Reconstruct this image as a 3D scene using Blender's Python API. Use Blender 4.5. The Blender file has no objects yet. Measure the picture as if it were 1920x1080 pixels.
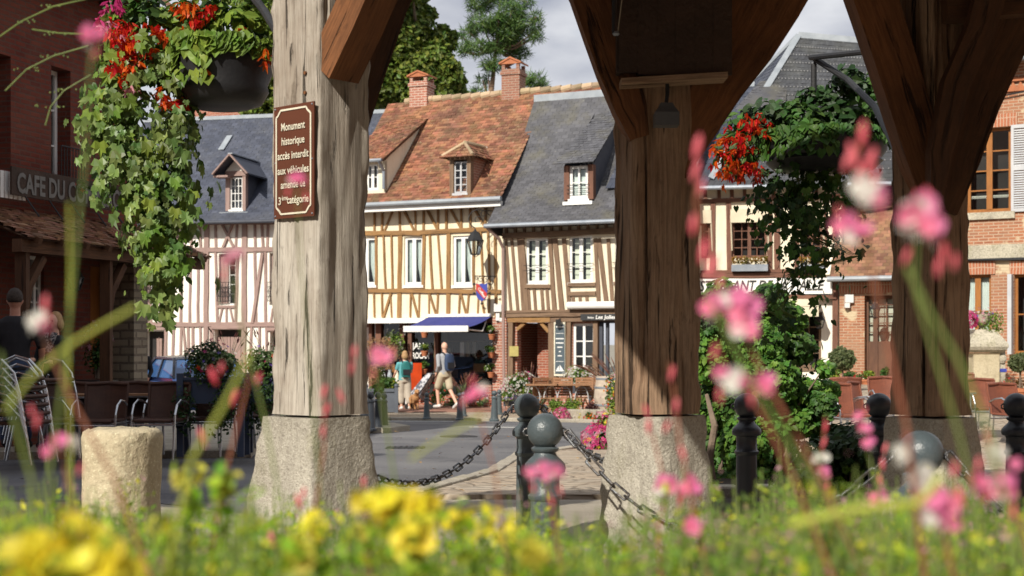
import bpy, math, random
import numpy as np
from mathutils import Vector, Matrix, noise
R = math.radians
random.seed(7); rng = np.random.default_rng(7)
scn = bpy.context.scene
# ------------------------------------------------------------------ camera
F = 2667.0; CAMZ = 1.35; HY = 645.0        # focal length in photo pixels, eye height, horizon row
cam_d = bpy.data.cameras.new('camera'); cam = bpy.data.objects.new('camera', cam_d)
scn.collection.objects.link(cam); scn.camera = cam
cam.location = (0, 0, CAMZ); cam.rotation_euler = (R(90), 0, 0)
cam_d.sensor_width = 36; cam_d.lens = 50.0; cam_d.shift_y = (HY-540)/1920
cam_d.clip_start = 0.05; cam_d.clip_end = 2000
cam_d.dof.use_dof = True; cam_d.dof.focus_distance = 10.8; cam_d.dof.aperture_fstop = 4.0
# ------------------------------------------------------------------ world, sun, exposure
SUN_AZ, SUN_EL = 210.0, 36.0
w = bpy.data.worlds.new('World'); scn.world = w; w.use_nodes = True
nt = w.node_tree; bg = nt.nodes['Background']
sky = nt.nodes.new('ShaderNodeTexSky'); sky.sky_type = 'NISHITA'; sky.sun_disc = False
sky.sun_elevation = R(SUN_EL); sky.sun_rotation = R(SUN_AZ); sky.air_density = 1.2; sky.dust_density = 1.5
tc = nt.nodes.new('ShaderNodeTexCoord'); mp = nt.nodes.new('ShaderNodeMapping'); mp.inputs['Scale'].default_value = (2.2, 2.2, 5.0)
mp.inputs['Location'].default_value = (3.1, 0.4, 1.2)
nz = nt.nodes.new('ShaderNodeTexNoise'); nz.inputs['Scale'].default_value = 1.7; nz.inputs['Detail'].default_value = 7; nz.inputs['Roughness'].default_value = .55
rp = nt.nodes.new('ShaderNodeValToRGB'); rp.color_ramp.elements[0].position = .22; rp.color_ramp.elements[1].position = .42
nz2 = nt.nodes.new('ShaderNodeTexNoise'); nz2.inputs['Scale'].default_value = 2.6; nz2.inputs['Detail'].default_value = 8
rc = nt.nodes.new('ShaderNodeValToRGB'); rc.color_ramp.elements[0].position = .36; rc.color_ramp.elements[1].position = .66
rc.color_ramp.elements[0].color = (4.3, 4.6, 5.5, 1); rc.color_ramp.elements[1].color = (10.0, 10.1, 10.3, 1)
mx = nt.nodes.new('ShaderNodeMix'); mx.data_type = 'RGBA'
L = nt.links.new
L(tc.outputs['Generated'], mp.inputs['Vector']); L(mp.outputs[0], nz.inputs['Vector']); L(mp.outputs[0], nz2.inputs['Vector'])
L(nz.outputs['Fac'], rp.inputs[0]); L(nz2.outputs['Fac'], rc.inputs[0])
L(rp.outputs[0], mx.inputs[0]); L(sky.outputs[0], mx.inputs[6]); L(rc.outputs[0], mx.inputs[7]); L(mx.outputs[2], bg.inputs[0])
bg.inputs[1].default_value = 0.085
sd = bpy.data.lights.new('sun', 'SUN'); sd.energy = 5.0; sd.angle = R(.55); sd.color = (1, .93, .82)
sun = bpy.data.objects.new('sun', sd); scn.collection.objects.link(sun)
TS = Vector((math.sin(R(SUN_AZ))*math.cos(R(SUN_EL)), math.cos(R(SUN_AZ))*math.cos(R(SUN_EL)), math.sin(R(SUN_EL))))
sun.rotation_euler = TS.to_track_quat('Z', 'Y').to_euler(); sun.location = TS*50
scn.view_settings.view_transform = 'Standard'; scn.view_settings.look = 'None'; scn.view_settings.exposure = 0.16; scn.view_settings.gamma = 1
scn.cycles.max_bounces = 7; scn.cycles.transparent_max_bounces = 10; scn.cycles.use_denoising = True; scn.cycles.sample_clamp_indirect = 6; scn.cycles.caustics_reflective = False; scn.cycles.caustics_refractive = False
# ------------------------------------------------------------------ materials
MATS = {}
def _nodes(name, rough, metallic=0.0, spec=.5):
    m = bpy.data.materials.new(name); m.use_nodes = True; t = m.node_tree; b = t.nodes['Principled BSDF']
    b.inputs['Roughness'].default_value = rough; b.inputs['Metallic'].default_value = metallic
    b.inputs['Specular IOR Level'].default_value = spec
    MATS[name] = m; return m, t, b
def c4(c): return (c[0], c[1], c[2], 1)
def _mix(t, fac, a, b, mode='MIX'):
    n = t.nodes.new('ShaderNodeMix'); n.data_type = 'RGBA'; n.blend_type = mode
    for i, v in ((0, fac), (6, a), (7, b)):
        if isinstance(v, (int, float)): n.inputs[i].default_value = v
        elif isinstance(v, tuple): n.inputs[i].default_value = c4(v)
        else: t.links.new(v, n.inputs[i])
    return n.outputs[2]
def _noise(t, vec, scale, detail=4, rough=.55, dist=0):
    n = t.nodes.new('ShaderNodeTexNoise'); n.inputs['Scale'].default_value = scale; n.inputs['Detail'].default_value = detail
    n.inputs['Roughness'].default_value = rough; n.inputs['Distortion'].default_value = dist; t.links.new(vec, n.inputs['Vector']); return n.outputs['Fac']
def _map(t, vec, s, loc=(0, 0, 0)):
    n = t.nodes.new('ShaderNodeMapping'); n.inputs['Scale'].default_value = s; n.inputs['Location'].default_value = loc; t.links.new(vec, n.inputs['Vector']); return n.outputs[0]
def _ramp(t, fac, p0, p1, a=0., b=1.):
    n = t.nodes.new('ShaderNodeMapRange'); n.inputs[1].default_value = p0; n.inputs[2].default_value = p1; n.inputs[3].default_value = a; n.inputs[4].default_value = b
    t.links.new(fac, n.inputs[0]); return n.outputs[0]
def _bump(t, b, h, strength, dist=.02, prev=None):
    n = t.nodes.new('ShaderNodeBump'); n.inputs['Strength'].default_value = strength; n.inputs['Distance'].default_value = dist
    t.links.new(h, n.inputs['Height'])
    if prev is not None: t.links.new(prev, n.inputs['Normal'])
    t.links.new(n.outputs[0], b.inputs['Normal']); return n.outputs[0]
def _coord(t, which): return t.nodes.new('ShaderNodeTexCoord').outputs[which]
def _island(t, col, amt, hue=0):
    g = t.nodes.new('ShaderNodeNewGeometry'); h = t.nodes.new('ShaderNodeHueSaturation')
    t.links.new(_ramp(t, g.outputs['Random Per Island'], 0, 1, 1-amt, 1+amt), h.inputs['Value'])
    if hue:
        m = t.nodes.new('ShaderNodeMath'); m.operation = 'FRACT'; m2 = t.nodes.new('ShaderNodeMath'); m2.operation = 'MULTIPLY'; m2.inputs[1].default_value = 7.31
        t.links.new(g.outputs['Random Per Island'], m2.inputs[0]); t.links.new(m2.outputs[0], m.inputs[0])
        t.links.new(_ramp(t, m.outputs[0], 0, 1, .5-hue, .5+hue), h.inputs['Hue'])
    t.links.new(col, h.inputs['Color']); return h.outputs[0]
def M(name, c1, c2=None, scale=4, rough=.75, bump=0, bscale=40, metallic=0, rand=0, hue=0, coord='Object', spec=.4, lo=.35, hi=.65):
    m, t, b = _nodes(name, rough, metallic, spec); v = _coord(t, coord)
    if c2 is None: c2 = tuple(x*.82 for x in c1)
    col = _mix(t, _ramp(t, _noise(t, v, scale, 5), lo, hi), c1, c2)
    if rand: col = _island(t, col, rand, hue)
    t.links.new(col, b.inputs['Base Color'])
    if bump: _bump(t, b, _noise(t, v, bscale, 4), bump)
    return m
def leafmat(name, c1, c2, rand=.35, hue=.02, trans=.35, rough=.5):
    m, t, b = _nodes(name, rough, 0, .35); v = _coord(t, 'Object')
    col = _mix(t, _ramp(t, _noise(t, v, 5, 3), .38, .62), c1, c2); col = _island(t, col, rand, hue)
    t.links.new(col, b.inputs['Base Color'])
    tr = t.nodes.new('ShaderNodeBsdfTranslucent'); t.links.new(col, tr.inputs[0]); ms = t.nodes.new('ShaderNodeMixShader'); ms.inputs[0].default_value = trans
    t.links.new(b.outputs[0], ms.inputs[1]); t.links.new(tr.outputs[0], ms.inputs[2]); t.links.new(ms.outputs[0], t.nodes['Material Output'].inputs[0])
    return m
def brickmat(name, ca, cb, mortar, bw=.22, bh=.07, ms=.012, bump=.6, stain=(.2, .12, .08), stain_amt=.4, off=.5, rough=.85, patch=None):
    m, t, b = _nodes(name, rough, 0, .25); v = _coord(t, 'UV')
    wv = t.nodes.new('ShaderNodeVectorMath'); wv.operation = 'ADD'
    nn = t.nodes.new('ShaderNodeTexNoise'); nn.inputs['Scale'].default_value = 3.0; t.links.new(v, nn.inputs['Vector'])
    sc = t.nodes.new('ShaderNodeVectorMath'); sc.operation = 'SCALE'; sc.inputs['Scale'].default_value = bh*.22; t.links.new(nn.outputs['Color'], sc.inputs[0])
    t.links.new(v, wv.inputs[0]); t.links.new(sc.outputs[0], wv.inputs[1])
    n = t.nodes.new('ShaderNodeTexBrick'); n.offset = off; n.inputs['Scale'].default_value = 1; n.inputs['Brick Width'].default_value = bw; n.inputs['Row Height'].default_value = bh
    n.inputs['Mortar Size'].default_value = ms; n.inputs['Mortar Smooth'].default_value = .25; n.inputs['Bias'].default_value = 0
    n.inputs['Color1'].default_value = c4(ca); n.inputs['Color2'].default_value = c4(cb); n.inputs['Mortar'].default_value = c4(mortar)
    t.links.new(wv.outputs[0], n.inputs['Vector'])
    col = _mix(t, _ramp(t, _noise(t, v, 1.3, 6), .42, .75, 0, stain_amt), n.outputs['Color'], stain)
    col = _mix(t, _ramp(t, _noise(t, v, 22, 3), .3, .8, 0, .35), col, tuple(x*1.35 for x in ca))
    if patch: col = _mix(t, _ramp(t, _noise(t, _map(t, v, (1, 1, 1), (7, 3, 0)), 1.1, 5), .56, .60), col, patch)
    t.links.new(col, b.inputs['Base Color'])
    inv = _ramp(t, n.outputs['Fac'], 0, 1, 1, 0)
    p = _bump(t, b, inv, bump, .012); _bump(t, b, _noise(t, v, 45, 4), .35, .008, p)
    return m
def woodmat(name, c1, c2, dark, grain=26, crack=.5, bump=.8, rough=.8, streak=.55):
    """long-grain wood: V of the UV runs along the timber"""
    m, t, b = _nodes(name, rough, 0, .25); v = _coord(t, 'UV')
    g1 = _noise(t, _map(t, v, (1, .045, 1)), grain*2.6, 8, .72, .25); g2 = _noise(t, _map(t, v, (1, .45, 1)), 3.4, 6, .62, .5)
    cr = _noise(t, _map(t, v, (1, .05, 1), (3, 9, 0)), grain*.8, 5, .62, .5)
    col = _mix(t, _ramp(t, g2, .36, .66), c1, c2)
    col = _mix(t, _ramp(t, g1, .42, .66, 0, streak), col, dark); col = _mix(t, _ramp(t, _noise(t, _map(t, v, (1, .5, 1), (5, 2, 0)), 14, 5, .7), .58, .72, 0, .5), col, dark)
    col = _mix(t, _ramp(t, cr, .60, .64, 0, crack), col, tuple(x*.25 for x in dark))
    t.links.new(col, b.inputs['Base Color'])
    p = _bump(t, b, g1, bump*.8, .012); _bump(t, b, _ramp(t, cr, .59, .65, 1, 0), bump, .02, p)
    return m
def stonemat(name, c1, c2, dark, speck=70, bump=.7, bscale=30, spot=.5):
    m, t, b = _nodes(name, .9, 0, .2); v = _coord(t, 'Object')
    col = _mix(t, _ramp(t, _noise(t, v, 2.2, 5), .35, .65), c1, c2)
    col = _mix(t, _ramp(t, _noise(t, v, speck, 3, .7), .5, .64, 0, spot), col, dark)
    col = _mix(t, _ramp(t, _noise(t, v, speck*1.7, 2, .7), .58, .68, 0, .5), col, tuple(min(.8, x*1.6) for x in c1))
    col = _mix(t, _ramp(t, _noise(t, _map(t, v, (1, 1, .6), (4, 1, 2)), 3.1, 7, .7), .55, .70, 0, .55), col, (.20, .19, .10)); col = _mix(t, _ramp(t, _noise(t, _map(t, v, (1, 1, .3), (9, 1, 2)), 4.3, 6, .7), .58, .72, 0, .5), col, dark)
    t.links.new(col, b.inputs['Base Color'])
    p = _bump(t, b, _noise(t, v, bscale, 5, .65), bump, .02); _bump(t, b, _noise(t, v, speck, 3, .7), .4, .006, p)
    return m
def glassmat(name, tint=(.9, .95, .95), refl=.10, rough=.02):
    m, t, b = _nodes(name, .1); t.nodes.remove(b)
    tr = t.nodes.new('ShaderNodeBsdfTransparent'); tr.inputs[0].default_value = c4(tint); gl = t.nodes.new('ShaderNodeBsdfGlossy'); gl.inputs['Roughness'].default_value = rough
    lw = t.nodes.new('ShaderNodeFresnel'); lw.inputs[0].default_value = 1.5
    ad = t.nodes.new('ShaderNodeMath'); ad.operation = 'ADD'; ad.inputs[1].default_value = refl; t.links.new(lw.outputs[0], ad.inputs[0])
    ms = t.nodes.new('ShaderNodeMixShader'); t.links.new(ad.outputs[0], ms.inputs[0]); t.links.new(tr.outputs[0], ms.inputs[1]); t.links.new(gl.outputs[0], ms.inputs[2])
    t.links.new(ms.outputs[0], t.nodes['Material Output'].inputs[0]); return m
# ------------------------------------------------------------------ mesh builder
class MB:
    def __init__(s): s.v = []; s.f = []; s.m = []; s.uv = {}; s.mi = 0
    def face(s, idx, uv=None):
        if uv is not None: s.uv[len(s.f)] = uv
        s.f.append(tuple(idx)); s.m.append(s.mi)
    def poly(s, pts, uv=None):
        n = len(s.v); s.v += [tuple(p) for p in pts]; s.face(range(n, n+len(pts)), uv)
    def hexa(s, p):       # 8 points: bottom ring 0-3, top ring 4-7
        n = len(s.v); s.v += [tuple(q) for q in p]
        for a in ((3, 2, 1, 0), (4, 5, 6, 7), (0, 1, 5, 4), (1, 2, 6, 5), (2, 3, 7, 6), (3, 0, 4, 7)): s.face([n+i for i in a])
    def box(s, c, d, rz=0):
        x, y, z = d[0]/2, d[1]/2, d[2]/2; C = Vector(c); m = Matrix.Rotation(rz, 3, 'Z')
        s.hexa([C+m@Vector(q) for q in ((-x, -y, -z), (x, -y, -z), (x, y, -z), (-x, y, -z), (-x, -y, z), (x, -y, z), (x, y, z), (-x, y, z))])
    def beam(s, a, b, w, h, up=(0, 0, 1), w2=None, h2=None):
        a = Vector(a); b = Vector(b); d = b-a; Ln = d.length; d = d.normalized(); side = d.cross(Vector(up))
        if side.length < 1e-4: side = d.cross(Vector((0, 1, 0)))
        side.normalize(); u = side.cross(d).normalized(); w2 = w2 or w; h2 = h2 or h
        r = []
        for p, ww, hh in ((a, w, h), (b, w2, h2)):
            r.append([p-side*ww/2-u*hh/2, p+side*ww/2-u*hh/2, p+side*ww/2+u*hh/2, p-side*ww/2+u*hh/2])
        n = len(s.v); s.v += [tuple(q) for q in r[0]+r[1]]; o = random.random()*7; v0 = random.random()*9
        s.face([n+3, n+2, n+1, n], [(0, 0), (.1, 0), (.1, .1), (0, .1)]); s.face([n+4, n+5, n+6, n+7], [(0, 0), (.1, 0), (.1, .1), (0, .1)])
        dims = (w, h, w, h); acc = o
        for i in range(4):
            j = (i+1) % 4; s.face([n+i, n+j, n+4+j, n+4+i], [(acc, v0), (acc+dims[i], v0), (acc+dims[i], v0+Ln), (acc, v0+Ln)]); acc += dims[i]
    def sweep(s, pts, w, h, nrm=(0, -1, 0)):
        """rectangular timber along a polyline; w across in the plane, h along nrm"""
        N = Vector(nrm).normalized(); P = [Vector(p) for p in pts]; rings = []; acc = [0]
        for i in range(len(P)):
            d = (P[min(i+1, len(P)-1)]-P[max(i-1, 0)]).normalized(); sd = d.cross(N).normalized(); nn = sd.cross(d).normalized()
            ww = w[i] if isinstance(w, (list, tuple)) else w
            rings.append([P[i]-sd*ww/2+nn*h/2, P[i]+sd*ww/2+nn*h/2, P[i]+sd*ww/2-nn*h/2, P[i]-sd*ww/2-nn*h/2])
            if i: acc.append(acc[-1]+(P[i]-P[i-1]).length)
        w0 = w[0] if isinstance(w, (list, tuple)) else w; n = len(s.v); o = random.random()*5
        for r in rings: s.v += [tuple(q) for q in r]
        cu = [0, w0, w0+h, 2*w0+h, 2*w0+2*h]
        for i in range(len(P)-1):
            for k in range(4):
                a = n+i*4+k; b = n+i*4+(k+1) % 4; s.face([a, b, b+4, a+4], [(o+cu[k], acc[i]), (o+cu[k+1], acc[i]), (o+cu[k+1], acc[i+1]), (o+cu[k], acc[i+1])])
        s.face([n+3, n+2, n+1, n]); e = n+(len(P)-1)*4; s.face([e, e+1, e+2, e+3])
    def tube(s, pts, r, seg=8, cap=True):
        P = [Vector(p) for p in pts]; n = len(s.v); up = None; acc = 0
        for i, p in enumerate(P):
            d = (P[min(i+1, len(P)-1)]-P[max(i-1, 0)]); d = d.normalized() if d.length > 1e-9 else Vector((0, 0, 1))
            if up is None: up = d.orthogonal().normalized()
            up = (up-d*up.dot(d)); up = up.normalized() if up.length > 1e-6 else d.orthogonal().normalized(); sd = d.cross(up)
            rr = r[i] if isinstance(r, (list, tuple)) else r
            for k in range(seg):
                a = 2*math.pi*k/seg; s.v.append(tuple(p+up*math.cos(a)*rr+sd*math.sin(a)*rr))
        for i in range(len(P)-1):
            for k in range(seg):
                a = n+i*seg+k; b = n+i*seg+(k+1) % seg; s.face([a, b, b+seg, a+seg])
        if cap: s.face([n+k for k in range(seg)][::-1]); e = n+(len(P)-1)*seg; s.face([e+k for k in range(seg)])
    def lathe(s, c, prof, seg=20, axis=None):
        """prof: (radius, height) from bottom to top"""
        n = len(s.v); C = Vector(c)
        for r, z in prof:
            for k in range(seg):
                a = 2*math.pi*k/seg; s.v.append(tuple(C+Vector((r*math.cos(a), r*math.sin(a), z))))
        for i in range(len(prof)-1):
            for k in range(seg):
                a = n+i*seg+k; b = n+i*seg+(k+1) % seg; s.face([a, b, b+seg, a+seg])
        s.face([n+k for k in range(seg)][::-1]); e = n+(len(prof)-1)*seg; s.face([e+k for k in range(seg)])
    def ball(s, c, r, seg=12, sq=(1, 1, 1)):
        k = seg//2; C = Vector(c); n = len(s.v)
        for i in range(k+1):
            t = math.pi*i/k; rr = max(.02, math.sin(t)); z = -math.cos(t)
            for j in range(seg): a = 2*math.pi*j/seg; s.v.append((C.x+r*rr*math.cos(a)*sq[0], C.y+r*rr*math.sin(a)*sq[1], C.z+r*z*sq[2]))
        for i in range(k):
            for j in range(seg): a = n+i*seg+j; b = n+i*seg+(j+1) % seg; s.face([a, b, b+seg, a+seg])
        s.face([n+j for j in range(seg)][::-1]); e = n+k*seg; s.face([e+j for j in range(seg)])
    def loft(s, rings, uvs=None, cap=True):
        n = len(s.v); K = len(rings[0])
        for r in rings: s.v += [tuple(p) for p in r]
        for i in range(len(rings)-1):
            for k in range(K):
                a = n+i*K+k; k2 = (k+1) % K; b = n+i*K+k2; uv = None
                if uvs: u0 = uvs[0][k]; u1 = uvs[0][k+1]; v0 = uvs[1][i]; v1 = uvs[1][i+1]; uv = [(u0, v0), (u1, v0), (u1, v1), (u0, v1)]
                s.face([a, b, b+K, a+K], uv)
        if cap: s.face([n+k for k in range(K)][::-1]); e = n+(len(rings)-1)*K; s.face([e+k for k in range(K)])
    def cloud(s, tmpl, pos, scl, nrm=None, tilt=1.0, spin=None):
        """many small leaves or petals: tmpl=(verts Kx3, faces); nrm = preferred facing, tilt = how far it wanders"""
        T = np.array(tmpl[0], float); K = len(T); pos = np.asarray(pos, float); N = len(pos)
        if N == 0: return
        scl = np.broadcast_to(np.asarray(scl, float), (N,))
        nv = rng.normal(size=(N, 3)); nv /= np.linalg.norm(nv, axis=1)[:, None]
        if nrm is not None: nv = np.asarray(nrm, float)+nv*tilt
        nv /= np.linalg.norm(nv, axis=1)[:, None]+1e-9
        ref = rng.normal(size=(N, 3)) if spin is None else np.broadcast_to(np.asarray(spin, float), (N, 3))+rng.normal(size=(N, 3))*.35
        y = ref-(ref*nv).sum(1)[:, None]*nv; y /= np.linalg.norm(y, axis=1)[:, None]+1e-9; x = np.cross(y, nv)
        V = pos[:, None, :]+scl[:, None, None]*(T[None, :, 0:1]*x[:, None, :]+T[None, :, 1:2]*y[:, None, :]+T[None, :, 2:3]*nv[:, None, :])
        n = len(s.v); s.v += [tuple(q) for q in V.reshape(-1, 3).tolist()]
        for i in range(N):
            b = n+i*K
            for fc in tmpl[1]: s.f.append(tuple(b+q for q in fc)); s.m.append(s.mi)
    def build(s, name, mats, parent=None, smooth=False, label=None):
        me = bpy.data.meshes.new(name); o = (0, 0, 0)
        p = parent
        while p is not None:
            o = tuple(a+b for a, b in zip(o, p.location)); p = p.parent
        v = s.v if o == (0, 0, 0) else [(a[0]-o[0], a[1]-o[1], a[2]-o[2]) for a in s.v]
        me.from_pydata(v, [], s.f)
        if not isinstance(mats, (list, tuple)): mats = [mats]
        for m in mats: me.materials.append(MATS[m] if isinstance(m, str) else m)
        me.polygons.foreach_set('material_index', s.m)
        if smooth: me.polygons.foreach_set('use_smooth', [True]*len(s.f))
        if len(s.f) < 40000: s._uv(me, o)
        me.update(); ob = bpy.data.objects.new(name, me); scn.collection.objects.link(ob)
        if parent is not None: ob.parent = parent
        if label: ob['label'] = label
        return ob
    def _uv(s, me, o):
        lay = me.uv_layers.new(name='UVMap'); nl = len(me.loops)
        co = np.empty(len(me.vertices)*3); me.vertices.foreach_get('co', co); co = co.reshape(-1, 3)+np.array(o)
        vi = np.empty(nl, int); me.loops.foreach_get('vertex_index', vi); P = co[vi]
        nf = len(me.polygons); tot = np.empty(nf, int); me.polygons.foreach_get('loop_total', tot); N = np.empty(nf*3); me.polygons.foreach_get('normal', N); N = N.reshape(-1, 3)
        t = np.stack([-N[:, 1], N[:, 0], np.zeros(nf)], 1); ln = np.linalg.norm(t, axis=1); flat = ln < .15; t[flat] = (1, 0, 0); ln[flat] = 1; t /= ln[:, None]
        b = np.cross(N, t); b[flat] = (0, 1, 0)
        fi = np.repeat(np.arange(nf), tot); UV = np.stack([(P*t[fi]).sum(1), (P*b[fi]).sum(1)], 1)
        if s.uv:
            st = np.concatenate([[0], np.cumsum(tot)[:-1]])
            for k, u in s.uv.items(): UV[st[k]:st[k]+len(u)] = u
        lay.data.foreach_set('uv', UV.astype(np.float32).ravel())
def thing(name, label, cat, loc=(0, 0, 0), group=None, rz=0):
    o = bpy.data.objects.new(name, None); scn.collection.objects.link(o); o.location = loc; o.rotation_euler = (0, 0, rz); o.empty_display_size = .1
    o['label'] = label; o['category'] = cat
    if group: o['group'] = group
    return o
def tag(o, label, cat, group=None):
    o['label'] = label; o['category'] = cat
    if group: o['group'] = group
    return o
def struct(o): o['kind'] = 'structure'; return o
def dup(root, loc, rz=0, label=None, scale=None):
    def cp(o, par):
        c = o.copy(); scn.collection.objects.link(c); c.parent = par
        for ch in kids.get(o.name, []): cp(ch, c)
        return c
    kids = {}
    for o in scn.objects:
        if o.parent: kids.setdefault(o.parent.name, []).append(o)
    r = cp(root, None); r.location = loc; r.rotation_euler = (0, 0, rz)
    if scale: r.scale = (scale,)*3 if not isinstance(scale, tuple) else scale
    if label: r['label'] = label
    return r
def P3(px, py, Y): return Vector(((px-960)/F*Y, Y, CAMZ+(HY-py)/F*Y))
def X_(px, Y): return (px-960)/F*Y
def sstep(a, b, x): t = max(0, min(1, (x-a)/(b-a))); return t*t*(3-2*t)
def gz(x, y):
    z = -.44*max(0, min(1, (y-12)/24.0))
    k = sstep(3.2, 6.0, x)*max(0, min(1, (y-20)/13.0)); return z+k*.75
def G(px, Y, dz=0): x = X_(px, Y); return Vector((x, Y, gz(x, Y)+dz))
class Fac:
    """a vertical plane (a facade) through two plan points; photo positions are cast onto it"""
    def __init__(s, a, b): s.A = Vector((a[0], a[1], 0)); s.B = Vector((b[0], b[1], 0)); s.u = (s.B-s.A).normalized(); s.n = Vector((s.u.y, -s.u.x, 0)); s.L = (s.B-s.A).length
    @classmethod
    def px(c, xa, Ya, xb, Yb): return c((X_(xa, Ya), Ya), (X_(xb, Yb), Yb))
    def uz(s, px, py, off=0):
        d = Vector(((px-960)/F, 1, (HY-py)/F)); C = Vector((0, 0, CAMZ)); A = s.A+s.n*off
        t = s.n.dot(A-Vector((0, 0, 0)))/s.n.dot(Vector((d.x, d.y, 0))); p = C+d*t
        return (p-s.A).dot(s.u), p.z
    def P(s, u, z, o=0): q = s.A+s.u*u+s.n*o; return Vector((q.x, q.y, z))
    def W(s, px, py, o=0): u, z = s.uz(px, py, o); return s.P(u, z, o)
    def scale(s, px): u, z = s.uz(px, 500); return s.P(u, z).y/F
    def box(s, mb, u0, z0, u1, z1, o0, o1):
        mb.hexa([s.P(u0, z0, o1), s.P(u1, z0, o1), s.P(u1, z0, o0), s.P(u0, z0, o0), s.P(u0, z1, o1), s.P(u1, z1, o1), s.P(u1, z1, o0), s.P(u0, z1, o0)])
    def rect(s, x0, y0, x1, y1, o=0):
        ym = (y0+y1)/2; xm = (x0+x1)/2; return s.uz(x0, ym, o)[0], s.uz(xm, y1, o)[1], s.uz(x1, ym, o)[0], s.uz(xm, y0, o)[1]
    def pbox(s, mb, x0, y0, x1, y1, o0, o1): s.box(mb, *s.rect(x0, y0, x1, y1, (o0+o1)/2), o0, o1)
    def stroke(s, mb, x0, y0, x1, y1, wpx, o0=-.02, o1=.03, wob=.012):
        a = s.uz(x0, y0); b = s.uz(x1, y1); w = wpx*s.scale((x0+x1)/2)/2; o1 = o1+random.random()*.012
        A = Vector((a[0], a[1], 0)); B = Vector((b[0], b[1], 0)); d = (B-A); Ln = d.length; d.normalize(); nn = Vector((-d.y, d.x, 0)); K = max(1, int(Ln/.5)); rr = []
        ph = random.random()*50; acc = []
        for i in range(K+1):
            q = A+d*Ln*i/K+nn*((noise.noise(Vector((ph, i*.9, 0))))*wob*1.5 if 0 < i < K else 0); ww = w*(1+.22*noise.noise(Vector((i*.7, ph, 3))))
            e = q+nn*ww; g = q-nn*ww; rr.append([s.P(g.x, g.y, o1), s.P(e.x, e.y, o1), s.P(e.x, e.y, o0), s.P(g.x, g.y, o0)]); acc.append(i*Ln/K)
        uo = random.random()*9
        mb.loft(rr, ([uo, uo+2*w, uo+2*w+.05, uo+4*w+.05, uo+4*w+.1], acc))
    def wall(s, mb, u0, z0, u1, z1, holes, o=0, depth=.22):
        us = sorted({u0, u1, *[h[0] for h in holes], *[h[2] for h in holes]}); zs = sorted({z0, z1, *[h[1] for h in holes], *[h[3] for h in holes]})
        us = [u for u in us if u0 <= u <= u1]; zs = [z for z in zs if z0 <= z <= z1]
        for i in range(len(us)-1):
            for j in range(len(zs)-1):
                cu = (us[i]+us[i+1])/2; cz = (zs[j]+zs[j+1])/2
                if any(h[0] < cu < h[2] and h[1] < cz < h[3] for h in holes): continue
                mb.poly([s.P(us[i], zs[j], o), s.P(us[i+1], zs[j], o), s.P(us[i+1], zs[j+1], o), s.P(us[i], zs[j+1], o)])
        for h in holes:
            a, b, c, d = h
            q = [(a, b), (c, b), (c, d), (a, d)]
            for k in range(4):
                e, f = q[k], q[(k+1) % 4]; mb.poly([s.P(*f, o), s.P(*e, o), s.P(*e, o-depth), s.P(*f, o-depth)])
def body(fac, mb, u0, z0, u1, z1, D, o=0):
    """side, back and top faces behind a facade"""
    mb.poly([fac.P(u0, z0, o-D), fac.P(u0, z0, o), fac.P(u0, z1, o), fac.P(u0, z1, o-D)])
    mb.poly([fac.P(u1, z0, o), fac.P(u1, z0, o-D), fac.P(u1, z1, o-D), fac.P(u1, z1, o)])
    mb.poly([fac.P(u1, z0, o-D), fac.P(u0, z0, o-D), fac.P(u0, z1, o-D), fac.P(u1, z1, o-D)])
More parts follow.
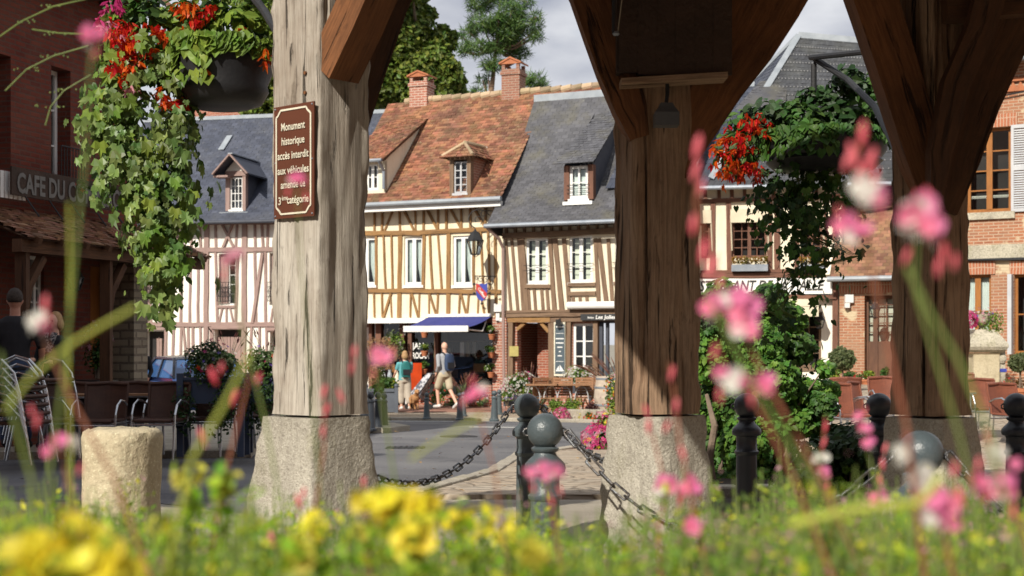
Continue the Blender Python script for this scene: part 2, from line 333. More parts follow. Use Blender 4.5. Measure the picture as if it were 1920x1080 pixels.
def window(root, fac, r, mat='white_paint', cols=2, rows=1, curtain=None, fw=.07, rec=.07, sill=True, mw=.025, o=0, mid=.09, glass='glass', name='window', half=False, label=None, back='dark_room'):
    """r = (u0,z0,u1,z1) of the opening"""
    u0, z0, u1, z1 = r; mb = MB(); a, b = o-rec-.05, o-rec; B = fac.box
    B(mb, u0, z0, u0+fw, z1, a, b); B(mb, u1-fw, z0, u1, z1, a, b); B(mb, u0+fw, z1-fw, u1-fw, z1, a, b); B(mb, u0+fw, z0, u1-fw, z0+fw*1.2, a, b)
    um = (u0+u1)/2
    if cols == 2: B(mb, um-mid/2, z0+fw, um+mid/2, z1-fw, a, b+.012)
    else:
        for i in range(1, cols): x = u0+fw+(u1-u0-2*fw)*i/cols; k = mid if (cols % 2 == 0 and i == cols//2) else mw; B(mb, x-k/2, z0+fw, x+k/2, z1-fw, a, b+(.012 if k == mid else -.006))
    for j in range(1, rows): z = z0+fw+(z1-z0-2*fw)*j/rows; B(mb, u0+fw, z-mw/2, u1-fw, z+mw/2, a+.006, b-.009)
    if sill: B(mb, u0-.03, z0-.07, u1+.03, z0, o-.1, o+.05)
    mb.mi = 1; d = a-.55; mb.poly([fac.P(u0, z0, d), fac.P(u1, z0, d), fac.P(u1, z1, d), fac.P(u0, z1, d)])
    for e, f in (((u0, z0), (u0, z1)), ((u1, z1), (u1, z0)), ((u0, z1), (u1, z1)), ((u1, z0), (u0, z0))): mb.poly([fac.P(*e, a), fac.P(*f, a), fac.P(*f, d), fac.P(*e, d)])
    wn = mb.build(name, [mat, back], root, label=label)
    g = MB(); gg = a+.02; g.poly([fac.P(u0+fw, z0+fw, gg), fac.P(u1-fw, z0+fw, gg), fac.P(u1-fw, z1-fw, gg), fac.P(u0+fw, z1-fw, gg)]); g.build('glass_pane', glass, wn)
    if curtain:
        for sgn in (0, 1):
            c = MB(); N = 14; W = (u1-u0)/2-fw; rr = []
            for t in (0, .33, .66, 1):
                z = z1-fw-(z1-z0-2*fw)*t; row = []
                for i in range(N+1):
                    x = i/N; pull = {'tie': (1-.62*t*t), 'full': .97, 'open': .62-.1*t}[curtain]; xx = u0+fw+W*x*pull if sgn == 0 else u1-fw-W*x*pull
                    row.append(fac.P(xx, z, a-.06+.018*math.sin(i*2.1+t)))
                rr.append(row)
            for i in range(3):
                for k in range(N): c.poly([rr[i][k], rr[i][k+1], rr[i+1][k+1], rr[i+1][k]])
            c.build('curtain', 'net_curtain', wn)
    return wn
def text(s, fac_P, xdir, up, height, mat, name, parent, width=None, bold=0.0, ext=.004, align='CENTER', shear=0, font=None, squash=None):
    cu = bpy.data.curves.new('t', 'FONT'); cu.body = s; cu.size = 1; cu.extrude = 0; cu.offset = bold; cu.align_x = 'LEFT'; cu.shear = shear; cu.resolution_u = 3
    ob = bpy.data.objects.new('t', cu); scn.collection.objects.link(ob); dg = bpy.context.evaluated_depsgraph_get(); me = bpy.data.meshes.new_from_object(ob.evaluated_get(dg))
    V = [v.co.copy() for v in me.vertices]; Fc = [tuple(p.vertices) for p in me.polygons]; bpy.data.objects.remove(ob); bpy.data.curves.remove(cu)
    x0 = min(v.x for v in V); x1 = max(v.x for v in V); sy = height/.72; sx = sy
    if width: sx = width/(x1-x0)
    xd = Vector(xdir).normalized(); u = Vector(up).normalized(); n = xd.cross(u); o = Vector(fac_P); mb = MB()
    cx = (x0+x1)/2 if align == 'CENTER' else x0
    pts = [o+xd*(v.x-cx)*sx+u*v.y*sy for v in V]; mb.v = [tuple(p+n*ext) for p in pts]
    for f in Fc: mb.face(f)
    bpy.data.meshes.remove(me); return mb.build(name, mat, parent)
# leaf and petal shapes (x across, y along, z out of the blade)
T_OVAL = ([(0, -.5, 0), (.3, -.1, .06), (.24, .25, .05), (0, .55, -.04), (-.24, .25, .05), (-.3, -.1, .06), (0, 0, -.03)], [(0, 1, 2, 6), (6, 2, 3), (3, 4, 6), (6, 4, 5, 0)])
T_QUAD = ([(-.35, -.5, .05), (.35, -.5, 0), (.4, .45, .05), (-.3, .5, -.03)], [(0, 1, 2, 3)])
T_DIA = ([(0, -.5, 0), (.28, 0, .08), (0, .5, 0), (-.28, 0, .08)], [(0, 1, 2), (0, 2, 3)])
T_IVY = ([(0, -.35, 0), (.26, -.48, .03), (.52, -.12, .0), (.30, .02, .05), (.34, .30, .02), (.12, .24, .05), (0, .62, -.06), (-.12, .24, .05), (-.34, .30, .02), (-.30, .02, .05), (-.52, -.12, .0), (-.26, -.48, .03), (0, -.02, -.05)],
         [(0, 1, 2, 3, 12), (12, 3, 4, 5), (12, 5, 6), (12, 6, 7), (12, 7, 8, 9), (12, 9, 10, 11, 0)])
T_HEART = ([(0, -.3, -.02), (.25, -.45, .04), (.42, -.15, .06), (.30, .18, .05), (0, .6, -.08), (-.30, .18, .05), (-.42, -.15, .06), (-.25, -.45, .04), (0, .1, -.05)],
           [(0, 1, 2, 8), (8, 2, 3), (8, 3, 4), (8, 4, 5), (8, 5, 6), (8, 6, 7, 0)])
T_NEED = ([(0, 0, 0), (.05, .5, .02), (0, 1, 0), (-.05, .5, .02)], [(0, 1, 2, 3)])
T_BLADE = ([(-.05, 0, 0), (.05, 0, 0), (.04, .6, .1), (0, 1.1, .35), (-.04, .6, .1)], [(0, 1, 2, 4), (4, 2, 3)])
def flower_t(n=5, r=.5, cup=.15, w=.32):
    V = [(0, 0, -.05)]; Fc = []
    for k in range(n):
        a = 2*math.pi*k/n; b = len(V)
        for rr, da, z in ((.55, -w, cup*.6), (1, -w*.55, cup), (1.02, w*.55, cup*.9), (.55, w, cup*.5)): V.append((r*rr*math.cos(a+da*1.3), r*rr*math.sin(a+da*1.3), z))
        Fc.append((0, b, b+1, b+2, b+3))
    return (V, Fc)
T_FL5 = flower_t(5); T_FL4 = flower_t(4, .5, .12, .42)
def blob_pts(n, c, r, shell=.45, fn=None):
    """points through an ellipsoid, denser toward the outside, with outward normals"""
    d = rng.normal(size=(n, 3)); d /= np.linalg.norm(d, axis=1)[:, None]; t = shell+(1-shell)*rng.random(n)**.6
    t *= 1+.12*np.sin(d[:, 0]*5+c[0]*3)*np.cos(d[:, 2]*6+c[2])
    return np.array(c)+d*t[:, None]*np.array(r), d
# ------------------------------------------------------------------ material list
woodmat('oak_silver', (.54, .50, .43), (.34, .29, .235), (.075, .05, .034), grain=30, crack=.8, bump=1.0, streak=.45)
woodmat('oak_brown', (.23, .095, .038), (.13, .055, .024), (.03, .015, .009), grain=30, crack=.75, bump=.9)
woodmat('oak_base', (.40, .275, .18), (.23, .14, .085), (.05, .028, .017), grain=30, crack=.85, bump=1.0)
woodmat('oak_dark', (.12, .055, .026), (.07, .033, .018), (.03, .02, .014), grain=26, crack=.6, bump=.7)
woodmat('timber_ochre', (.36, .20, .075), (.27, .155, .07), (.12, .07, .035), grain=24, crack=.4, bump=.5)
woodmat('timber_pink', (.37, .26, .23), (.31, .215, .19), (.18, .12, .10), grain=24, crack=.3, bump=.4)
woodmat('timber_brown', (.25, .165, .105), (.19, .12, .08), (.09, .06, .04), grain=24, crack=.4, bump=.5)
woodmat('timber_red', (.22, .105, .07), (.16, .08, .055), (.07, .04, .03), grain=24, crack=.4, bump=.5)
woodmat('door_wood', (.17, .085, .05), (.12, .06, .04), (.05, .03, .02), grain=30, crack=.1, bump=.2, rough=.5)
woodmat('varnish_wood', (.38, .16, .045), (.30, .12, .035), (.15, .06, .02), grain=30, crack=.1, bump=.2, rough=.4)
woodmat('chair_wood', (.36, .19, .10), (.28, .15, .08), (.14, .07, .04), grain=30, crack=.1, bump=.2, rough=.6)
def plaster(name, c1, c2, dirt):
    m, t, b = _nodes(name, .92, 0, .2); v = _coord(t, 'Object'); col = _mix(t, _ramp(t, _noise(t, v, 1.5, 5), .3, .75), c1, c2)
    col = _mix(t, _ramp(t, _noise(t, _map(t, v, (3, 3, .35)), 2.2, 6, .65), .55, .78, 0, .6), col, dirt); col = _mix(t, _ramp(t, _noise(t, v, 7, 5, .7), .62, .72, 0, .45), col, dirt)
    t.links.new(col, b.inputs['Base Color']); p = _bump(t, b, _noise(t, v, 5, 4), .5, .03); _bump(t, b, _noise(t, v, 26, 4), .35, .01, p)
plaster('plaster_cream', (.80, .72, .54), (.72, .63, .45), (.50, .41, .27)); plaster('plaster_white', (.86, .83, .75), (.80, .76, .67), (.56, .50, .42)); plaster('plaster_ivory', (.80, .73, .58), (.72, .64, .48), (.48, .41, .30))
M('white_paint', (.80, .80, .78), (.74, .74, .71), 3, .45)
M('grey_paint', (.50, .51, .52), (.43, .44, .46), 3, .6, .2)
M('cream_paint', (.72, .68, .54), None, 3, .6)
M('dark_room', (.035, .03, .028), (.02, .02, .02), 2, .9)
M('net_curtain', (.80, .84, .80), (.72, .77, .74), 9, .9)
M('ivory_blind', (.82, .82, .68), (.76, .76, .62), 3, .9)
glassmat('glass', refl=.03); glassmat('glass_red', (.75, .35, .3), .12)
M('zinc', (.30, .33, .37), (.22, .25, .29), 4, .5, .1, 20, .35)
M('zinc_pale', (.33, .36, .39), (.26, .29, .32), 4, .55, .1, 20, .2)
M('iron_black', (.014, .015, .017), (.022, .022, .024), 8, .65, .2, 60, 0)
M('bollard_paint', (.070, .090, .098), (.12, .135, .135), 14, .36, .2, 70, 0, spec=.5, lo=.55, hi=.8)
M('bollard_dark', (.035, .043, .055), (.028, .033, .042), 7, .33, .12, 90, 0, spec=.5)  # darker copy of the bollard paint, with shade put into the colour
M('chain_steel', (.17, .18, .19), (.09, .075, .065), 30, .38, .3, 120, .85)
M('alu', (.62, .63, .65), (.52, .53, .55), 12, .25, .05, 60, .95)
M('slate_plain', (.06, .066, .085), (.045, .05, .066), 3, .6, .3, 20)
for nm, a, b_, lich, am in (('slate_blue', (.062, .070, .098), (.045, .052, .075), (.11, .11, .11), .25), ('slate_moss', (.095, .095, .105), (.068, .068, .075), (.13, .12, .075), .5), ('slate_dot', (.060, .063, .070), (.042, .044, .05), (.10, .10, .08), .35)):
    m, t, b = _nodes(nm, .55, 0, .4); v = _coord(t, 'Object')
    col = _mix(t, _ramp(t, _noise(t, v, 1.2, 5), .35, .65), a, b_); col = _island(t, col, .22)
    col = _mix(t, _ramp(t, _noise(t, v, 1.05, 6, .62), .50, .68, 0, am), col, lich)
    col = _mix(t, _ramp(t, _noise(t, v, 11, 4, .7), .64, .69, 0, .5), col, (.26, .26, .23))
    t.links.new(col, b.inputs['Base Color']); _bump(t, b, _noise(t, v, 30, 3), .3, .006)
m, t, b = _nodes('roof_tile', .85, 0, .2); v = _coord(t, 'Object')
col = _mix(t, _ramp(t, _noise(t, v, 1.1, 5), .38, .62), (.27, .118, .066), (.165, .085, .054)); col = _island(t, col, .42, .013)
col = _mix(t, _ramp(t, _noise(t, v, 2.3, 6, .65), .53, .72, 0, .8), col, (.15, .115, .06)); col = _mix(t, _ramp(t, _noise(t, v, 9, 4, .7), .61, .67, 0, .6), col, (.36, .30, .19))
t.links.new(col, b.inputs['Base Color']); _bump(t, b, _noise(t, v, 35, 3), .4, .008)
m, t, b = _nodes('roof_tile_brown', .85, 0, .2); v = _coord(t, 'Object')
col = _island(t, _mix(t, _ramp(t, _noise(t, v, 1.3, 5), .38, .62), (.26, .14, .085), (.19, .105, .07)), .35, .015)
col = _mix(t, _ramp(t, _noise(t, v, 3.3, 6, .65), .56, .72, 0, .6), col, (.14, .13, .06)); t.links.new(col, b.inputs['Base Color'])
M('ridge_tile', (.42, .30, .20), (.30, .24, .14), 3, .9, .5, 25, rand=.3)
brickmat('brick_red', (.36, .105, .06), (.25, .075, .05), (.42, .33, .26), stain_amt=.35)
brickmat('brick_cafe', (.15, .030, .016), (.09, .018, .012), (.08, .045, .035), stain_amt=.3)  # brick colour lowered to deepen the shade on the cafe
brickmat('brick_orange', (.38, .155, .08), (.26, .105, .06), (.46, .36, .26), stain=(.30, .21, .14), stain_amt=.75, patch=(.55, .45, .30))
brickmat('brick_pier', (.40, .15, .10), (.30, .12, .085), (.55, .46, .38), bh=.075, ms=.014)
brickmat('brick_lintel', (.42, .15, .075), (.32, .11, .06), (.5, .38, .28), bw=.07, bh=.26, ms=.012, off=0)
brickmat('brick_brown', (.30, .13, .085), (.22, .10, .07), (.36, .28, .22), stain_amt=.3)
brickmat('stone_rubble', (.30, .26, .19), (.22, .19, .14), (.12, .10, .08), bw=.30, bh=.12, ms=.02, bump=1, stain_amt=.3)
brickmat('brick_paving', (.30, .16, .12), (.24, .13, .10), (.26, .22, .18), bw=.2, bh=.1, ms=.008, bump=.3)
stonemat('granite', (.47, .44, .37), (.33, .305, .25), (.14, .12, .10), speck=75, bump=.8, bscale=32)
stonemat('limestone', (.56, .49, .34), (.46, .39, .26), (.27, .22, .15), speck=30, bump=.9, bscale=16, spot=.35)
stonemat('carved_stone', (.50, .46, .36), (.36, .33, .26), (.14, .13, .10), speck=26, bump=.8, bscale=14, spot=.6)
stonemat('kerb_stone', (.40, .36, .29), (.30, .27, .22), (.17, .15, .12), speck=45, bump=.8, bscale=14)
m, t, b = _nodes('asphalt', .88, 0, .3); v = _coord(t, 'Object')
col = _mix(t, _ramp(t, _noise(t, v, .55, 6), .35, .7), (.10, .10, .108), (.165, .163, .165)); col = _mix(t, _ramp(t, _noise(t, v, .9, 3, .4), .60, .61, 0, .6), col, (.075, .075, .082)); col = _mix(t, _ramp(t, _noise(t, _map(t, v, (1, 4, 1)), 1.6, 5, .7, 1.5), .635, .645, 0, .8), col, (.05, .05, .055)); col = _mix(t, _ramp(t, _noise(t, v, 60, 2, .7), .55, .7, 0, .55), col, (.33, .32, .31)); t.links.new(col, b.inputs['Base Color'])
_bump(t, b, _noise(t, v, 80, 3), .5, .01)
m, t, b = _nodes('cobbles', .88, 0, .25); v = _coord(t, 'Object')
vo = t.nodes.new('ShaderNodeTexVoronoi'); vo.feature = 'DISTANCE_TO_EDGE'; vo.inputs['Scale'].default_value = 3.2; t.links.new(_map(t, v, (1, 1.5, 1)), vo.inputs['Vector'])
vc = t.nodes.new('ShaderNodeTexVoronoi'); vc.inputs['Scale'].default_value = 3.2; t.links.new(_map(t, v, (1, 1.5, 1)), vc.inputs['Vector'])
col = _mix(t, _ramp(t, vc.outputs['Color'], 0, 1), (.42, .34, .25), (.30, .24, .18)); col = _mix(t, _ramp(t, _noise(t, v, 1.2, 5), .4, .7, 0, .6), col, (.42, .38, .31))
col = _mix(t, _ramp(t, vo.outputs['Distance'], 0, .06, .75, 0), col, (.17, .13, .09)); t.links.new(col, b.inputs['Base Color'])
p = _bump(t, b, _ramp(t, vo.outputs['Distance'], 0, .12), .8, .03); _bump(t, b, _noise(t, v, 30, 4), .4, .01, p)
M('ground_mat', (.30, .27, .22), (.20, .19, .15), .6, .95, .4, 12)
M('gravel_floor', (.33, .29, .23), (.25, .22, .17), 2.5, .95, .7, 45)
M('soil', (.05, .035, .025), (.03, .022, .016), 8, .95, .6, 30)
M('road_paint', (.62, .62, .58), (.5, .5, .47), 6, .8)
M('sign_brown', (.115, .042, .025), (.10, .036, .022), 6, .38, .05); M('sign_cream', (.74, .70, .56), None, 6, .5)
M('plank_dark', (.05, .028, .018), (.035, .02, .013), 5, .8, .5, 25)
M('pot_black', (.018, .018, .02), (.012, .012, .014), 6, .5, .1, 40); M('terracotta', (.45, .16, .07), (.36, .13, .06), 7, .8, .2)
M('lamp_grey', (.10, .105, .11), None, 8, .5, .1)
M('rope', (.35, .30, .22), None, 9, .9)
M('leaf_fallen', (.30, .19, .06), (.20, .10, .04), 9, .8, rand=.4)
# ------------------------------------------------------------------ ground, road, pavements
def sheet(name, poly, dz, mat, step=1.0, solid=.1):
    """a sheet draped on the terrain, cut to an outline in plan"""
    xs = [p[0] for p in poly]; ys = [p[1] for p in poly]
    import bmesh
    bm = bmesh.new(); f = bm.faces.new([bm.verts.new((p[0], p[1], 0)) for p in poly])
    y = math.floor(min(ys))+step
    while y < max(ys):
        bmesh.ops.bisect_plane(bm, geom=bm.verts[:]+bm.edges[:]+bm.faces[:], plane_co=(0, y, 0), plane_no=(0, 1, 0)); y += step
    x = math.floor(min(xs))+step
    while x < max(xs):
        bmesh.ops.bisect_plane(bm, geom=bm.verts[:]+bm.edges[:]+bm.faces[:], plane_co=(x, 0, 0), plane_no=(1, 0, 0)); x += step
    bmesh.ops.triangulate(bm, faces=bm.faces[:])
    for v in bm.verts: v.co.z = gz(v.co.x, v.co.y)+dz
    bd = [e for e in bm.edges if e.is_boundary]; r = bmesh.ops.extrude_edge_only(bm, edges=bd)
    for v in [g for g in r['geom'] if isinstance(g, bmesh.types.BMVert)]: v.co.z -= solid
    bmesh.ops.recalc_face_normals(bm, faces=bm.faces[:])
    me = bpy.data.meshes.new(name); bm.to_mesh(me); bm.free(); me.materials.append(MATS[mat]); o = bpy.data.objects.new(name, me); scn.collection.objects.link(o)
    return struct(o)
mb = MB(); xs = [-900, -300, -90, -40]+[-24+i for i in range(61)]+[60, 120, 300, 900]; ys = [-60, -10]+[i for i in range(0, 62)]+[90, 200, 500, 1500]
for y in ys:
    for x in xs: mb.v.append((x, y, gz(x, y)))
nx = len(xs)
for j in range(len(ys)-1):
    for i in range(nx-1): a = j*nx+i; mb.face((a, a+1, a+1+nx, a+nx))
struct(mb.build('ground', 'ground_mat'))
road = [(-14, 12.6), (-3.2, 12.2), (-2.0, 11.2), (-.9, 12.4), (-.3, 15.2), (.05, 18.5), (1.2, 20.6), (2.6, 22.6), (3.4, 26), (2.5, 30.0), (-1.2, 31.6), (-5, 32.2), (-8, 38.5), (-14, 40.5), (-20, 40.5), (-16, 34.5), (-4.75, 27.3), (-3.0, 26.6), (-2.8, 25.6), (-4.0, 23.5), (-3.4, 18.2), (-14, 16.9)]
sheet('road', road, .006, 'asphalt', 1.0, .05)
sheet('market_floor', [(-7, -6), (9, -6), (9, 12.3), (-.9, 12.3), (-2.0, 11.0), (-3.2, 12.0), (-7, 12.2)], .01, 'gravel_floor', 1.0, .1)
sheet('paved_square', [(-.9, 12.35), (9, 12.35), (16, 20), (16, 36.3), (-.5, 36.3), (-5, 36), (-5, 32.3), (-1.2, 31.7), (2.5, 30.1), (3.5, 26), (2.7, 22.5), (1.3, 20.5), (.12, 18.4), (-.22, 15.1), (-.85, 12.6)], .05, 'cobbles', 1.0, .12)
sheet('terrace_pavement', [(-14, 16.95), (-3.35, 18.25), (-3.95, 23.5), (-2.75, 25.6), (-2.95, 26.7), (-4.7, 27.4), (-16, 27.4)], .10, 'kerb_stone', 1.0, .15)
sheet('brick_pavement', [(-5, 36.05), (-.5, 36.33), (3.6, 36.35), (3.6, 39.3), (-9, 43.2), (-9, 39)], .07, 'brick_paving', 1.0, .12)
for k, (pts) in enumerate((((683, 31.2), (850, 31.0)), ((880, 28.0), (990, 27.6)))):
    a = G(*pts[0]); b_ = G(*pts[1]); s_ = sheet('road_marking', [(a.x, a.y), (b_.x, b_.y), (b_.x, b_.y+.18), (a.x, a.y+.18)], .011, 'road_paint', 1.0, .003)
ln = [(-.85, 12.6), (-.22, 15.1), (.12, 18.4), (1.3, 20.5), (2.7, 22.5), (3.5, 26), (2.5, 30.1), (-1.2, 31.7), (-5, 32.3)]
mb = MB()
for (xa, ya), (xb, yb) in zip(ln, ln[1:]):
    L_ = math.hypot(xb-xa, yb-ya); n = max(1, int(L_/.75)); rz = math.atan2(yb-ya, xb-xa)
    for i in range(n): f = (i+.5)/n; x = xa+(xb-xa)*f; y = ya+(yb-ya)*f; mb.box((x, y, gz(x, y)+.015+random.uniform(-.006, .006)), (L_/n-.02, .16, .12), rz+random.uniform(-.02, .02))
o = mb.build('kerb_stones', 'kerb_stone'); struct(o); m_ = o.modifiers.new('bevel', 'BEVEL'); m_.width = .015; m_.segments = 2
for px, Y, lb in ((860, 24, 'round iron manhole cover in the shaded road'), ): p = G(px, Y, .008); mb = MB(); mb.lathe(p, [(.32, -.01), (.32, .006), (.30, .008)], 28); o = mb.build('manhole_cover', 'iron_black'); tag(o, lb, 'manhole cover')
# ------------------------------------------------------------------ market hall
def rsq(h, r, n=9, rot=0, c=(0, 0)):
    pts = []; per = [0]
    for k in range(4):
        a0 = math.pi/2*k
        for i in range(n):
            t = i/(n-1)*2-1; x, y = h-0, t*(h-r)
            pts.append((x*math.cos(a0)-y*math.sin(a0), x*math.sin(a0)+y*math.cos(a0)))
        x, y = h-r*.3, h-r*.3; pts.append((x*math.cos(a0)-y*math.sin(a0), x*math.sin(a0)+y*math.cos(a0)))
    q = [(c[0]+x*math.cos(rot)-y*math.sin(rot), c[1]+x*math.sin(rot)+y*math.cos(rot)) for x, y in pts]
    return q
def rough_post(c, h0, h1, hz0, hz1, rot, step, amp, sc, seed, name, mat, parent, r=.02, edge=0, n=12, zs=.12, cracks=0):
    rng2 = random.Random(int(seed*10)); ck = [(rng2.randrange(4*(n+1)), rng2.uniform(hz0-.3, hz1-.4), rng2.uniform(.5, 1.9), rng2.uniform(.010, .026)) for _ in range(cracks)]
    rings = []; vs = []; K = int((hz1-hz0)/step); dets = []
    for i in range(K+1):
        t = i/K; z = hz0+(hz1-hz0)*t; h = h0+(h1-h0)*t
        ring = []
        for (x, y) in rsq(h, r, n, rot, c):
            d = Vector((x-c[0], y-c[1], 0)); dl = d.length
            nn = noise.noise(Vector((x*sc, y*sc, z*sc*zs+seed)))+.5*noise.noise(Vector((x*sc*2.3, y*sc*2.3, z*sc*zs*2+seed)))
            ed = edge*max(0, (dl/h-1.18))*(noise.noise(Vector((seed, dl, z*3.2)))+.25*noise.noise(Vector((seed, z*13, 1)))-.05)
            k = 1+(amp*nn-abs(ed))/h*1.0
            qi = len(ring)
            for (ci, ca, cl, cd) in ck:
                if ca < z < ca+cl:
                    dd = qi-(ci+2.2*noise.noise(Vector((ci, z*1.1, 5)))); f = math.exp(-dd*dd/.45)*math.sin(math.pi*(z-ca)/cl)**.5; k -= f*cd/h
            ring.append((c[0]+d.x*k, c[1]+d.y*k, z))
        rings.append(ring); vs.append(z)
    per = [seed]; base = rsq(h0, r, n, 0)
    for i in range(len(base)): a = base[i]; b2 = base[(i+1) % len(base)]; per.append(per[-1]+math.hypot(a[0]-b2[0], a[1]-b2[1]))
    mb = MB(); mb.loft(rings, (per, vs)); return mb.build(name, mat, parent, smooth=False)
def soften(o, ang=40):
    for p in o.data.polygons: p.use_smooth = True
    if hasattr(o.data, 'set_sharp_from_angle'): o.data.set_sharp_from_angle(angle=R(ang))
ZP = 3.78
def beamtop(z): return z
# post one: corner post with the sign
C1 = (-.993, 7.40)
t1 = thing('timber_post', 'silvery oak corner post on splayed granite base carrying the brown sign', 'post', (C1[0], C1[1], 0), 'oak posts of the market hall')
zb = 1.35-135/2667*7.4
soften(rough_post(C1, .187, .187, zb+.012, ZP, R(-41), .025, .013, 11, 3.3, 'oak_shaft', 'oak_silver', t1, edge=.16, n=24, cracks=26), 60)
soften(rough_post((C1[0]-.028, C1[1]-.01), .315, .205, -.02, zb, R(-41), .035, .012, 7, 8.1, 'stone_base', 'granite', t1, edge=.20, n=16, zs=1), 50)
nr = Vector((math.cos(R(-41)), math.sin(R(-41)), 0)); nl = Vector((math.cos(R(-131)), math.sin(R(-131)), 0))
mb = MB(); c = Vector((C1[0], C1[1], 0)); o_ = c+nl*.055
mb.sweep([o_+nr*.16+Vector((0, 0, 2.74)), o_+nr*.33+Vector((0, 0, 2.96)), o_+nr*.72+Vector((0, 0, 3.52)), o_+nr*.95+Vector((0, 0, 3.86))], .19, .20, nl); mb.build('brace', 'oak_brown', t1)
mb = MB(); o_ = c+nl*(-.05)
mb.sweep([o_-nl*.10+Vector((0, 0, 2.45)), o_-nl*.22+Vector((0, 0, 2.74)), o_-nl*.42+Vector((0, 0, 3.2)), o_-nl*.8+Vector((0, 0, 3.84))], .17, .16, nr); mb.build('brace', 'oak_dark', t1)
for z in (2.62, 2.72): mb = MB(); mb.tube([c+nl*.18-nr*(-.10)+Vector((0, 0, z)), c+nl*.20+nr*.10+Vector((0, 0, z))], .009, 8); mb.build('wooden_peg', 'oak_brown', t1)
# the sign on its left face
SF = Fac(tuple((c+nl*.197-nr*.185)[:2]), tuple((c+nl*.197+nr*.185)[:2]))
ts = thing('notice_sign', 'brown enamel plate with cream lettering screwed to the pale oak post', 'sign', tuple(SF.P(.18, 2.28)))
u0, z0, u1, z1 = SF.rect(516, 196, 591, 408); za = z0; 
mb = MB(); SF.box(mb, u0, z0, u1, z1, 0.0, .008); mb.build('plate', 'sign_brown', ts)
mb = MB(); i_ = .022; cc = .035; oo = .011; wl = .009
q = [(u0+i_+cc, z0+i_), (u1-i_-cc, z0+i_), (u1-i_-cc*.4, z0+i_+cc*.75), (u1-i_, z0+i_+cc), (u1-i_, z1-i_-cc), (u1-i_-cc*.75, z1-i_-cc*.4), (u1-i_-cc, z1-i_), (u0+i_+cc, z1-i_), (u0+i_+cc*.4, z1-i_-cc*.75), (u0+i_, z1-i_-cc), (u0+i_, z0+i_+cc), (u0+i_+cc*.75, z0+i_+cc*.4)]
for k in range(len(q)): a = SF.P(*q[k], oo); b_ = SF.P(*q[(k+1) % len(q)], oo); mb.beam(a, b_, wl, .003, SF.n)
mb.build('border_line', 'sign_cream', ts)
W = u1-u0; um = (u0+u1)/2
for s_, py, wf, dx in (('Monument', 243, .58, 0), ('historique', 270, .56, 0), ('accès interdit', 297, .76, 0), ('aux véhicules', 325, .76, 0), ('amende de', 352, .60, 0), ('3', 382, .06, -.335), ('ème', 374, .15, -.205), ('catégorie', 381, .52, .12)):
    z = SF.uz(553, py)[1]; text(s_, SF.P(um+W*dx, z, .0095), SF.u, (0, 0, 1), .040 if s_ != 'ème' else .024, 'sign_cream', 'lettering', ts, width=W*wf*1.02, bold=.012)
for a_ in (u0+.013, u1-.013):
    for b2 in (z0+.013, z1-.013, (z0+z1)/2): mb = MB(); mb.ball(SF.P(a_, b2, .009), .005, 8); mb.build('screw', 'zinc', ts)
# post two
C2 = (.752, 7.40)
t2 = thing('timber_post', 'brown oak post with curved braces, a plank hood and a sunlit granite foot', 'post', (C2[0], C2[1], 0), 'oak posts of the market hall')
zb = 1.35-133/2667*7.4
soften(rough_post(C2, .188, .180, zb+.012, ZP, R(-78), .025, .014, 11, 5.7, 'oak_shaft', 'oak_base', t2, edge=.16, n=24, cracks=26), 60)
soften(rough_post(C2, .27, .186, -.02, zb, R(-47), .035, .010, 7, 4.1, 'stone_base', 'granite', t2, edge=.18, n=16, zs=1), 50)
Q = lambda l, Y: [P3(x, y, Y) for x, y in l]
mb = MB(); mb.sweep(Q([(1197, 262), (1180, 205), (1153, 130), (1128, 60), (1102, -15), (1066, -90), (1028, -150)], 7.27), [.10, .165, .19, .19, .19, .19, .19], .17); mb.build('brace', 'oak_brown', t2)
mb = MB(); mb.sweep(Q([(1262, 330), (1296, 245), (1342, 160), (1392, 88), (1434, 10), (1478, -70), (1520, -140)], 7.33), [.12, .23, .28, .31, .35, .36, .36], .18); mb.build('brace', 'oak_brown', t2)
mb = MB()
for i in range(6):
    x = 1162+i*35.5; a = P3(x+17.7, 137+(0 if i else -4), 7.0); mb.box((a.x, 7.05, (a.z+ZP)/2), (.0925, .022+.004*(i % 2), ZP-a.z))
for x in (1163, 1372): a = P3(x, 137, 7.0); mb.box((a.x, 7.13, (a.z+ZP)/2+.01), (.02, .13, ZP-a.z-.02))
hd = mb.build('plank_hood', 'plank_dark', t2)
mb = MB(); a = P3(1166, 150, 7.0); b_ = P3(1366, 138, 7.0); mb.beam((a.x, 7.1, a.z), (b_.x, 7.1, b_.z), .16, .028); mb.build('hood_sill', 'oak_base', t2)
tl = thing('floodlight', 'grey floodlight hanging on its cable below the plank hood', 'lamp', tuple(P3(1249, 235, 7.08)))
mb = MB(); a = P3(1249, 205, 7.08); mb.loft([[(a.x+x*s, 7.08+y*s, z) for x, y in ((-.06, -.05), (.06, -.05), (.06, .05), (-.06, .05))] for s, z in ((1.0, a.z-.085), (1.0, a.z-.02), (.65, a.z+.01), (.5, a.z+.03))]); mb.build('housing', 'lamp_grey', tl)
mb = MB(); mb.tube([(a.x, 7.09, a.z+.02), (a.x+.01, 7.10, a.z+.09), (a.x+.005, 7.12, a.z+.2)], .010, 8); mb.build('cable', 'iron_black', tl)
tp = thing('pulley', 'small pulley with a thin cord and rod beside the plank hood', 'pulley', tuple(P3(1155, 62, 6.98)))
mb = MB(); a = P3(1155, 62, 6.98); mb.lathe(a+Vector((0, 0, -.012)), [(.012, 0), (.018, .008), (.012, .02)], 10); mb.build('wheel', 'zinc', tp)
mb = MB(); mb.tube([a+Vector((.008, 0, 0)), P3(1166, 0, 6.98), P3(1172, -130, 6.98)], .003, 6); mb.build('cord', 'rope', tp)
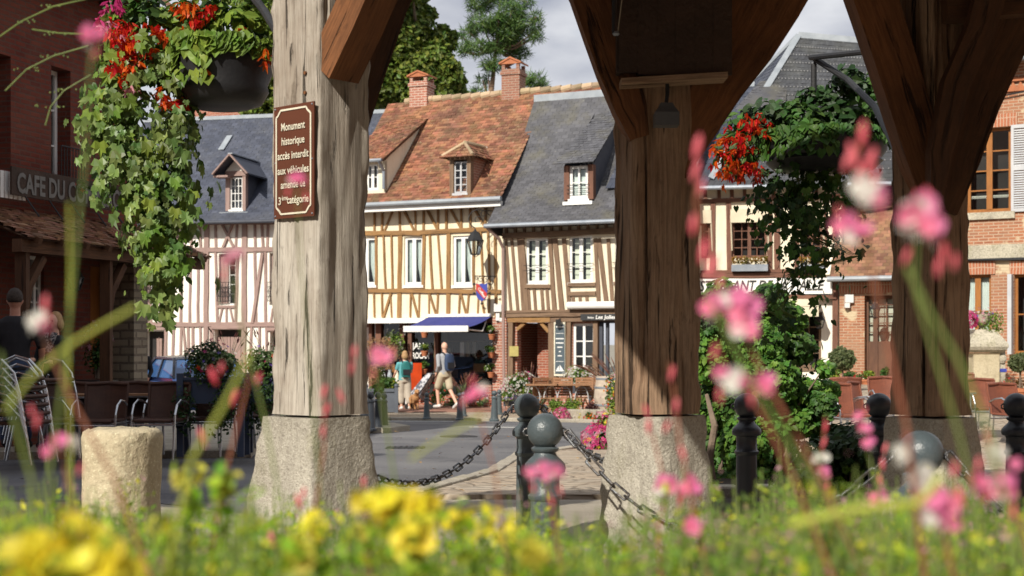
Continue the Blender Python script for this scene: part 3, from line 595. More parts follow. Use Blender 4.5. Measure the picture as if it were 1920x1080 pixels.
mb = MB(); mb.tube([a+Vector((-.012, 0, 0)), P3(1151, -130, 6.98)], .009, 6); mb.build('rod', 'iron_black', tp)
# post three
C3 = (2.178, 7.40)
t3 = thing('timber_post', 'darkest oak post with a forked pair of braces, at the right', 'post', (C3[0], C3[1], 0), 'oak posts of the market hall')
zb = 1.35-137/2667*7.4
soften(rough_post(C3, .150, .145, zb+.012, ZP, R(-60), .03, .009, 14, 9.7, 'oak_shaft', 'oak_base', t3, edge=.14, n=24, cracks=22), 60)
soften(rough_post(C3, .26, .175, -.02, zb, R(-50), .05, .010, 7, 6.1, 'stone_base', 'granite', t3, edge=.18, n=16, zs=1), 50)
mb = MB(); mb.sweep(Q([(1740, 360), (1722, 285), (1700, 210), (1672, 120), (1640, 20), (1612, -60), (1580, -140)], 7.30), [.15, .19, .205, .21, .22, .22, .22], .17); mb.build('brace', 'oak_brown', t3)
mb = MB(); mb.sweep(Q([(1762, 400), (1788, 300), (1820, 200), (1858, 110), (1900, 20), (1950, -80), (1985, -140)], 7.32), [.13, .22, .24, .25, .27, .27, .27], .18); mb.build('brace', 'oak_dark', t3)
mb = MB(); mb.sweep(Q([(1752, 380), (1760, 290), (1790, 160), (1835, 60), (1862, -40)], 7.10), [.06, .11, .13, .14, .15], .10); mb.build('brace', 'oak_dark', t3)
# unseen roof of the hall, outline set to shade the posts
th = thing('market_hall_roof', 'unseen tiled roof of the market hall on heavy oak plates, outlined to shade the posts', 'roof', (2, 6.5, ZP))
RX0, RX1, RY0, RY1 = -1.22, 7.2, 3.2, 9.3
mb = MB(); cx, cy = (RX0+RX1)/2, (RY0+RY1)/2
A_, B_, C_, D_ = (RX0, RY0, ZP+.32), (RX1, RY0, ZP+.32), (RX1, RY1, ZP+.32), (RX0, RY1, ZP+.32); r1, r2 = (RX0+3, cy, ZP+2.9), (RX1-3, cy, ZP+2.9)
mb.poly([A_, B_, r2, r1]); mb.poly([C_, D_, r1, r2]); mb.poly([D_, A_, r1]); mb.poly([B_, C_, r2]); mb.build('tile_covering', 'roof_tile_brown', th)
mb = MB()
for i in range(28): y = RY0+.1+i*(RY1-RY0-.2)/27; mb.box((cx, y, ZP+.28), (RX1-RX0, (RY1-RY0)/28-.012, .03))
mb.build('boarding', 'oak_dark', th)
mb = MB()
for y in (7.4, 4.2): mb.beam((-1.02, y, ZP+.13), (RX1-.2, y, ZP+.13), .26, .25)
for x in (-.99, .75, 2.18, 5.4): mb.beam((x, 3.4, ZP+.12), (x, 9.1, ZP+.12), .22, .22)
mb.build('wall_plate', 'oak_dark', th)
mb = MB(); a = P3(1772, 42, 7.2); mb.beam(P3(1768, 20, 7.2), P3(1990, 5, 7.2), .15, .115, (0, 0, 1)); mb.build('tie_beam', 'oak_dark', t3)
# unseen house added left of the view to shade the terrace
tn = thing('shading_house', 'tall brick house added outside the view, left of the terrace, to shade it', 'house', (-12.5, 8, 0))
mb = MB(); mb.box((-12.6, 8.2, 4.2), (8, 12.4, 8.4)); mb.build('wall', 'brick_red', tn)
mb = MB(); x0, x1, y0, y1 = -16.9, -8.3, 1.7, 14.7
mb.poly([(x0, y0, 8.4), (x1, y0, 8.4), (x1-4.3, y0, 11), ]); mb.poly([(x1, y1, 8.4), (x0, y1, 8.4), (x1-4.3, y1, 11)]); mb.poly([(x1, y0, 8.4), (x1, y1, 8.4), (x1-4.3, y1, 11), (x1-4.3, y0, 11)]); mb.poly([(x0, y1, 8.4), (x0, y0, 8.4), (x1-4.3, y0, 11), (x1-4.3, y1, 11)]); mb.build('roof', 'roof_tile_brown', tn)

mb = MB(); N_ = 900; xs_ = rng.uniform(-8, 10, N_); ys_ = rng.uniform(12.5, 36, N_); mb.cloud(T_DIA, [(x, y, gz(x, y)+.075) for x, y in zip(xs_, ys_)], rng.uniform(.03, .07, N_), (0, 0, 1), .25); o = mb.build('fallen_leaves', 'leaf_fallen'); o['kind'] = 'stuff'
mb = MB(); p = G(760, 20.5, .012); mb.box(p, (.55, .38, .012))
for i in range(7): mb.box((p.x-.24+i*.08, p.y, p.z+.008), (.03, .34, .008))
tag(mb.build('drain_grate', 'iron_black'), 'iron drain grate in the road beyond the silvery post', 'drain')
tn = thing('shading_house', 'long row of houses added unseen behind the viewer to block sky light', 'house', (0, -14, 0))  # unseen house row, added to cut the sky light from behind
mb = MB(); mb.box((0, -18, 4.5), (60, 8, 9)); mb.box((19, 2, 4.2), (8, 30, 8.4)); mb.build('wall', 'brick_brown', tn)
mb = MB()
for x0, x1, y0, y1 in ((-30.5, 30.5, -22.4, -13.6), ): mb.poly([(x0, y1, 9), (x0, (y0+y1)/2, 12), (x1, (y0+y1)/2, 12), (x1, y1, 9)]); mb.poly([(x1, y0, 9), (x1, (y0+y1)/2, 12), (x0, (y0+y1)/2, 12), (x0, y0, 9)])
mb.build('roof', 'slate_plain', tn)
M('leaf_drape', (.34, .36, .20), (.22, .24, .13), 8, .9); M('car_paint_like', (.05, .12, .30), None, 3, .6)
leafmat('leaf_autumn', (.30, .16, .03), (.12, .14, .03))
# ------------------------------------------------------------------ roofs
class Roof:
    """a sloping roof behind a facade: eave at (off oe, height ze), straight slope s, run to the ridge D"""
    def __init__(s, fac, oe, ze, slope, D, kick=0): s.f = fac; s.oe = oe; s.ze = ze; s.s = slope; s.D = D; s.kick = kick
    def z(s, o):
        r = s.oe-o; return s.ze+s.s*r-(s.kick*(1-r/1.6)**2*0 if r > 1.6 else 0)-s.kick*s.bow(r)
    def bow(s, r): t = max(0, min(1, r/s.D)); return math.sin(math.pi*t)
    def P(s, u, r, lift=0): z = s.z(s.oe-r)+lift; return s.f.P(u, z, s.oe-r)
    def hit(s, px, py):
        lo, hi = -s.D*1.6, s.oe
        for _ in range(40):
            m = (lo+hi)/2; u, z = s.f.uz(px, py, m)
            if z > s.z(m): hi = m
            else: lo = m
        u, z = s.f.uz(px, py, m); return u, s.oe-m, m
    def tiles(s, mb, u0, u1, tw, te, r0=0, r1=None, inside=None, jit=.012, th=.018, uoff=lambda r: 0):
        r1 = r1 or s.D; nrow = int((r1-r0)*math.sqrt(1+s.s*s.s)/te)
        for j in range(nrow):
            ra = r0+(r1-r0)*j/nrow; rb = r0+(r1-r0)*(j+1.25)/nrow; n = int((u1-u0)/tw); sh = (j % 2)*tw/2
            for i in range(-1, n+1):
                a = u0+sh+i*tw+uoff(ra); b = a+tw*.965; a = max(a, u0+uoff(ra)); b = min(b, u1+uoff(ra))
                if b-a < tw*.2: continue
                if inside and not inside((a+b)/2, ra): continue
                l = random.uniform(-jit, jit); k = random.uniform(-jit, jit)*.7; l0 = th*1.6+l; l1 = th*.35
                p = [s.P(a, ra, l0+k), s.P(b, ra, l0-k), s.P(b, min(rb, s.D), l1), s.P(a, min(rb, s.D), l1)]
                q = [s.P(a, ra, l0+k-th), s.P(b, ra, l0-k-th)]; m = len(mb.v); mb.v += [tuple(x) for x in p+q]; mb.face((m, m+1, m+2, m+3)); mb.face((m+4, m+5, m+1, m)); mb.face((m+5, m+2, m+1)); mb.face((m+4, m, m+3))
    def under(s, mb, u0, u1, uoff=lambda r: 0, n=8, lift=-.01):
        for i in range(n):
            a, b = s.D*i/n, s.D*(i+1)/n; mb.poly([s.P(u0+uoff(a), a, lift), s.P(u1+uoff(a), a, lift), s.P(u1+uoff(b), b, lift), s.P(u0+uoff(b), b, lift)])
def gutter(fac, root, u0, u1, z, o, mat='zinc', r=.065):
    mb = MB(); mb.tube([fac.P(u0, z, o), fac.P(u1, z, o)], r, 10); mb.build('gutter', mat, root)
def downpipe(fac, root, pts, mat='zinc', r=.045):
    mb = MB(); mb.tube([fac.P(*p) for p in pts], r, 8); mb.build('downpipe', mat, root)
# ================================================================== pink timbered house (left)
H1 = Fac.px(215, 43.5, 705, 41.6); ZG1 = gz(-8, 42)
h1 = thing('timbered_house', 'white house with pinkish timbers under a dark blue slate roof, behind the parked car', 'house', tuple(H1.P(4, ZG1)))
w1 = [H1.rect(410, 476, 441, 572), H1.rect(505, 474, 536, 572), H1.rect(268, 476, 290, 572)]
d1 = [H1.rect(272, 621, 308, 712), H1.rect(402, 618, 453, 712), H1.rect(506, 622, 545, 712)]
zt1 = H1.uz(450, 408)[1]
d1 = [(a, ZG1, c, d) for a, b, c, d in d1]
mb = MB(); H1.wall(mb, 0, ZG1-.2, H1.L, zt1, w1+d1, 0, .30); body(H1, mb, 0, ZG1-.2, H1.L, zt1, 6.5); mb.build('wall', 'plaster_white', h1)
mb = MB(); S = lambda *a, **k: H1.stroke(mb, *a, **k)
for x0, y0, x1, y1 in ((215, 470, 700, 466), (215, 608, 700, 609)): S(x0, y0, x1, y1, 8.5, o1=.045)
S(215, 420, 700, 416, 7, o1=.04); S(215, 745, 700, 745, 10, o1=.04)
for x, wd in ((262, 6), (388, 9), (459, 9.5), (548, 8), (640, 8)): S(x, 416, x+random.uniform(-3, 3), 745, wd, o1=.05)
for x in (274, 288, 302, 317, 331, 343, 358, 374, 404, 445, 478, 491, 503, 520, 566, 585, 604, 622, 665): S(x, 418, x+random.uniform(-3, 3), 466, 4.6)
for a, b in ((417, 437), (437, 417)): S(a, 420, b+2, 464, 4.2, o1=.06)
for x in (281, 300, 317, 341, 357, 372, 404.5, 446, 478, 498, 540, 566, 585, 604, 622, 665): S(x, 470, x+random.uniform(-4, 4), 606, 5)
S(493, 474, 474, 606, 5.5, o1=.06); S(408, 575, 443, 575, 4.5, o1=.055); S(470, 606, 500, 606, 3)
for a, b in ((417, 411), (425, 425), (432, 438), (512, 508), (521, 521), (529, 534)): S(a, 578, b, 605, 3.4)
for a in (276, 284, ): S(a, 580, a, 605, 3.2)
for x in (258, 312, 326, 340, 353, 362, 376, 396, 472, 487, 500, 566, 585, 604, 622, 665): S(x, 612, x+random.uniform(-5, 5), 745, 4.8)
S(344, 612, 356, 740, 4.5); S(272, 616, 310, 616, 5.5, o1=.06); S(398, 614, 458, 614, 6, o1=.06); S(502, 617, 548, 617, 5.5, o1=.06); S(270, 612, 267, 745, 5.5); S(311, 612, 311, 745, 5); S(398, 612, 396, 745, 7)
mb.build('timber_framing', 'timber_pink', h1)
for i, r in enumerate(w1):
    window(h1, H1, r, 'white_paint', 2, 5, None, fw=.05, rec=.16, sill=False, mw=.02, mid=.06)
    mb = MB(); um = (r[0]+r[2])/2; H1.box(mb, r[0]+.03, r[1]+.05, um, r[3]-.03, -.13, -.11); mb.build('shutter', 'timber_pink', h1)
    g = MB(); z = r[1]+.12
    for k in range(5): g.tube([H1.P(r[0]-.03, z+k*.14, .10), H1.P(r[2]+.03, z+k*.14, .10)], .009, 6)
    for k in range(7): u = r[0]+(r[2]-r[0])*k/6; g.tube([H1.P(u, z, .10), H1.P(u, z+.56, .10)], .008, 6)
    for k in range(3):
        u = r[0]+(r[2]-r[0])*(k+.5)/3; g.tube([H1.P(u+.07*math.cos(a_), z+.28+.13*math.sin(a_), .105) for a_ in np.linspace(0, 6.3, 13)], .007, 5)
        g.tube([H1.P(u-.1, z+.02, .105), H1.P(u+.1, z+.54, .105)], .007, 5)
    g.build('balcony_railing', 'iron_black', h1)
for i, r in enumerate(d1):
    mb = MB(); n = 2 if i == 1 else 1
    for k in range(n):
        a = r[0]+(r[2]-r[0])*(k/n if n == 2 else .45); b2 = r[0]+(r[2]-r[0])*(k+1)/n if n == 2 else r[0]+(r[2]-r[0])*.75
        H1.box(mb, a+.01, r[1], b2-.01, r[3]-.22, -.22, -.17)
        for zz in (.25, 1.25): H1.box(mb, a+.10, r[1]+zz, b2-.10, r[1]+zz+.75, -.17, -.155)
    mb.mi = 1; mb.poly([H1.P(r[0], r[1], -.29), H1.P(r[2], r[1], -.29), H1.P(r[2], r[3], -.29), H1.P(r[0], r[3], -.29)]); mb.build('door', ['timber_pink', 'dark_room'], h1)
ue, ze = H1.uz(450, 414, .45); u_, zr = H1.uz(450, 219, .45)
RF1 = Roof(H1, .45, ze, 1.05, 3.7, kick=.12)
_, D1, _ = RF1.hit(450, 221); RF1.D = D1
mb = MB(); RF1.tiles(mb, -.6, H1.L+.9, .22, .13, jit=.004, th=.008); mb.build('roof', 'slate_blue', h1)
mb = MB(); RF1.under(mb, -.6, H1.L+.9); a, b_ = RF1.P(-.6, D1), RF1.P(H1.L+.9, D1)
Rb = [H1.P(-.6, ze, -2*D1+.45), H1.P(H1.L+.9, ze, -2*D1+.45)]; mb.poly([Rb[1], Rb[0], a, b_])
mb.poly([H1.P(-.05, ze-.05, .0), H1.P(-.05, zr+1.2, -D1+.4), H1.P(-.05, ze, -2*D1+.45)]); mb.build('roof_boarding', 'slate_plain', h1)
mb = MB(); mb.beam(a, b_, .16, .12); mb.build('ridge_cap', 'zinc_pale', h1)
gutter(H1, h1, -.6, H1.L+.6, ze-.03, .5, 'slate_plain', .06)
# gabled dormer
def dormer_front(root, fac, roof, xl, xr, yt, yb, matf, frame='white_paint', cols=2, rows=3, cheek='slate_plain', jamb=.1, wood=None, off=None):
    u, r_, o = roof.hit((xl+xr)/2, yb); o = off if off is not None else o+.02
    r = fac.rect(xl, yt, xr, yb, o); return r, o
r, o = dormer_front(h1, H1, RF1, 431, 455, 332, 393, None)
mb = MB(); j = .13
H1.box(mb, r[0]-j, r[1]-.06, r[0], r[3]+.03, o-.15, o+.03); H1.box(mb, r[2], r[1]-.06, r[2]+j*.8, r[3]+.03, o-.15, o+.03); H1.box(mb, r[0]-j, r[3]+.03, r[2]+j, r[3]+.18, o-.15, o+.05)
dor = mb.build('dormer', 'timber_pink', h1)
window(dor, H1, r, 'white_paint', 3, 4, None, fw=.045, rec=.03, sill=True, mw=.02, o=o)
mb = MB(); zb_, zt_ = r[1]-.1, r[3]+.18
um = (r[0]+r[2])/2; zp = H1.uz(425, 289, o+.5)[1]
for u in (r[0]-j+.005, r[2]+j*.8-.005): mb.poly([H1.P(u, zb_-.1, o), H1.P(u, zt_, o), H1.P(u, zt_, o-(zt_-RF1.z(o))/RF1.s-.35), H1.P(u, RF1.z(o-.6)-.1, o-.6)])
mb.build('cheek', 'slate_plain', dor)
mb = MB(); mb.poly([H1.P(r[0]-j, zt_, o+.02), H1.P(r[2]+j, zt_, o+.02), H1.P(um, zp-.08, o+.02)]); mb.build('gable', 'plaster_white', dor)
hw = (r[2]-r[0])/2+j+.22; zl = zt_-.12; bk = lambda z: -(z-RF1.z(o))/RF1.s-.05
mb = MB()
for sg in (-1, 1): 
    mb.poly([H1.P(um+sg*hw, zl, o+.45), H1.P(um, zp+.02, o+.45), H1.P(um, zp+.02, o+bk(zp)), H1.P(um+sg*hw, zl, o+bk(zl))][::sg]); mb.poly([H1.P(um+sg*hw, zl-.04, o+.45), H1.P(um, zp-.03, o+.45), H1.P(um, zp-.03, o+bk(zp)), H1.P(um+sg*hw, zl-.04, o+bk(zl))][::-sg])
mb.build('dormer_roof', 'slate_blue', dor)
mb = MB()
for sg in (-1, 1): mb.beam(H1.P(um+sg*hw, zl-.02, o+.47), H1.P(um, zp-.0, o+.47), .04, .09, H1.n)
H1.box(mb, um-hw, zl-.1, um-.1, zl-.04, o+.02, o+.4); mb.build('barge_board', 'timber_pink', dor)
mb = MB(); mb.beam(H1.P(um, zp+.03, o+.45), H1.P(um, zp+.03, o+bk(zp)), .14, .03); H1.box(mb, r[0]-.3, zb_-.08, r[2]+.2, zb_+.02, o-.05, o+.1); mb.build('lead_flashing', 'zinc_pale', dor)
mb = MB(); u, rr, oo = RF1.hit(419, 272); mb.beam(RF1.P(u, rr-.2, .05), RF1.P(u+.1, rr+.25, .05), .22, .02, (0, 0, 1)); mb.build('roof_hatch', 'zinc_pale', h1)
# brick house peeping over its roof
hb = thing('brick_house', 'brick gable of a house showing just above the slate roof ridge', 'house', (X_(400, 52), 52, gz(-10, 52)))
FB = Fac.px(340, 52, 460, 51); mb = MB(); r = FB.rect(340, 207, 462, 232); mb.poly([FB.P(r[0], -.5), FB.P(r[2], -.5), FB.P(r[2], r[3]-.45), FB.P(r[2]-.5, r[3]), FB.P(r[0], r[3]+.1)]); body(FB, mb, r[0], -.5, r[2], r[3]-.3, 5, -.01); mb.build('wall', 'brick_red', hb)
mb = MB(); mb.hexa([FB.P(r[0]-1.6, 9.0, .3), FB.P(r[0]+.2, r[3]+.2, .3), FB.P(r[0]+.2, r[3]+.2, -5), FB.P(r[0]-1.6, 9.0, -5), FB.P(r[0]-1.6, 9.1, .3), FB.P(r[0]+.2, r[3]+.35, .3), FB.P(r[0]+.2, r[3]+.35, -5), FB.P(r[0]-1.6, 9.1, -5)]); mb.build('roof', 'slate_plain', hb)
# ================================================================== ochre timbered house (middle)
H2 = Fac.px(640, 40.7, 947, 38.5); ZG2 = gz(-2, 39)
h2 = thing('timbered_house', 'cream house with ochre timbers and a mossy orange tiled roof, blue shop awning below', 'house', tuple(H2.P(3, ZG2)))
w2 = [H2.rect(668, 445, 705, 535), H2.rect(758, 444, 793, 535), H2.rect(849, 442, 886, 535)]
zj = H2.uz(800, 596)[1]; zt2 = H2.uz(800, 385)[1]; L2 = H2.L
mb = MB(); H2.wall(mb, 0, zj, L2, zt2, w2, 0, .2); body(H2, mb, 0, zj, L2, zt2, 6.5); mb.build('wall', 'plaster_cream', h2)
mb = MB(); S = lambda *a, **k: H2.stroke(mb, *a, **k)
S(640, 437, 790, 437, 8.5, o1=.06); S(790, 436, 928, 429, 8.5, o1=.062); S(640, 544, 940, 547, 7.5, o1=.06); S(640, 388, 940, 383, 6, o1=.04)
for x, y0, x1, y1, wd in ((703, 388, 703, 434, 3.5), (718, 388, 717, 434, 3.5), (740, 388, 721, 434, 4), (749, 388, 751, 434, 4), (755, 388, 778, 434, 4), (779, 386, 780, 432, 3.5), (795, 386, 795, 432, 4), (798, 386, 822, 432, 4.4), (822, 386, 822, 430, 3.5), (838, 386, 838, 430, 4), (842, 386, 866, 430, 4.4), (865, 386, 866, 429, 3.8), (882, 384, 883, 428, 3.5), (886, 384, 911, 427, 4.4), (911, 384, 911, 426, 4), (929, 384, 931, 600, 5),
        (706, 441, 706, 541, 5), (720, 441, 724, 541, 3.6), (735, 441, 737, 541, 3.6), (751, 441, 749, 596, 8), (796, 441, 794, 541, 6), (807, 441, 812, 542, 3.8), (822, 441, 829, 542, 4), (842, 438, 841, 596, 8), (888.5, 436, 889, 543, 5), (902, 434, 907, 543, 4), (916, 434, 919, 543, 3.8),
        (702, 550, 703, 595, 3.3), (717, 550, 718, 595, 3.3), (734, 550, 720, 595, 4), (733, 550, 735, 595, 3.3), (771, 550, 770, 595, 3.3), (773, 550, 785, 595, 4), (787, 550, 786, 595, 3.3), (805, 550, 805, 595, 3.3), (806, 550, 820, 595, 4), (822, 550, 820, 595, 3.5), (863, 550, 861, 595, 3.3), (865, 550, 876, 595, 4), (880, 550, 876, 595, 3.5), (898, 550, 896, 595, 3.3), (902, 550, 910, 595, 4), (918, 550, 917, 595, 3.5)):
    S(x, y0, x1, y1, wd, o1=.03+random.random()*.02)
mb.build('timber_framing', 'timber_ochre', h2)
for r in w2: window(h2, H2, r, 'white_paint', 2, 1, 'tie', fw=.075, rec=.05, mid=.11)
u_, ze = H2.uz(800, 376, .5)
RF2 = Roof(H2, .5, ze, 1.05, 3.6, kick=.05); _, D2, _ = RF2.hit(900, 182); RF2.D = D2
uL = RF2.hit(750, 200)[0]; UR = L2+2.2
uo = lambda r: 0
def in2(u, r): return u < L2+.12 or r > D2*.84
mb = MB(); RF2.tiles(mb, 0.0, UR, .19, .115, jit=.011, th=.02, inside=in2); mb.build('roof', 'roof_tile', h2)
mb = MB(); RF2.under(mb, 0, L2+.12); mb.poly([RF2.P(L2, D2*.84, -.01), RF2.P(UR, D2*.84, -.01), RF2.P(UR, D2, -.01), RF2.P(L2, D2, -.01)]); a, b_ = RF2.P(0, D2), RF2.P(UR, D2); zz = RF2.z(.5)
mb.poly([H2.P(UR, zz, .5-2*D2), H2.P(0, zz, .5-2*D2), a, b_]); mb.poly([RF2.P(UR, D2*.84, -.02), H2.P(UR, zz-.3, .5-2*D2), RF2.P(UR, D2, -.1)]); mb.poly([H2.P(.02, zz-.3, .45), RF2.P(.02, D2, -.1), H2.P(.02, zz-.3, .5-2*D2)][::-1]); mb.build('roof_boarding', 'roof_tile_brown', h2)
mb = MB(); n = int(UR/.32)
for i in range(n):
    u = .6+i*.32
    if u > UR-.1: break
    p = RF2.P(u, D2, .03+.02*math.sin(i*.7)); q = RF2.P(u+.30, D2, .05); mb.tube([p-Vector((0, 0, .02)), q], [.115, .095], 10)
mb.build('ridge_tiles', 'ridge_tile', h2)
gutter(H2, h2, .0, L2+.15, ze-.05, .57, 'zinc_pale', .07)
mb = MB(); H2.box(mb, 0, ze-.24, L2+.1, ze-.10, .36, .50); mb.build('fascia', 'white_paint', h2)
mb = MB(); mb.poly([H2.P(0, ze-.22, .40), H2.P(L2+.1, ze-.22, .40), H2.P(L2+.1, ze-.20, 0), H2.P(0, ze-.20, 0)]); mb.build('soffit', 'oak_dark', h2)
# tiled dormer
u, r_, o = RF2.hit(862, 363); o += .03; r = H2.rect(851, 303, 876, 362, o)
mb = MB(); j = .12; H2.box(mb, r[0]-j, r[1]-.05, r[0], r[3]+.05, o-.15, o+.03); H2.box(mb, r[2], r[1]-.05, r[2]+j, r[3]+.05, o-.15, o+.03); H2.box(mb, r[0]-j-.05, r[3]+.05, r[2]+j+.05, r[3]+.14, o-.15, o+.06)
dor = mb.build('dormer', 'timber_brown', h2); window(dor, H2, r, 'grey_paint', 2, 4, None, fw=.04, rec=.03, sill=True, o=o, mid=.05)
zt_ = r[3]+.12; back = lambda z: o-(z-RF2.z(o))/RF2.s-.05
mb = MB()
for u in (r[0]-j+.004, r[2]+j-.004): mb.poly([H2.P(u, r[1]-.15, o), H2.P(u, zt_, o), H2.P(u, zt_, back(zt_)), H2.P(u, RF2.z(o-.5)-.1, o-.5)])
mb.build('cheek', 'brick_brown', dor)
um = (r[0]+r[2])/2; hw = (r[2]-r[0])/2+j+.2; zp = zt_+.42; rb = back(zp)
mb = MB()
def tilequad(mb, A, B, C, D, nu, nv, lift=.02):
    A, B, C, D = map(Vector, (A, B, C, D)); nrm = (B-A).cross(D-A).normalized()
    for j in range(nv):
        for i in range(nu):
            f = lambda s, t: (A.lerp(B, s)).lerp(D.lerp(C, s), t); sh = .5*(j % 2)/nu
            s0, s1 = min(1, i/nu+sh), min(1, (i+.95)/nu+sh); t0, t1 = j/nv, min(1, (j+1.2)/nv); k = random.uniform(.5, 1.6)
            p = [f(s0, t0)+nrm*lift*k, f(s1, t0)+nrm*lift*k, f(s1, t1)+nrm*lift*.3, f(s0, t1)+nrm*lift*.3]; q = [f(s0, t0), f(s1, t0)]
            m = len(mb.v); mb.v += [tuple(x) for x in p+q]; mb.face((m, m+1, m+2, m+3)); mb.face((m+4, m+5, m+1, m))
fl, fr = H2.P(um-hw, zt_-.02, o+.25), H2.P(um+hw, zt_-.02, o+.25); pk = H2.P(um, zp, o-.25); pb = H2.P(um, zp+.02, rb); bl, br = H2.P(um-hw, zt_, back(zt_)), H2.P(um+hw, zt_, back(zt_))
tilequad(mb, fl, fr, pk, pk, 6, 5); tilequad(mb, fr, br, pb, pk, 8, 5); tilequad(mb, bl, fl, pk, pb, 8, 5); mb.build('dormer_roof', 'roof_tile', dor)
mb = MB(); mb.tube([pk, pb], .07, 8); mb.tube([pk, fl.lerp(pk, .1)], .05, 8); mb.tube([pk, fr.lerp(pk, .1)], .05, 8); mb.build('ridge_tiles', 'ridge_tile', dor)
mb = MB(); mb.beam(br+Vector((.06, 0, -.15)), pb+Vector((.12, 0, .0)), .1, .05); mb.build('lead_flashing', 'white_paint', dor)
# large shed dormer at the left (its long roof meets the main roof near the ridge)
uw, rw, ow = RF2.hit(703, 362); ow += .05; r = H2.rect(688, 308, 709, 356, ow)
uA = .3; uB = H2.uz(722, 330, ow)[0]; zt_ = H2.uz(705, 302, ow)[1]
mb = MB(); H2.box(mb, uA, r[1]-.1, r[0], zt_, ow-.12, ow); H2.box(mb, r[2], r[1]-.1, uB, zt_, ow-.12, ow); H2.box(mb, r[0], r[3], r[2], zt_, ow-.12, ow); H2.box(mb, r[0], r[1]-.1, r[2], r[1], ow-.12, ow)
oT = -D2*.80+.5; zT = RF2.z(oT)
mb.poly([H2.P(uB, r[1]-.2, ow), H2.P(uB, r[1]-.2, ow-2.6), H2.P(uB, zT, oT), H2.P(uB, zt_, ow)][::-1]); dor = mb.build('shed_dormer', 'plaster_ivory', h2)
window(dor, H2, r, 'white_paint', 2, 2, None, fw=.05, rec=.02, sill=False, o=ow)
mb = MB(); ur_ = H2.uz(716, 300, ow+.3)[0]
tilequad(mb, H2.P(uA, zt_, ow+.3), H2.P(uB+.12, zt_, ow+.3), H2.P(uB+.12, zT+.05, oT), H2.P(uA, zT+.05, oT), 16, 26); mb.build('dormer_roof', 'roof_tile', dor)
mb = MB(); mb.beam(H2.P(uB+.10, zt_-.03, ow+.3), H2.P(uB+.10, zT+.02, oT), .05, .06); mb.build('barge_board', 'oak_dark', dor)
mb = MB(); mb.tube([H2.P(uA, zt_-.03, ow+.36), H2.P(uB+.1, zt_-.03, ow+.36)], .05, 8); mb.build('gutter', 'zinc', dor); downpipe(H2, dor, [(uB, zt_-.05, ow+.36), (uB+.0, zt_-.3, ow+.08), (uB+.0, r[1], ow+.08)])
# chimneys
def chimney(root, px0, px1, pt, pb, Y, capc='terracotta', mat='brick_pier'):
    a = P3(px0, pb, Y); b = P3(px1, pt, Y); w_ = b.x-a.x; cx_ = (a.x+b.x)/2; rz = R(-20); wv = w_/1.30
    hT = b.z-a.z; mb = MB(); mb.box((cx_, Y, a.z-.9+ (hT*.72+.9)/2), (wv, wv, hT*.72+.9), rz)
    mb.box((cx_, Y, a.z+hT*.60), (wv*1.12, wv*1.12, .10), rz)
    for sx in (-1, 1):
        for sy in (-1, 1):
            m = Matrix.Rotation(rz, 3, 'Z')@Vector((sx*wv*.40, sy*wv*.40, 0)); mb.box((cx_+m.x, Y+m.y, a.z+hT*.79), (wv*.17, wv*.17, hT*.16), rz)
    ch = mb.build('chimney', mat, root)
    mb = MB(); m = Matrix.Rotation(rz, 3, 'Z'); z0 = a.z+hT*.86
    for sg in (-1, 1):
        A, B, C, D = [Vector((cx_, Y, 0))+m@Vector(q) for q in ((sg*wv*.62, -wv*.6, z0), (sg*wv*.62, wv*.6, z0), (0, wv*.6, z0+hT*.16), (0, -wv*.6, z0+hT*.16))]
        nn = Vector((0, 0, .05)); mb.hexa([A, B, C, D, A+nn, B+nn, C+nn, D+nn])
    mb.poly([Vector((cx_, Y, 0))+m@Vector(q) for q in ((-wv*.58, -wv*.55, z0), (wv*.58, -wv*.55, z0), (0, -wv*.55, z0+hT*.15))]); mb.build('chimney_cap', capc, ch)
u, rr, oo = RF2.hit(792, 186); chimney(h2, 768, 814, 139, 195, RF2.P(u, D2).y+.1)
u, rr, oo = RF2.hit(962, 178); chimney(h2, 940, 986, 114, 178, RF2.P(u, D2).y+.1, mat='brick_brown')
# shop front of the ochre house: dark recess, glazing, posts, brick pier
zs2 = ZG2+.05
mb = MB()
for u, ww in ((H2.uz(703, 650)[0], .17), (H2.uz(747, 650)[0], .14), (H2.uz(762, 650)[0], .12), (H2.uz(812, 650)[0], .12), (H2.uz(688, 650)[0], .1)): H2.box(mb, u-ww/2, zs2, u+ww/2, zj, -.35, -.18)
H2.box(mb, 0, zj-.14, H2.uz(925, 650)[0], zj, -.30, -.02); mb.build('shop_posts', 'timber_red', h2)
mb = MB(); ua, ub = 0, H2.uz(925, 650)[0]
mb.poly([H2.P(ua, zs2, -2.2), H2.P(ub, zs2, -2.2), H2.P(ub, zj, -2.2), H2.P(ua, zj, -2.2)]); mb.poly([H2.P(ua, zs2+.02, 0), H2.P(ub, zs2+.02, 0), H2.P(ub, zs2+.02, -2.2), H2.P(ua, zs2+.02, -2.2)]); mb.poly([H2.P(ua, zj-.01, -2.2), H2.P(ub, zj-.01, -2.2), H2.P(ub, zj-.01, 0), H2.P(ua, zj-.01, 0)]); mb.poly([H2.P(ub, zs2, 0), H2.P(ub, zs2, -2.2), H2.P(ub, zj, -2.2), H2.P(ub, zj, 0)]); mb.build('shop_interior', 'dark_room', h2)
mb = MB(); uc, ud = H2.uz(762, 650)[0]+.06, ub-.05
for a, b2 in ((H2.uz(690, 650)[0], H2.uz(700, 650)[0]), (H2.uz(708, 650)[0], H2.uz(745, 650)[0]), (uc, H2.uz(811, 650)[0]-.06), (H2.uz(813, 650)[0]+.06, ud)): mb.poly([H2.P(a, zs2+.35, -.27), H2.P(b2, zs2+.35, -.27), H2.P(b2, zj-.15, -.27), H2.P(a, zj-.15, -.27)])
mb.build('shop_window', 'glass', h2)
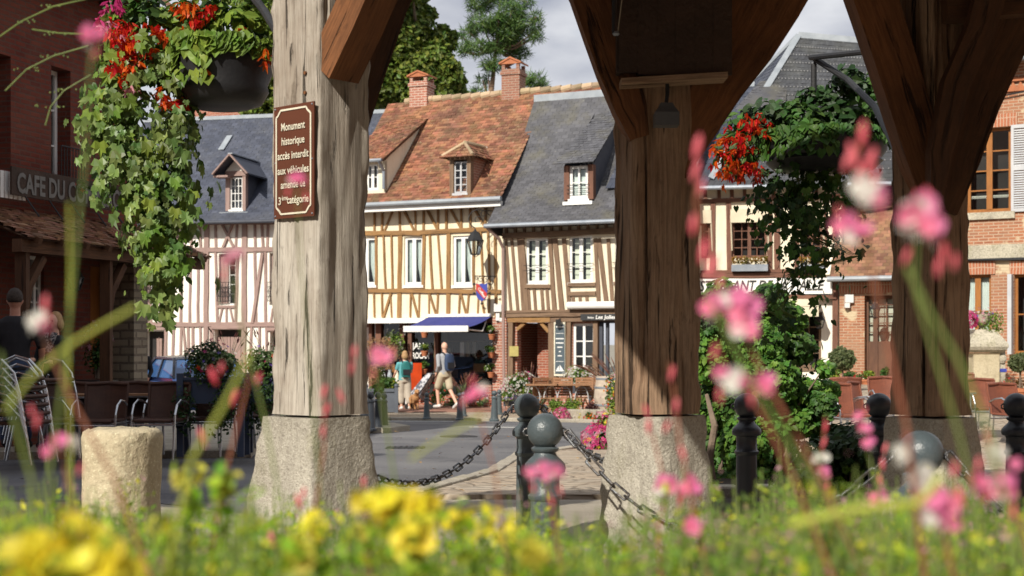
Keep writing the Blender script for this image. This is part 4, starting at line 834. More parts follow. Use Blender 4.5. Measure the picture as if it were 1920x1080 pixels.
mb = MB(); H2.box(mb, uc, zs2, ud, zs2+.34, -.34, -.1); H2.box(mb, H2.uz(884, 650)[0], zs2, ub, zs2+.62, -.09, .12); mb.build('brick_plinth', 'brick_red', h2)
mb = MB()
for px in (818, 826, 834): a = H2.W(px, 690, -.5); mb.tube([(a.x, a.y, zs2+.3), (a.x, a.y, zj-.2)], .07, 8)
mb.build('drape', 'leaf_drape', h2)
for i, (px, py, w_, h_, mt_) in enumerate(((716, 625, .30, .25, 'plaster_ivory'), (728, 660, .25, .4, 'white_paint'), (736, 690, .3, .3, 'varnish_wood'), (772, 625, .25, .2, 'terracotta'), (774, 700, .3, .35, 'car_paint_like'), (842, 660, .2, .3, 'cream_paint'), (868, 655, .18, .5, 'white_paint'), (878, 655, .18, .5, 'cream_paint'), (890, 652, .15, .4, 'white_paint'), (900, 690, .5, .3, 'varnish_wood'), (852, 700, .4, .3, 'timber_brown'), (770, 650, .2, .2, 'zinc'))):
    q = H2.W(px, py, -.75-.25*(i % 3)); m2 = MB(); m2.box(q, (w_*.7, .12, h_*.8), R(-20)); m2.mi = 0; m2.build('shop_goods', mt_, h2)
mb = MB()
for py in (640, 668, 700): a, b2 = H2.W(840, py, -1.4), H2.W(912, py, -1.4); mb.beam(a, b2, .3, .03)
mb.build('shop_shelf', 'timber_brown', h2)
for s_, px, py, wpx in (('JAN', 783, 654, 26), ('BROCAN', 786, 672, 42)):
    u, z = H2.uz(px, py, -.25); text(s_, H2.P(u, z, -.262), H2.u, (0, 0, 1), .17, 'white_paint', 'shop_lettering', h2, width=wpx*H2.scale(px), bold=.03)
mb = MB(); r = H2.rect(925, 604, 946, 765, .05); H2.box(mb, r[0], ZG2, r[2], zj-.02, -.4, .10); mb.build('brick_pier', 'brick_pier', h2)
# white cassette awning (closed) left of the blue one
mb = MB(); r = H2.rect(640, 597, 800, 606, .15); H2.box(mb, r[0], r[1], r[2], r[3], .02, .22); mb.build('awning_cassette', 'white_paint', h2)
M('awning_blue', (.035, .045, .22), (.03, .04, .19), 2, .85); M('awning_white', (.78, .77, .74), None, 2, .8); M('awning_cream', (.70, .62, .46), None, 2, .8)
ta = thing('awning', 'blue shop awning with a white front bar, open over the shop window', 'awning', tuple(H2.P(3.4, zj)))
ua, ub = H2.uz(798, 597)[0], H2.uz(921, 596)[0]; zt_ = zj+.02; pr = 1.45
uf0, zf = H2.uz(757, 614, pr); uf1, _ = H2.uz(877, 614, pr)
ua = uf0; ub = uf1+.02
mb = MB(); A, B, C, D = H2.P(ua, zf, pr), H2.P(ub, zf, pr), H2.P(ub, zt_, .06), H2.P(ua, zt_, .06); N_ = 9
for i in range(N_):
    a, b2 = i/N_, (i+1)/N_
    for j in range(4):
        s_, t_ = j/4, (j+1)/4; g = lambda p, q: (A.lerp(B, p)).lerp(D.lerp(C, p), q)-Vector((0, 0, .03*math.sin(math.pi*q)*(1+.3*math.sin(p*20)))); mb.poly([g(a, s_), g(b2, s_), g(b2, t_), g(a, t_)])
cl = mb.build('canopy', 'awning_blue', ta)
mb = MB(); mb.beam(A-Vector((0, 0, .04)), B-Vector((0, 0, .04)), .05, .16); mb.build('front_bar', 'awning_white', ta)
mb = MB(); mb.beam(D+Vector((0, 0, .04)), C+Vector((.0, 0, .04)), .1, .08)
for q in (.08, .92): a = A.lerp(B, q); b2 = D.lerp(C, q); mb.tube([b2-Vector((0, 0, .1)), (a+b2)/2+Vector((.2, 0, -.25)), a-Vector((0, 0, .05))], .02, 6)
mb.build('folding_arm', 'white_paint', ta)
# ================================================================== slate roofed house (right of centre)
H3 = Fac.px(943, 38.05, 1288, 35.87); ZG3 = gz(1, 37.5)
h3 = thing('timbered_house', 'house with slanting grey brown timbers and mossy slate roof, shop with black sign below', 'house', tuple(H3.P(3, ZG3)))
w3 = [H3.rect(986, 446, 1027, 532), H3.rect(1067, 441, 1111, 530), H3.rect(1153, 437, 1197, 528)]
zj = H3.uz(1050, 584)[1]; zt3 = H3.uz(1050, 425)[1]; L3 = H3.L; zsh = zj-.05
mb = MB(); H3.wall(mb, 0, zj, L3, zt3, w3, 0, .2); body(H3, mb, 0, zj, L3, zt3, 6); mb.build('wall', 'plaster_ivory', h3)
mb = MB(); S = lambda *a, **k: H3.stroke(mb, *a, **k)
for x0, x1, wd in ((949, 959, 5), (960, 972, 6), (973, 982, 6.5), (980, 989, 8), (1032, 1041, 8), (1041, 1055, 9), (1058, 1069, 8), (1117, 1124, 7), (1123, 1140, 9), (1141, 1150, 7)):
    S(x0, 447, x1, 584, wd, o1=.03+random.random()*.02)
S(944, 443, 1288, 427, 11, o1=.09); S(944, 585, 1288, 579, 5, o1=.06); S(985, 537, 1034, 537, 7, o1=.065); S(1066, 534, 1118, 533, 6, o1=.065); S(1066, 551, 1118, 550, 8, o1=.066); S(1152, 532, 1200, 531, 7, o1=.065)
for x in (991, 1002, 1016, 1026): S(x, 541, x+3, 582, 6)
for x in (1075, 1088, 1101): S(x, 556, x+2, 580, 6)
for i in range(20): x = 950+i*17; S(x, 428-i*.7, x, 437-i*.7, 5, o1=.05)
mb.build('timber_framing', 'timber_brown', h3)
for r in w3:
    wn = window(h3, H3, r, 'white_paint', 2, 3, None, fw=.07, rec=.04, mid=.10, mw=.018)
    c = MB(); um = (r[0]+r[2])/2
    for a, b2 in ((r[0]+.11, um-.06), (um+.09, r[2]-.08)): c.poly([H3.P(a, r[1]+.08, -.15), H3.P(b2, r[1]+.08, -.15), H3.P(b2, r[3]-.08, -.15), H3.P(a, r[3]-.08, -.15)])
    c.build('blind', 'ivory_blind', wn)
    g = MB()
    for k in (.36, .5): z = r[1]+(r[3]-r[1])*k*.8; g.tube([H3.P(r[0]-.05, z, .05), H3.P(r[2]+.05, z, .05)], .008, 6)
    g.build('window_bar', 'iron_black', h3)
u_, ze = H3.uz(1050, 416, .55)
RF3 = Roof(H3, .55, ze, 1.22, 3.4, kick=.28); _, D3, _ = RF3.hit(1080, 186); RF3.D = D3
mb = MB(); RF3.tiles(mb, -.22, L3, .20, .115, jit=.004, th=.009); mb.build('roof', 'slate_moss', h3)
mb = MB(); RF3.under(mb, -.22, L3, n=12); a, b_ = RF3.P(-.22, D3), RF3.P(L3, D3); mb.poly([H3.P(L3, ze, .5-2*D3), H3.P(-.22, ze, .5-2*D3), a, b_])
side = [RF3.P(-.2, D3*i/10, -.02) for i in range(11)]; mb.poly([H3.P(-.2, ze-.25, .0), H3.P(-.2, ze-.2, -D3)]+side[::-1])
mb.build('roof_boarding', 'slate_plain', h3)
mb = MB(); mb.beam(a+Vector((0, 0, .03)), b_+Vector((0, 0, .03)), .1, .2); mb.build('ridge_cap', 'zinc_pale', h3)
gutter(H3, h3, -.25, L3, ze-.04, .62, 'zinc', .06)
downpipe(H3, h3, [(-.2, ze-.06, .6), (.02, ze-.35, .3), (.06, ze-.6, .12), (.07, ZG3+1.9, .12), (.10, ZG3, .12)], 'timber_pink')
u, r_, o = RF3.hit(1085, 378); o += .04; r = H3.rect(1068, 311, 1103, 373, o)
mb = MB(); j = .15; H3.box(mb, r[0]-j, r[1]-.02, r[0], r[3]+.02, o-.15, o+.03); H3.box(mb, r[2], r[1]-.02, r[2]+j, r[3]+.02, o-.15, o+.03); dor = mb.build('dormer', 'timber_red', h3)
window(dor, H3, r, 'white_paint', 2, 2, None, fw=.075, rec=.02, sill=True, o=o, mid=.05)
c = MB(); c.poly([H3.P(r[0]+.07, r[1]+.08, o-.13), H3.P(r[2]-.07, r[1]+.08, o-.13), H3.P(r[2]-.07, r[3]-.08, o-.13), H3.P(r[0]+.07, r[3]-.08, o-.13)]); c.build('blind', 'net_curtain', dor)
g = MB()
for k in (.18, .3, .42): z = r[1]+(r[3]-r[1])*k; g.tube([H3.P(r[0]-.05, z, o+.06), H3.P(r[2]+.05, z, o+.06)], .008, 6)
g.build('window_bar', 'iron_black', dor)
zt_ = r[3]+.04; oT = o-2.15; zT = RF3.z(oT)+.03
mb = MB()
for u in (r[0]-j+.004, r[2]+j-.004): mb.poly([H3.P(u, r[1]-.3, o), H3.P(u, zt_, o), H3.P(u, zT, oT), H3.P(u, RF3.z(o-1)-.2, o-1)])
mb.build('cheek', 'slate_plain', dor)
mb = MB(); tilequad(mb, H3.P(r[0]-j-.22, zt_, o+.30), H3.P(r[2]+j+.12, zt_, o+.30), H3.P(r[2]+j+.02, zT, oT), H3.P(r[0]-j+.1, zT, oT), 8, 22, .012); mb.build('dormer_roof', 'slate_moss', dor)
mb = MB(); H3.box(mb, r[0]-j, r[1]-.16, r[2]+j, r[1]-.07, o-.02, o+.12); mb.build('lead_flashing', 'white_paint', dor)
# ground floor of the slate house
zf = zj-.02; op = (H3.uz(966, 650)[0], ZG3, H3.uz(1029, 650)[0], H3.uz(1000, 604)[1])
dr = (H3.uz(1121, 650)[0], ZG3, H3.uz(1190, 650)[0], H3.uz(1150, 600)[1]); wr = H3.rect(1071, 606, 1112, 702)
mb = MB(); H3.wall(mb, 0, ZG3-.1, L3, zf, [op, dr, wr], -.12, .25); mb.build('shop_wall', 'brick_pier', h3)
mb = MB(); S = lambda *a, **k: H3.stroke(mb, *a, **k)
S(945, 592, 1288, 585, 7, -.1, .06)
S(1037, 598, 1037, 712, 15, -.14, .0); S(1066, 598, 1064, 712, 9, -.14, -.01); S(1116, 598, 1116, 712, 9, -.14, .0); S(1030, 600, 1288, 595, 8, -.14, .01); S(1030, 707, 1122, 707, 7, -.14, -.02); S(958, 600, 957, 770, 10, -.14, .02); S(1030, 604, 1031, 770, 5, -.14, .0)
mb.build('shop_timbers', 'timber_brown', h3)
mb = MB(); S = lambda *a, **k: H3.stroke(mb, *a, **k); S(952, 600, 1032, 600, 9, -.14, .03); S(968, 618, 982, 606, 6, -.16, -.02); S(1014, 606, 1028, 622, 6, -.16, -.02); mb.build('porch_lintel', 'timber_ochre', h3)
mb = MB()   # brick passage
d_ = -2.3; u0, z0, u1, z1 = op
mb.poly([H3.P(u0-.3, z0, d_), H3.P(u1, z0, d_), H3.P(u1, z1, d_), H3.P(u0-.3, z1, d_)]); mb.poly([H3.P(u0-.3, z0, -.12), H3.P(u0-.3, z0, d_), H3.P(u0-.3, z1, d_), H3.P(u0-.3, z1, -.12)][::-1]); mb.poly([H3.P(u1, z0, -.12), H3.P(u1, z0, -1.0), H3.P(u1, z1, -1.0), H3.P(u1, z1, -.12)])
mb.poly([H3.P(u0+.2, z0, -1.0), H3.P(u1, z0, -.9), H3.P(u1, z1, -.9), H3.P(u0+.2, z1, -1.0)]); mb.build('brick_passage', 'brick_red', h3)
wn = window(h3, H3, wr, 'white_paint', 2, 3, None, fw=.07, rec=.04, mid=.07, mw=.03, o=-.12)
mb = MB(); r = dr; H3.box(mb, r[0], r[1], r[0]+.09, r[3], -.2, -.1); H3.box(mb, r[0]+.16, r[1], r[0]+.24, r[3], -.22, -.14); H3.box(mb, r[0], r[3]-.08, r[2], r[3], -.2, -.1); mb.mi = 1
mb.poly([H3.P(r[0], r[1], -1.6), H3.P(r[2], r[1], -1.6), H3.P(r[2], r[3], -1.6), H3.P(r[0], r[3], -1.6)]); mb.build('shop_door', ['slate_plain', 'dark_room'], h3)
mb = MB(); r = H3.rect(1089, 588, 1260, 600, .1); H3.box(mb, r[0], r[1], r[2], r[3], .08, .12); M('sign_black', (.035, .037, .04), None, 4, .5); M('board_slate', (.075, .10, .12), (.065, .09, .105), 4, .6)
sg = mb.build('shop_sign', 'sign_black', h3)
u, z = H3.uz(1102, 597, .12); text('Boutique', H3.P(u, z, .123), H3.u, (0, 0, 1), .05, 'white_paint', 'lettering', sg, width=.17, bold=.02, align='LEFT')
u, z = H3.uz(1117, 598, .12); text('Les Jolies gam', H3.P(u, z, .123), H3.u, (0, 0, 1), .10, 'white_paint', 'lettering', sg, width=.84, bold=.02, align='LEFT', shear=.15)
mb = MB(); r = H3.rect(1064, 566, 1230, 578, .2); a, b2 = H3.P(r[0], (r[1]+r[3])/2, .16), H3.P(r[2], (r[1]+r[3])/2, .16); mb.tube([a, b2], .10, 12); mb.build('awning_cassette', 'white_paint', h3)
tm = thing('menu_board', 'tall slate blue board with white lines hung beside the white shop window', 'sign', tuple(H3.P(H3.uz(1049, 650)[0], 0)))
r = H3.rect(1039, 604, 1060, 705, .03); mb = MB(); H3.box(mb, r[0], r[1], r[2], r[3], .015, .045); mb.build('backing', 'cream_paint', tm)
mb = MB(); r = H3.rect(1040.5, 608, 1058.5, 701, .06); H3.box(mb, r[0], r[1], r[2], r[3], .047, .055); mb.build('panel', 'board_slate', tm)
mb = MB(); W = r[2]-r[0]; um = (r[0]+r[2])/2
for py, wf, hh in ((614, .75, 2.2), (625.5, .8, .8), (636, .85, 2), (644, .8, 2), (652, .55, 2), (660, .2, 2), (668, .42, 2), (678, .8, .8)): z = H3.uz(1049, py)[1]; H3.box(mb, um-W*wf/2, z, um+W*wf/2, z+hh*.0135, .056, .058)
z = H3.uz(1049, 696)[1]; H3.box(mb, um-.11, z, um+.11, z+.03, .056, .058); mb.poly([H3.P(um-.10, z+.035, .058), H3.P(um-.02, z+.035, .058), H3.P(um-.02, z+.15, .058)]); mb.poly([H3.P(um, z+.035, .058), H3.P(um+.1, z+.035, .058), H3.P(um, z+.17, .058)]); mb.build('chalk_lines', 'white_paint', tm)
tk = thing('wall_spotlight', 'small black spotlight above the slate blue menu board', 'lamp', tuple(H3.P(um, z+1.6))); mb = MB(); q = H3.P(um, H3.uz(1049, 605)[1], .16); mb.box(q, (.13, .10, .16)); mb.beam(q+Vector((0, 0, .06)), H3.P(um, q.z+.1, .01), .03, .03); mb.build('spotlight_body', 'iron_black', tk)
mb = MB(); r = H3.rect(955, 649, 972, 668, .08); H3.box(mb, r[0], r[1], r[2], r[3], .05, .08); M('old_brass', (.42, .36, .12), (.34, .29, .10), 8, .6); tag(mb.build('wall_plaque', 'old_brass'), 'small yellowish plaque on the porch post beside the brick passage', 'plaque')
# ================================================================== restaurant house
H4 = Fac.px(1225, 37.2, 1578, 36.2); ZG4 = .30
h4 = thing('restaurant_house', 'timbered restaurant with long white lettered fascia and steep hipped slate roof', 'house', tuple(H4.P(3, ZG4)))
w4 = [H4.rect(1298, 399, 1332, 484), H4.rect(1372, 397, 1438, 484), H4.rect(1500, 392, 1542, 482)]
zj = H4.uz(1450, 512)[1]; zt4 = H4.uz(1450, 352)[1]; L4 = H4.L
mb = MB(); H4.wall(mb, 0, zj, L4, zt4, w4, 0, .2); body(H4, mb, 0, ZG4-.6, L4, zt4, 7); mb.build('wall', 'plaster_ivory', h4)
mb = MB(); S = lambda *a, **k: H4.stroke(mb, *a, **k)
S(1225, 381, 1575, 368, 8, o1=.06); S(1225, 352, 1575, 348, 5, o1=.05); S(1225, 512, 1575, 506, 6, o1=.07)
for x in (1300, 1322, 1348, 1372, 1396, 1420, 1450, 1478, 1505, 1530): S(x, 352, x+1, 376, 6.5)
for x, wd in ((1292, 10), (1337, 9), (1366, 9), (1443, 9), (1458, 10), (1494, 9), (1547, 8), (1568, 11)): S(x, 376, x+random.uniform(-2, 2), 508, wd, o1=.045+random.random()*.01)
mb.build('timber_framing', 'timber_red', h4)
for r in w4:
    wn = window(h4, H4, r, 'timber_red', 4 if r[2]-r[0] > .7 else 2, 5, None, fw=.06, rec=.05, mid=.09, mw=.022, sill=False)
    mb = MB(); H4.box(mb, r[0]-.03, r[3]-.28, r[2]+.03, r[3]+.06, .06, .10)
    for sg in (r[0]-.02, r[2]+.02): mb.beam(H4.P(sg, r[3]-.1, .08), H4.P(sg+.03, r[3]-1.0, .05), .025, .025)
    mb.build('window_awning', 'awning_cream', h4)
for (x0, x1) in ((1372, 1440), (1498, 1545)):
    r = H4.rect(x0, 493, x1, 505, .2); tb = thing('window_box', 'grey flower box below the %s restaurant window' % ('wide' if x0 < 1400 else 'right hand'), 'flower box', tuple(H4.P(r[0], r[1], .2)))
    mb = MB(); H4.box(mb, r[0], r[1]-.05, r[2], r[1]+.12, .1, .32); mb.build('box', 'zinc', tb)
    mb = MB(); P_ = [H4.P(random.uniform(r[0], r[2]), r[1]+.16+random.random()*.16, random.uniform(.1, .35)) for _ in range(260)]; mb.cloud(T_OVAL, P_, rng.uniform(.05, .09, 260)); mb.build('foliage', 'leaf_autumn', tb)
# fascia with the lettering
mb = MB(); r = H4.rect(1262, 522, 1560, 552, .1); H4.box(mb, r[0], r[1], r[2], r[3], .10, .14); sg = mb.build('sign_fascia', 'white_paint', h4)
M('letter_black', (.03, .028, .026), None, 4, .6)
ua = H4.uz(1290, 545)[0]; ub = H4.uz(1546, 545)[0]; z = H4.uz(1450, 545)[1]
text('RESTAURANT DE LA HALLE', H4.P(ua, z, .143), H4.u, (0, 0, 1), .27, 'letter_black', 'lettering', sg, width=ub-ua, bold=.02, align='LEFT', shear=.25)
mb = MB(); S = lambda *a, **k: H4.stroke(mb, *a, **k); S(1225, 517, 1568, 516, 8, -.05, .16); S(1225, 557, 1568, 557, 7, -.05, .16); S(1566, 512, 1566, 735, 10, -.05, .1); mb.build('shopfront_beams', 'timber_red', h4)
lw = [H4.rect(1420, 585, 1540, 690)]
mb = MB(); H4.wall(mb, 0, ZG4-.6, L4, H4.uz(1450, 560)[1], lw, -.05, .3); mb.build('lower_wall', 'plaster_white', h4)
window(h4, H4, lw[0], 'timber_brown', 6, 4, None, fw=.06, rec=.06, mid=.08, mw=.03, o=-.05)
mb = MB(); r = H4.rect(1400, 560, 1535, 575, .3); A, B, C, D = H4.P(r[0], r[1], .7), H4.P(r[2], r[1], .7), H4.P(r[2], r[3]+.05, .0), H4.P(r[0], r[3]+.05, 0); e = Vector((0, 0, .02)); mb.hexa([A-e, B-e, C-e, D-e, A, B, C, D])
q = Vector((0, 0, .26)); f = H4.n*.01; mb.hexa([A-q, B-q, B-q-f, A-q-f, A, B, B-f, A-f]); tw = tag(mb.build('shop_awning', 'awning_cream'), 'cream awning with dark lettering over the restaurant window', 'awning')
u = (r[0]+r[2])/2; text('RESTAURANT', H4.P(r[2]-.12-1.2, r[1]-.2, .712), H4.u, (0, 0, 1), .13, 'letter_black', 'lettering', tw, width=1.25, bold=.0)
# steep hipped slate roof
ze4 = H4.uz(1450, 346, .4)[1]; Yr = 39.5
Pk = P3(1497, 66, Yr); Pk2 = P3(1680, 82, Yr-.5); EL = H4.P(-1.5, ze4, .4); ER = H4.P(L4+2.6, ze4, .4); BL = H4.P(-1.5, ze4, -6); BR = H4.P(L4+2.6, ze4, -6)
def slatequad(root, A, B, C, D, nu, nv, mat, name='roof', lift=.012): mb = MB(); tilequad(mb, A, B, C, D, nu, nv, lift); mb.mi = 0; mb.poly([A, B, C, D] if (Vector(C)-Vector(D)).length > 1e-4 else [A, B, C]); return mb.build(name, mat, root)
E1 = EL.lerp(ER, .0); 
# front slope (dotted slates), left hip slope, lower left roof
FL = H4.P(H4.uz(1325, 346, .4)[0], ze4, .4)
slatequad(h4, FL, ER, Pk2, Pk, 36, 36, 'slate_dot'); slatequad(h4, BL, FL, Pk, Pk, 30, 34, 'slate_blue'); mb = MB(); mb.poly([BR, BL, Pk, Pk2]); mb.poly([ER, BR, Pk2]); mb.build('roof_back', 'slate_plain', h4)
mb = MB(); mb.beam(Pk, Pk2, .16, .16); mb.beam(Pk+Vector((0, -.05, 0)), Pk.lerp(FL, .96)+Vector((0, -.05, .03)), .16, .04, (0, -1, .6)); mb.beam(Pk, Pk.lerp(BL, .97), .16, .08); mb.build('ridge_cap', 'zinc_pale', h4)
M('slate_hook', (.42, .42, .42), None, 5, .5)
mb = MB(); nrm = (ER-FL).cross(Pk-FL).normalized()
for j in range(3, 34, 2):
    for i in range(0, 40):
        s_ = (i+.5*((j//2) % 2))/40; t_ = j/36; p = (FL.lerp(ER, s_)).lerp(Pk.lerp(Pk2, s_), t_)+nrm*.035; mb.box(p, (.016, .010, .03))
mb.build('slate_hooks', 'slate_hook', h4)['kind'] = 'stuff'
gutter(H4, h4, 0, L4+1.2, ze4-.05, .45, 'zinc', .06)
# lower slate roof on the left of it
LO = [P3(1240, 330, 38.0), P3(1400, 250, 38.0), P3(1425, 158, 40.5), P3(1240, 158, 40.5)]
slatequad(h4, H4.P(-1.2, ze4, .42), FL+Vector((.2, 0, 0)), P3(1425, 160, 39.6), P3(1230, 158, 40.2), 22, 24, 'slate_blue', 'lower_roof')
mb = MB(); mb.beam(P3(1228, 156, 40.2), P3(1415, 158, 39.6), .1, .14); mb.build('ridge_cap', 'zinc_pale', h4)
# small eyebrow dormer roof
A = P3(1378, 205, 37.4); B = P3(1470, 215, 37.4); C = P3(1478, 150, 38.6); D = P3(1425, 152, 38.6); slatequad(h4, A, B, C, D, 10, 12, 'slate_moss', 'dormer_roof')
mb = MB(); z = Vector((0, 0, -.6)); mb.hexa([A+z+Vector((.15, .1, 0)), B+z+Vector((-.1, .1, 0)), C+z*3, D+z*3, A+Vector((.15, .1, 0)), B+Vector((-.1, .1, 0)), C, D]); mb.build('dormer_wall', 'slate_plain', h4)
# ================================================================== small brick annex with tiled lean-to roof
H5 = Fac.px(1574, 36.0, 1712, 35.2); h5 = thing('brick_annex', 'low brick annex with glazed brown door under a tiled roof, right of the restaurant', 'house', tuple(H5.P(1, .3)))
dr5 = H5.rect(1621, 554, 1672, 714); dr5 = (dr5[0], dr5[1], dr5[2]+.1, dr5[3]); zt5 = H5.uz(1640, 526)[1]
mb = MB(); H5.wall(mb, 0, -.4, H5.L, zt5, [dr5], 0, .35); body(H5, mb, 0, -.4, H5.L, zt5, 4); mb.build('wall', 'brick_orange', h5)
mb = MB(); r = H5.rect(1578, 529, 1700, 549, .02); H5.box(mb, 0, r[1], H5.L, r[3], 0.003, .03); mb.build('brick_lintel', 'brick_lintel', h5)
mb = MB(); r = dr5; um = r[0]+(r[2]-r[0])*.30
H5.box(mb, r[0], r[1], r[0]+.06, r[3], -.3, -.2); H5.box(mb, um-.06, r[1], um+.06, r[3], -.3, -.19); H5.box(mb, r[2]-.06, r[1], r[2], r[3], -.3, -.2); H5.box(mb, r[0]+.06, r[3]-.08, r[2]-.06, r[3], -.3, -.2)
zm = H5.uz(1640, 640)[1]; H5.box(mb, r[0]+.06, r[1], um-.06, zm-.0, -.3, -.22); H5.box(mb, um+.06, r[1], r[2]-.06, zm, -.3, -.22)
H5.box(mb, um+.14, r[1]+.15, r[2]-.14, zm-.3, -.22, -.21)
for k in range(1, 5): z = zm+(r[3]-zm)*k/5; H5.box(mb, r[0]+.06, z-.012, um-.06, z+.012, -.27, -.23); H5.box(mb, um+.06, z-.012, r[2]-.06, z+.012, -.27, -.23)
uk = (um+r[2])/2; H5.box(mb, uk-.015, zm, uk+.015, r[3]-.08, -.27, -.225); mb.mi = 1; mb.poly([H5.P(r[0], zm, -.34), H5.P(r[2], zm, -.34), H5.P(r[2], r[3], -.34), H5.P(r[0], r[3], -.34)]); dd = mb.build('door', ['door_wood', 'cream_paint'], h5)
g = MB(); g.poly([H5.P(r[0], zm, -.255), H5.P(r[2], zm, -.255), H5.P(r[2], r[3], -.255), H5.P(r[0], r[3], -.255)]); g.build('glass_pane', 'glass', dd)
mb = MB(); H5.box(mb, r[0]-.1, -.3, r[2]+.1, r[1]-.003, -.3, .15); mb.build('door_step', 'kerb_stone', h5)
ze5 = H5.uz(1640, 519, .4)[1]; RF5 = Roof(H5, .4, ze5, 1.5, 2.4); _, D5, _ = RF5.hit(1640, 335); RF5.D = D5
mb = MB(); RF5.tiles(mb, -.15, H5.L+.2, .17, .10, jit=.006, th=.014); mb.build('roof', 'roof_tile_brown', h5)
mb = MB(); RF5.under(mb, -.15, H5.L+.2); mb.poly([RF5.P(-.1, 0, -.1), RF5.P(-.1, D5, -.02), H5.P(-.1, ze5, -D5+.4)]); mb.build('roof_boarding', 'slate_plain', h5)
gutter(H5, h5, -.2, H5.L+.2, ze5-.04, .46, 'zinc_pale', .07)
mb = MB(); mb.beam(RF5.P(-.2, 0, .05), RF5.P(-.2, D5, .05), .12, .1); mb.build('verge_mortar', 'plaster_ivory', h5)
# ================================================================== right brick house
H6 = Fac.px(1760, 33.0, 1985, 31.6); h6 = thing('brick_house', 'orange brick house with brown window and grey louvred shutter, at the right edge', 'house', tuple(H6.P(1, .3)))
wa = H6.rect(1812, 240, 1895, 398); wb = H6.rect(1806, 515, 1858, 652); wc = H6.rect(1902, 514, 1950, 664); zt6 = H6.uz(1880, 112)[1]
mb = MB(); H6.wall(mb, 0, -.3, H6.L, zt6, [wa, wb, wc], 0, .25); body(H6, mb, 0, -.3, H6.L, zt6, 7); mb.build('wall', 'brick_orange', h6)
for (r, e) in ((wa, .15), (wb, .1), (wc, .1)): mb = MB(); H6.box(mb, r[0]-e, r[3]+.002, r[2]+e, r[3]+.30, .004, .03); mb.build('brick_lintel', 'brick_lintel', h6)
mb = MB(); r = H6.rect(1770, 468, 1985, 481, .03); H6.box(mb, 0, r[1]-.08, H6.L, r[3]+.12, .004, .05); H6.box(mb, wa[0]-.1, wa[1]-.16, wa[2]+.1, wa[1]-.0, .0, .07); mb.build('stone_band', 'carved_stone', h6)
mb = MB(); H6.box(mb, 0, H6.uz(1880, 488)[1], H6.L, H6.uz(1880, 484)[1], .0, .09); mb.tube([H6.P(0, H6.uz(1800, 487)[1], .1), H6.P(1.6, H6.uz(1860, 489)[1], .11), H6.P(H6.L, H6.uz(1900, 487)[1], .1)], .012, 6); mb.build('wall_cable', 'iron_black', h6); mb = MB(); mb.tube([H6.P(0, H6.uz(1800, 195)[1], .1), H6.P(1.4, H6.uz(1870, 182)[1], .08), H6.P(H6.L, H6.uz(1940, 165)[1], .1)], .018, 6); mb.build('wall_cable', 'iron_black', h6)
mb = MB(); z = H6.uz(1900, 160)[1]
H6.box(mb, 0, z+.08, H6.L, z+.16, .0, .08); H6.box(mb, 0, z-.14, H6.L, z-.07, .0, .05)
for i in range(int(H6.L/.16)): u = i*.16; mb.poly([H6.P(u, z-.07, .05), H6.P(u+.16, z-.07, .05), H6.P(u+.08, z+.08, .05)])
mb.build('cornice', 'terracotta', h6)
window(h6, H6, wa, 'varnish_wood', 2, 4, None, fw=.07, rec=.12, mid=.13, mw=.03, sill=False)
window(h6, H6, wb, 'varnish_wood', 2, 2, 'full', fw=.06, rec=.10, mid=.13, mw=.03, sill=False)
window(h6, H6, wc, 'varnish_wood', 2, 2, None, fw=.06, rec=.10, mid=.13, mw=.03, sill=False)
mb = MB(); r = wa; M('lace', (.72, .70, .62), None, 40, .9)
for i in range(26): u = r[0]+.08+(r[2]-r[0]-.16)*i/26; mb.tube([H6.P(u+.02*math.cos(a_), r[1]+.36+.02*math.sin(a_*1)+.01*(i % 2), -.2) for a_ in np.linspace(0, 6.3, 8)], .008, 4)
H6.box(mb, r[0]+.07, r[1]+.385, r[2]-.07, r[1]+.40, -.205, -.195); mb.build('lace_edging', 'lace', h6)
mb = MB(); r = H6.rect(1896, 236, 1945, 404, .06); r = (wa[2]+.02, wa[1]-.02, wa[2]+.62, wa[3]+.02)
for a, b2, c_, d_ in ((r[0], r[1], r[0]+.06, r[3]), (r[2]-.06, r[1], r[2], r[3]), (r[0]+.06, r[1], r[2]-.06, r[1]+.08), (r[0]+.06, r[3]-.08, r[2]-.06, r[3]), (r[0]+.06, (r[1]+r[3])/2-.05, r[2]-.06, (r[1]+r[3])/2+.05)): H6.box(mb, a, b2, c_, d_, .02, .055)
n = 34
for i in range(n): z = r[1]+.09+(r[3]-r[1]-.18)*i/n; A, B = H6.P(r[0]+.055, z, .052), H6.P(r[2]-.055, z, .052); C, D = H6.P(r[2]-.055, z+.035, .025), H6.P(r[0]+.055, z+.035, .025); mb.poly([A, B, C, D])
mb.build('louvred_shutter', 'grey_paint', h6)
mb = MB(); r = (wc[0]-.30, wc[1], wc[0]-.01, wc[3]); H6.box(mb, r[0]+.2, r[1], r[2], r[3], .05, .25); mb.build('folded_shutter', 'grey_paint', h6)
ze6 = H6.uz(1900, 106, .4)[1]; RF6 = Roof(H6, .45, ze6, 1.0, 3.6); mb = MB(); RF6.tiles(mb, 0, H6.L, .2, .13, jit=.008); mb.build('roof', 'roof_tile_brown', h6); mb = MB(); RF6.under(mb, 0, H6.L); mb.poly([H6.P(0, ze6-.1, .4), RF6.P(0, 3.6, -.02), H6.P(0, ze6-.1, -6.8)][::-1]); mb.build('roof_boarding', 'slate_plain', h6)
gutter(H6, h6, 0, H6.L, ze6-.05, .5, 'zinc', .08)
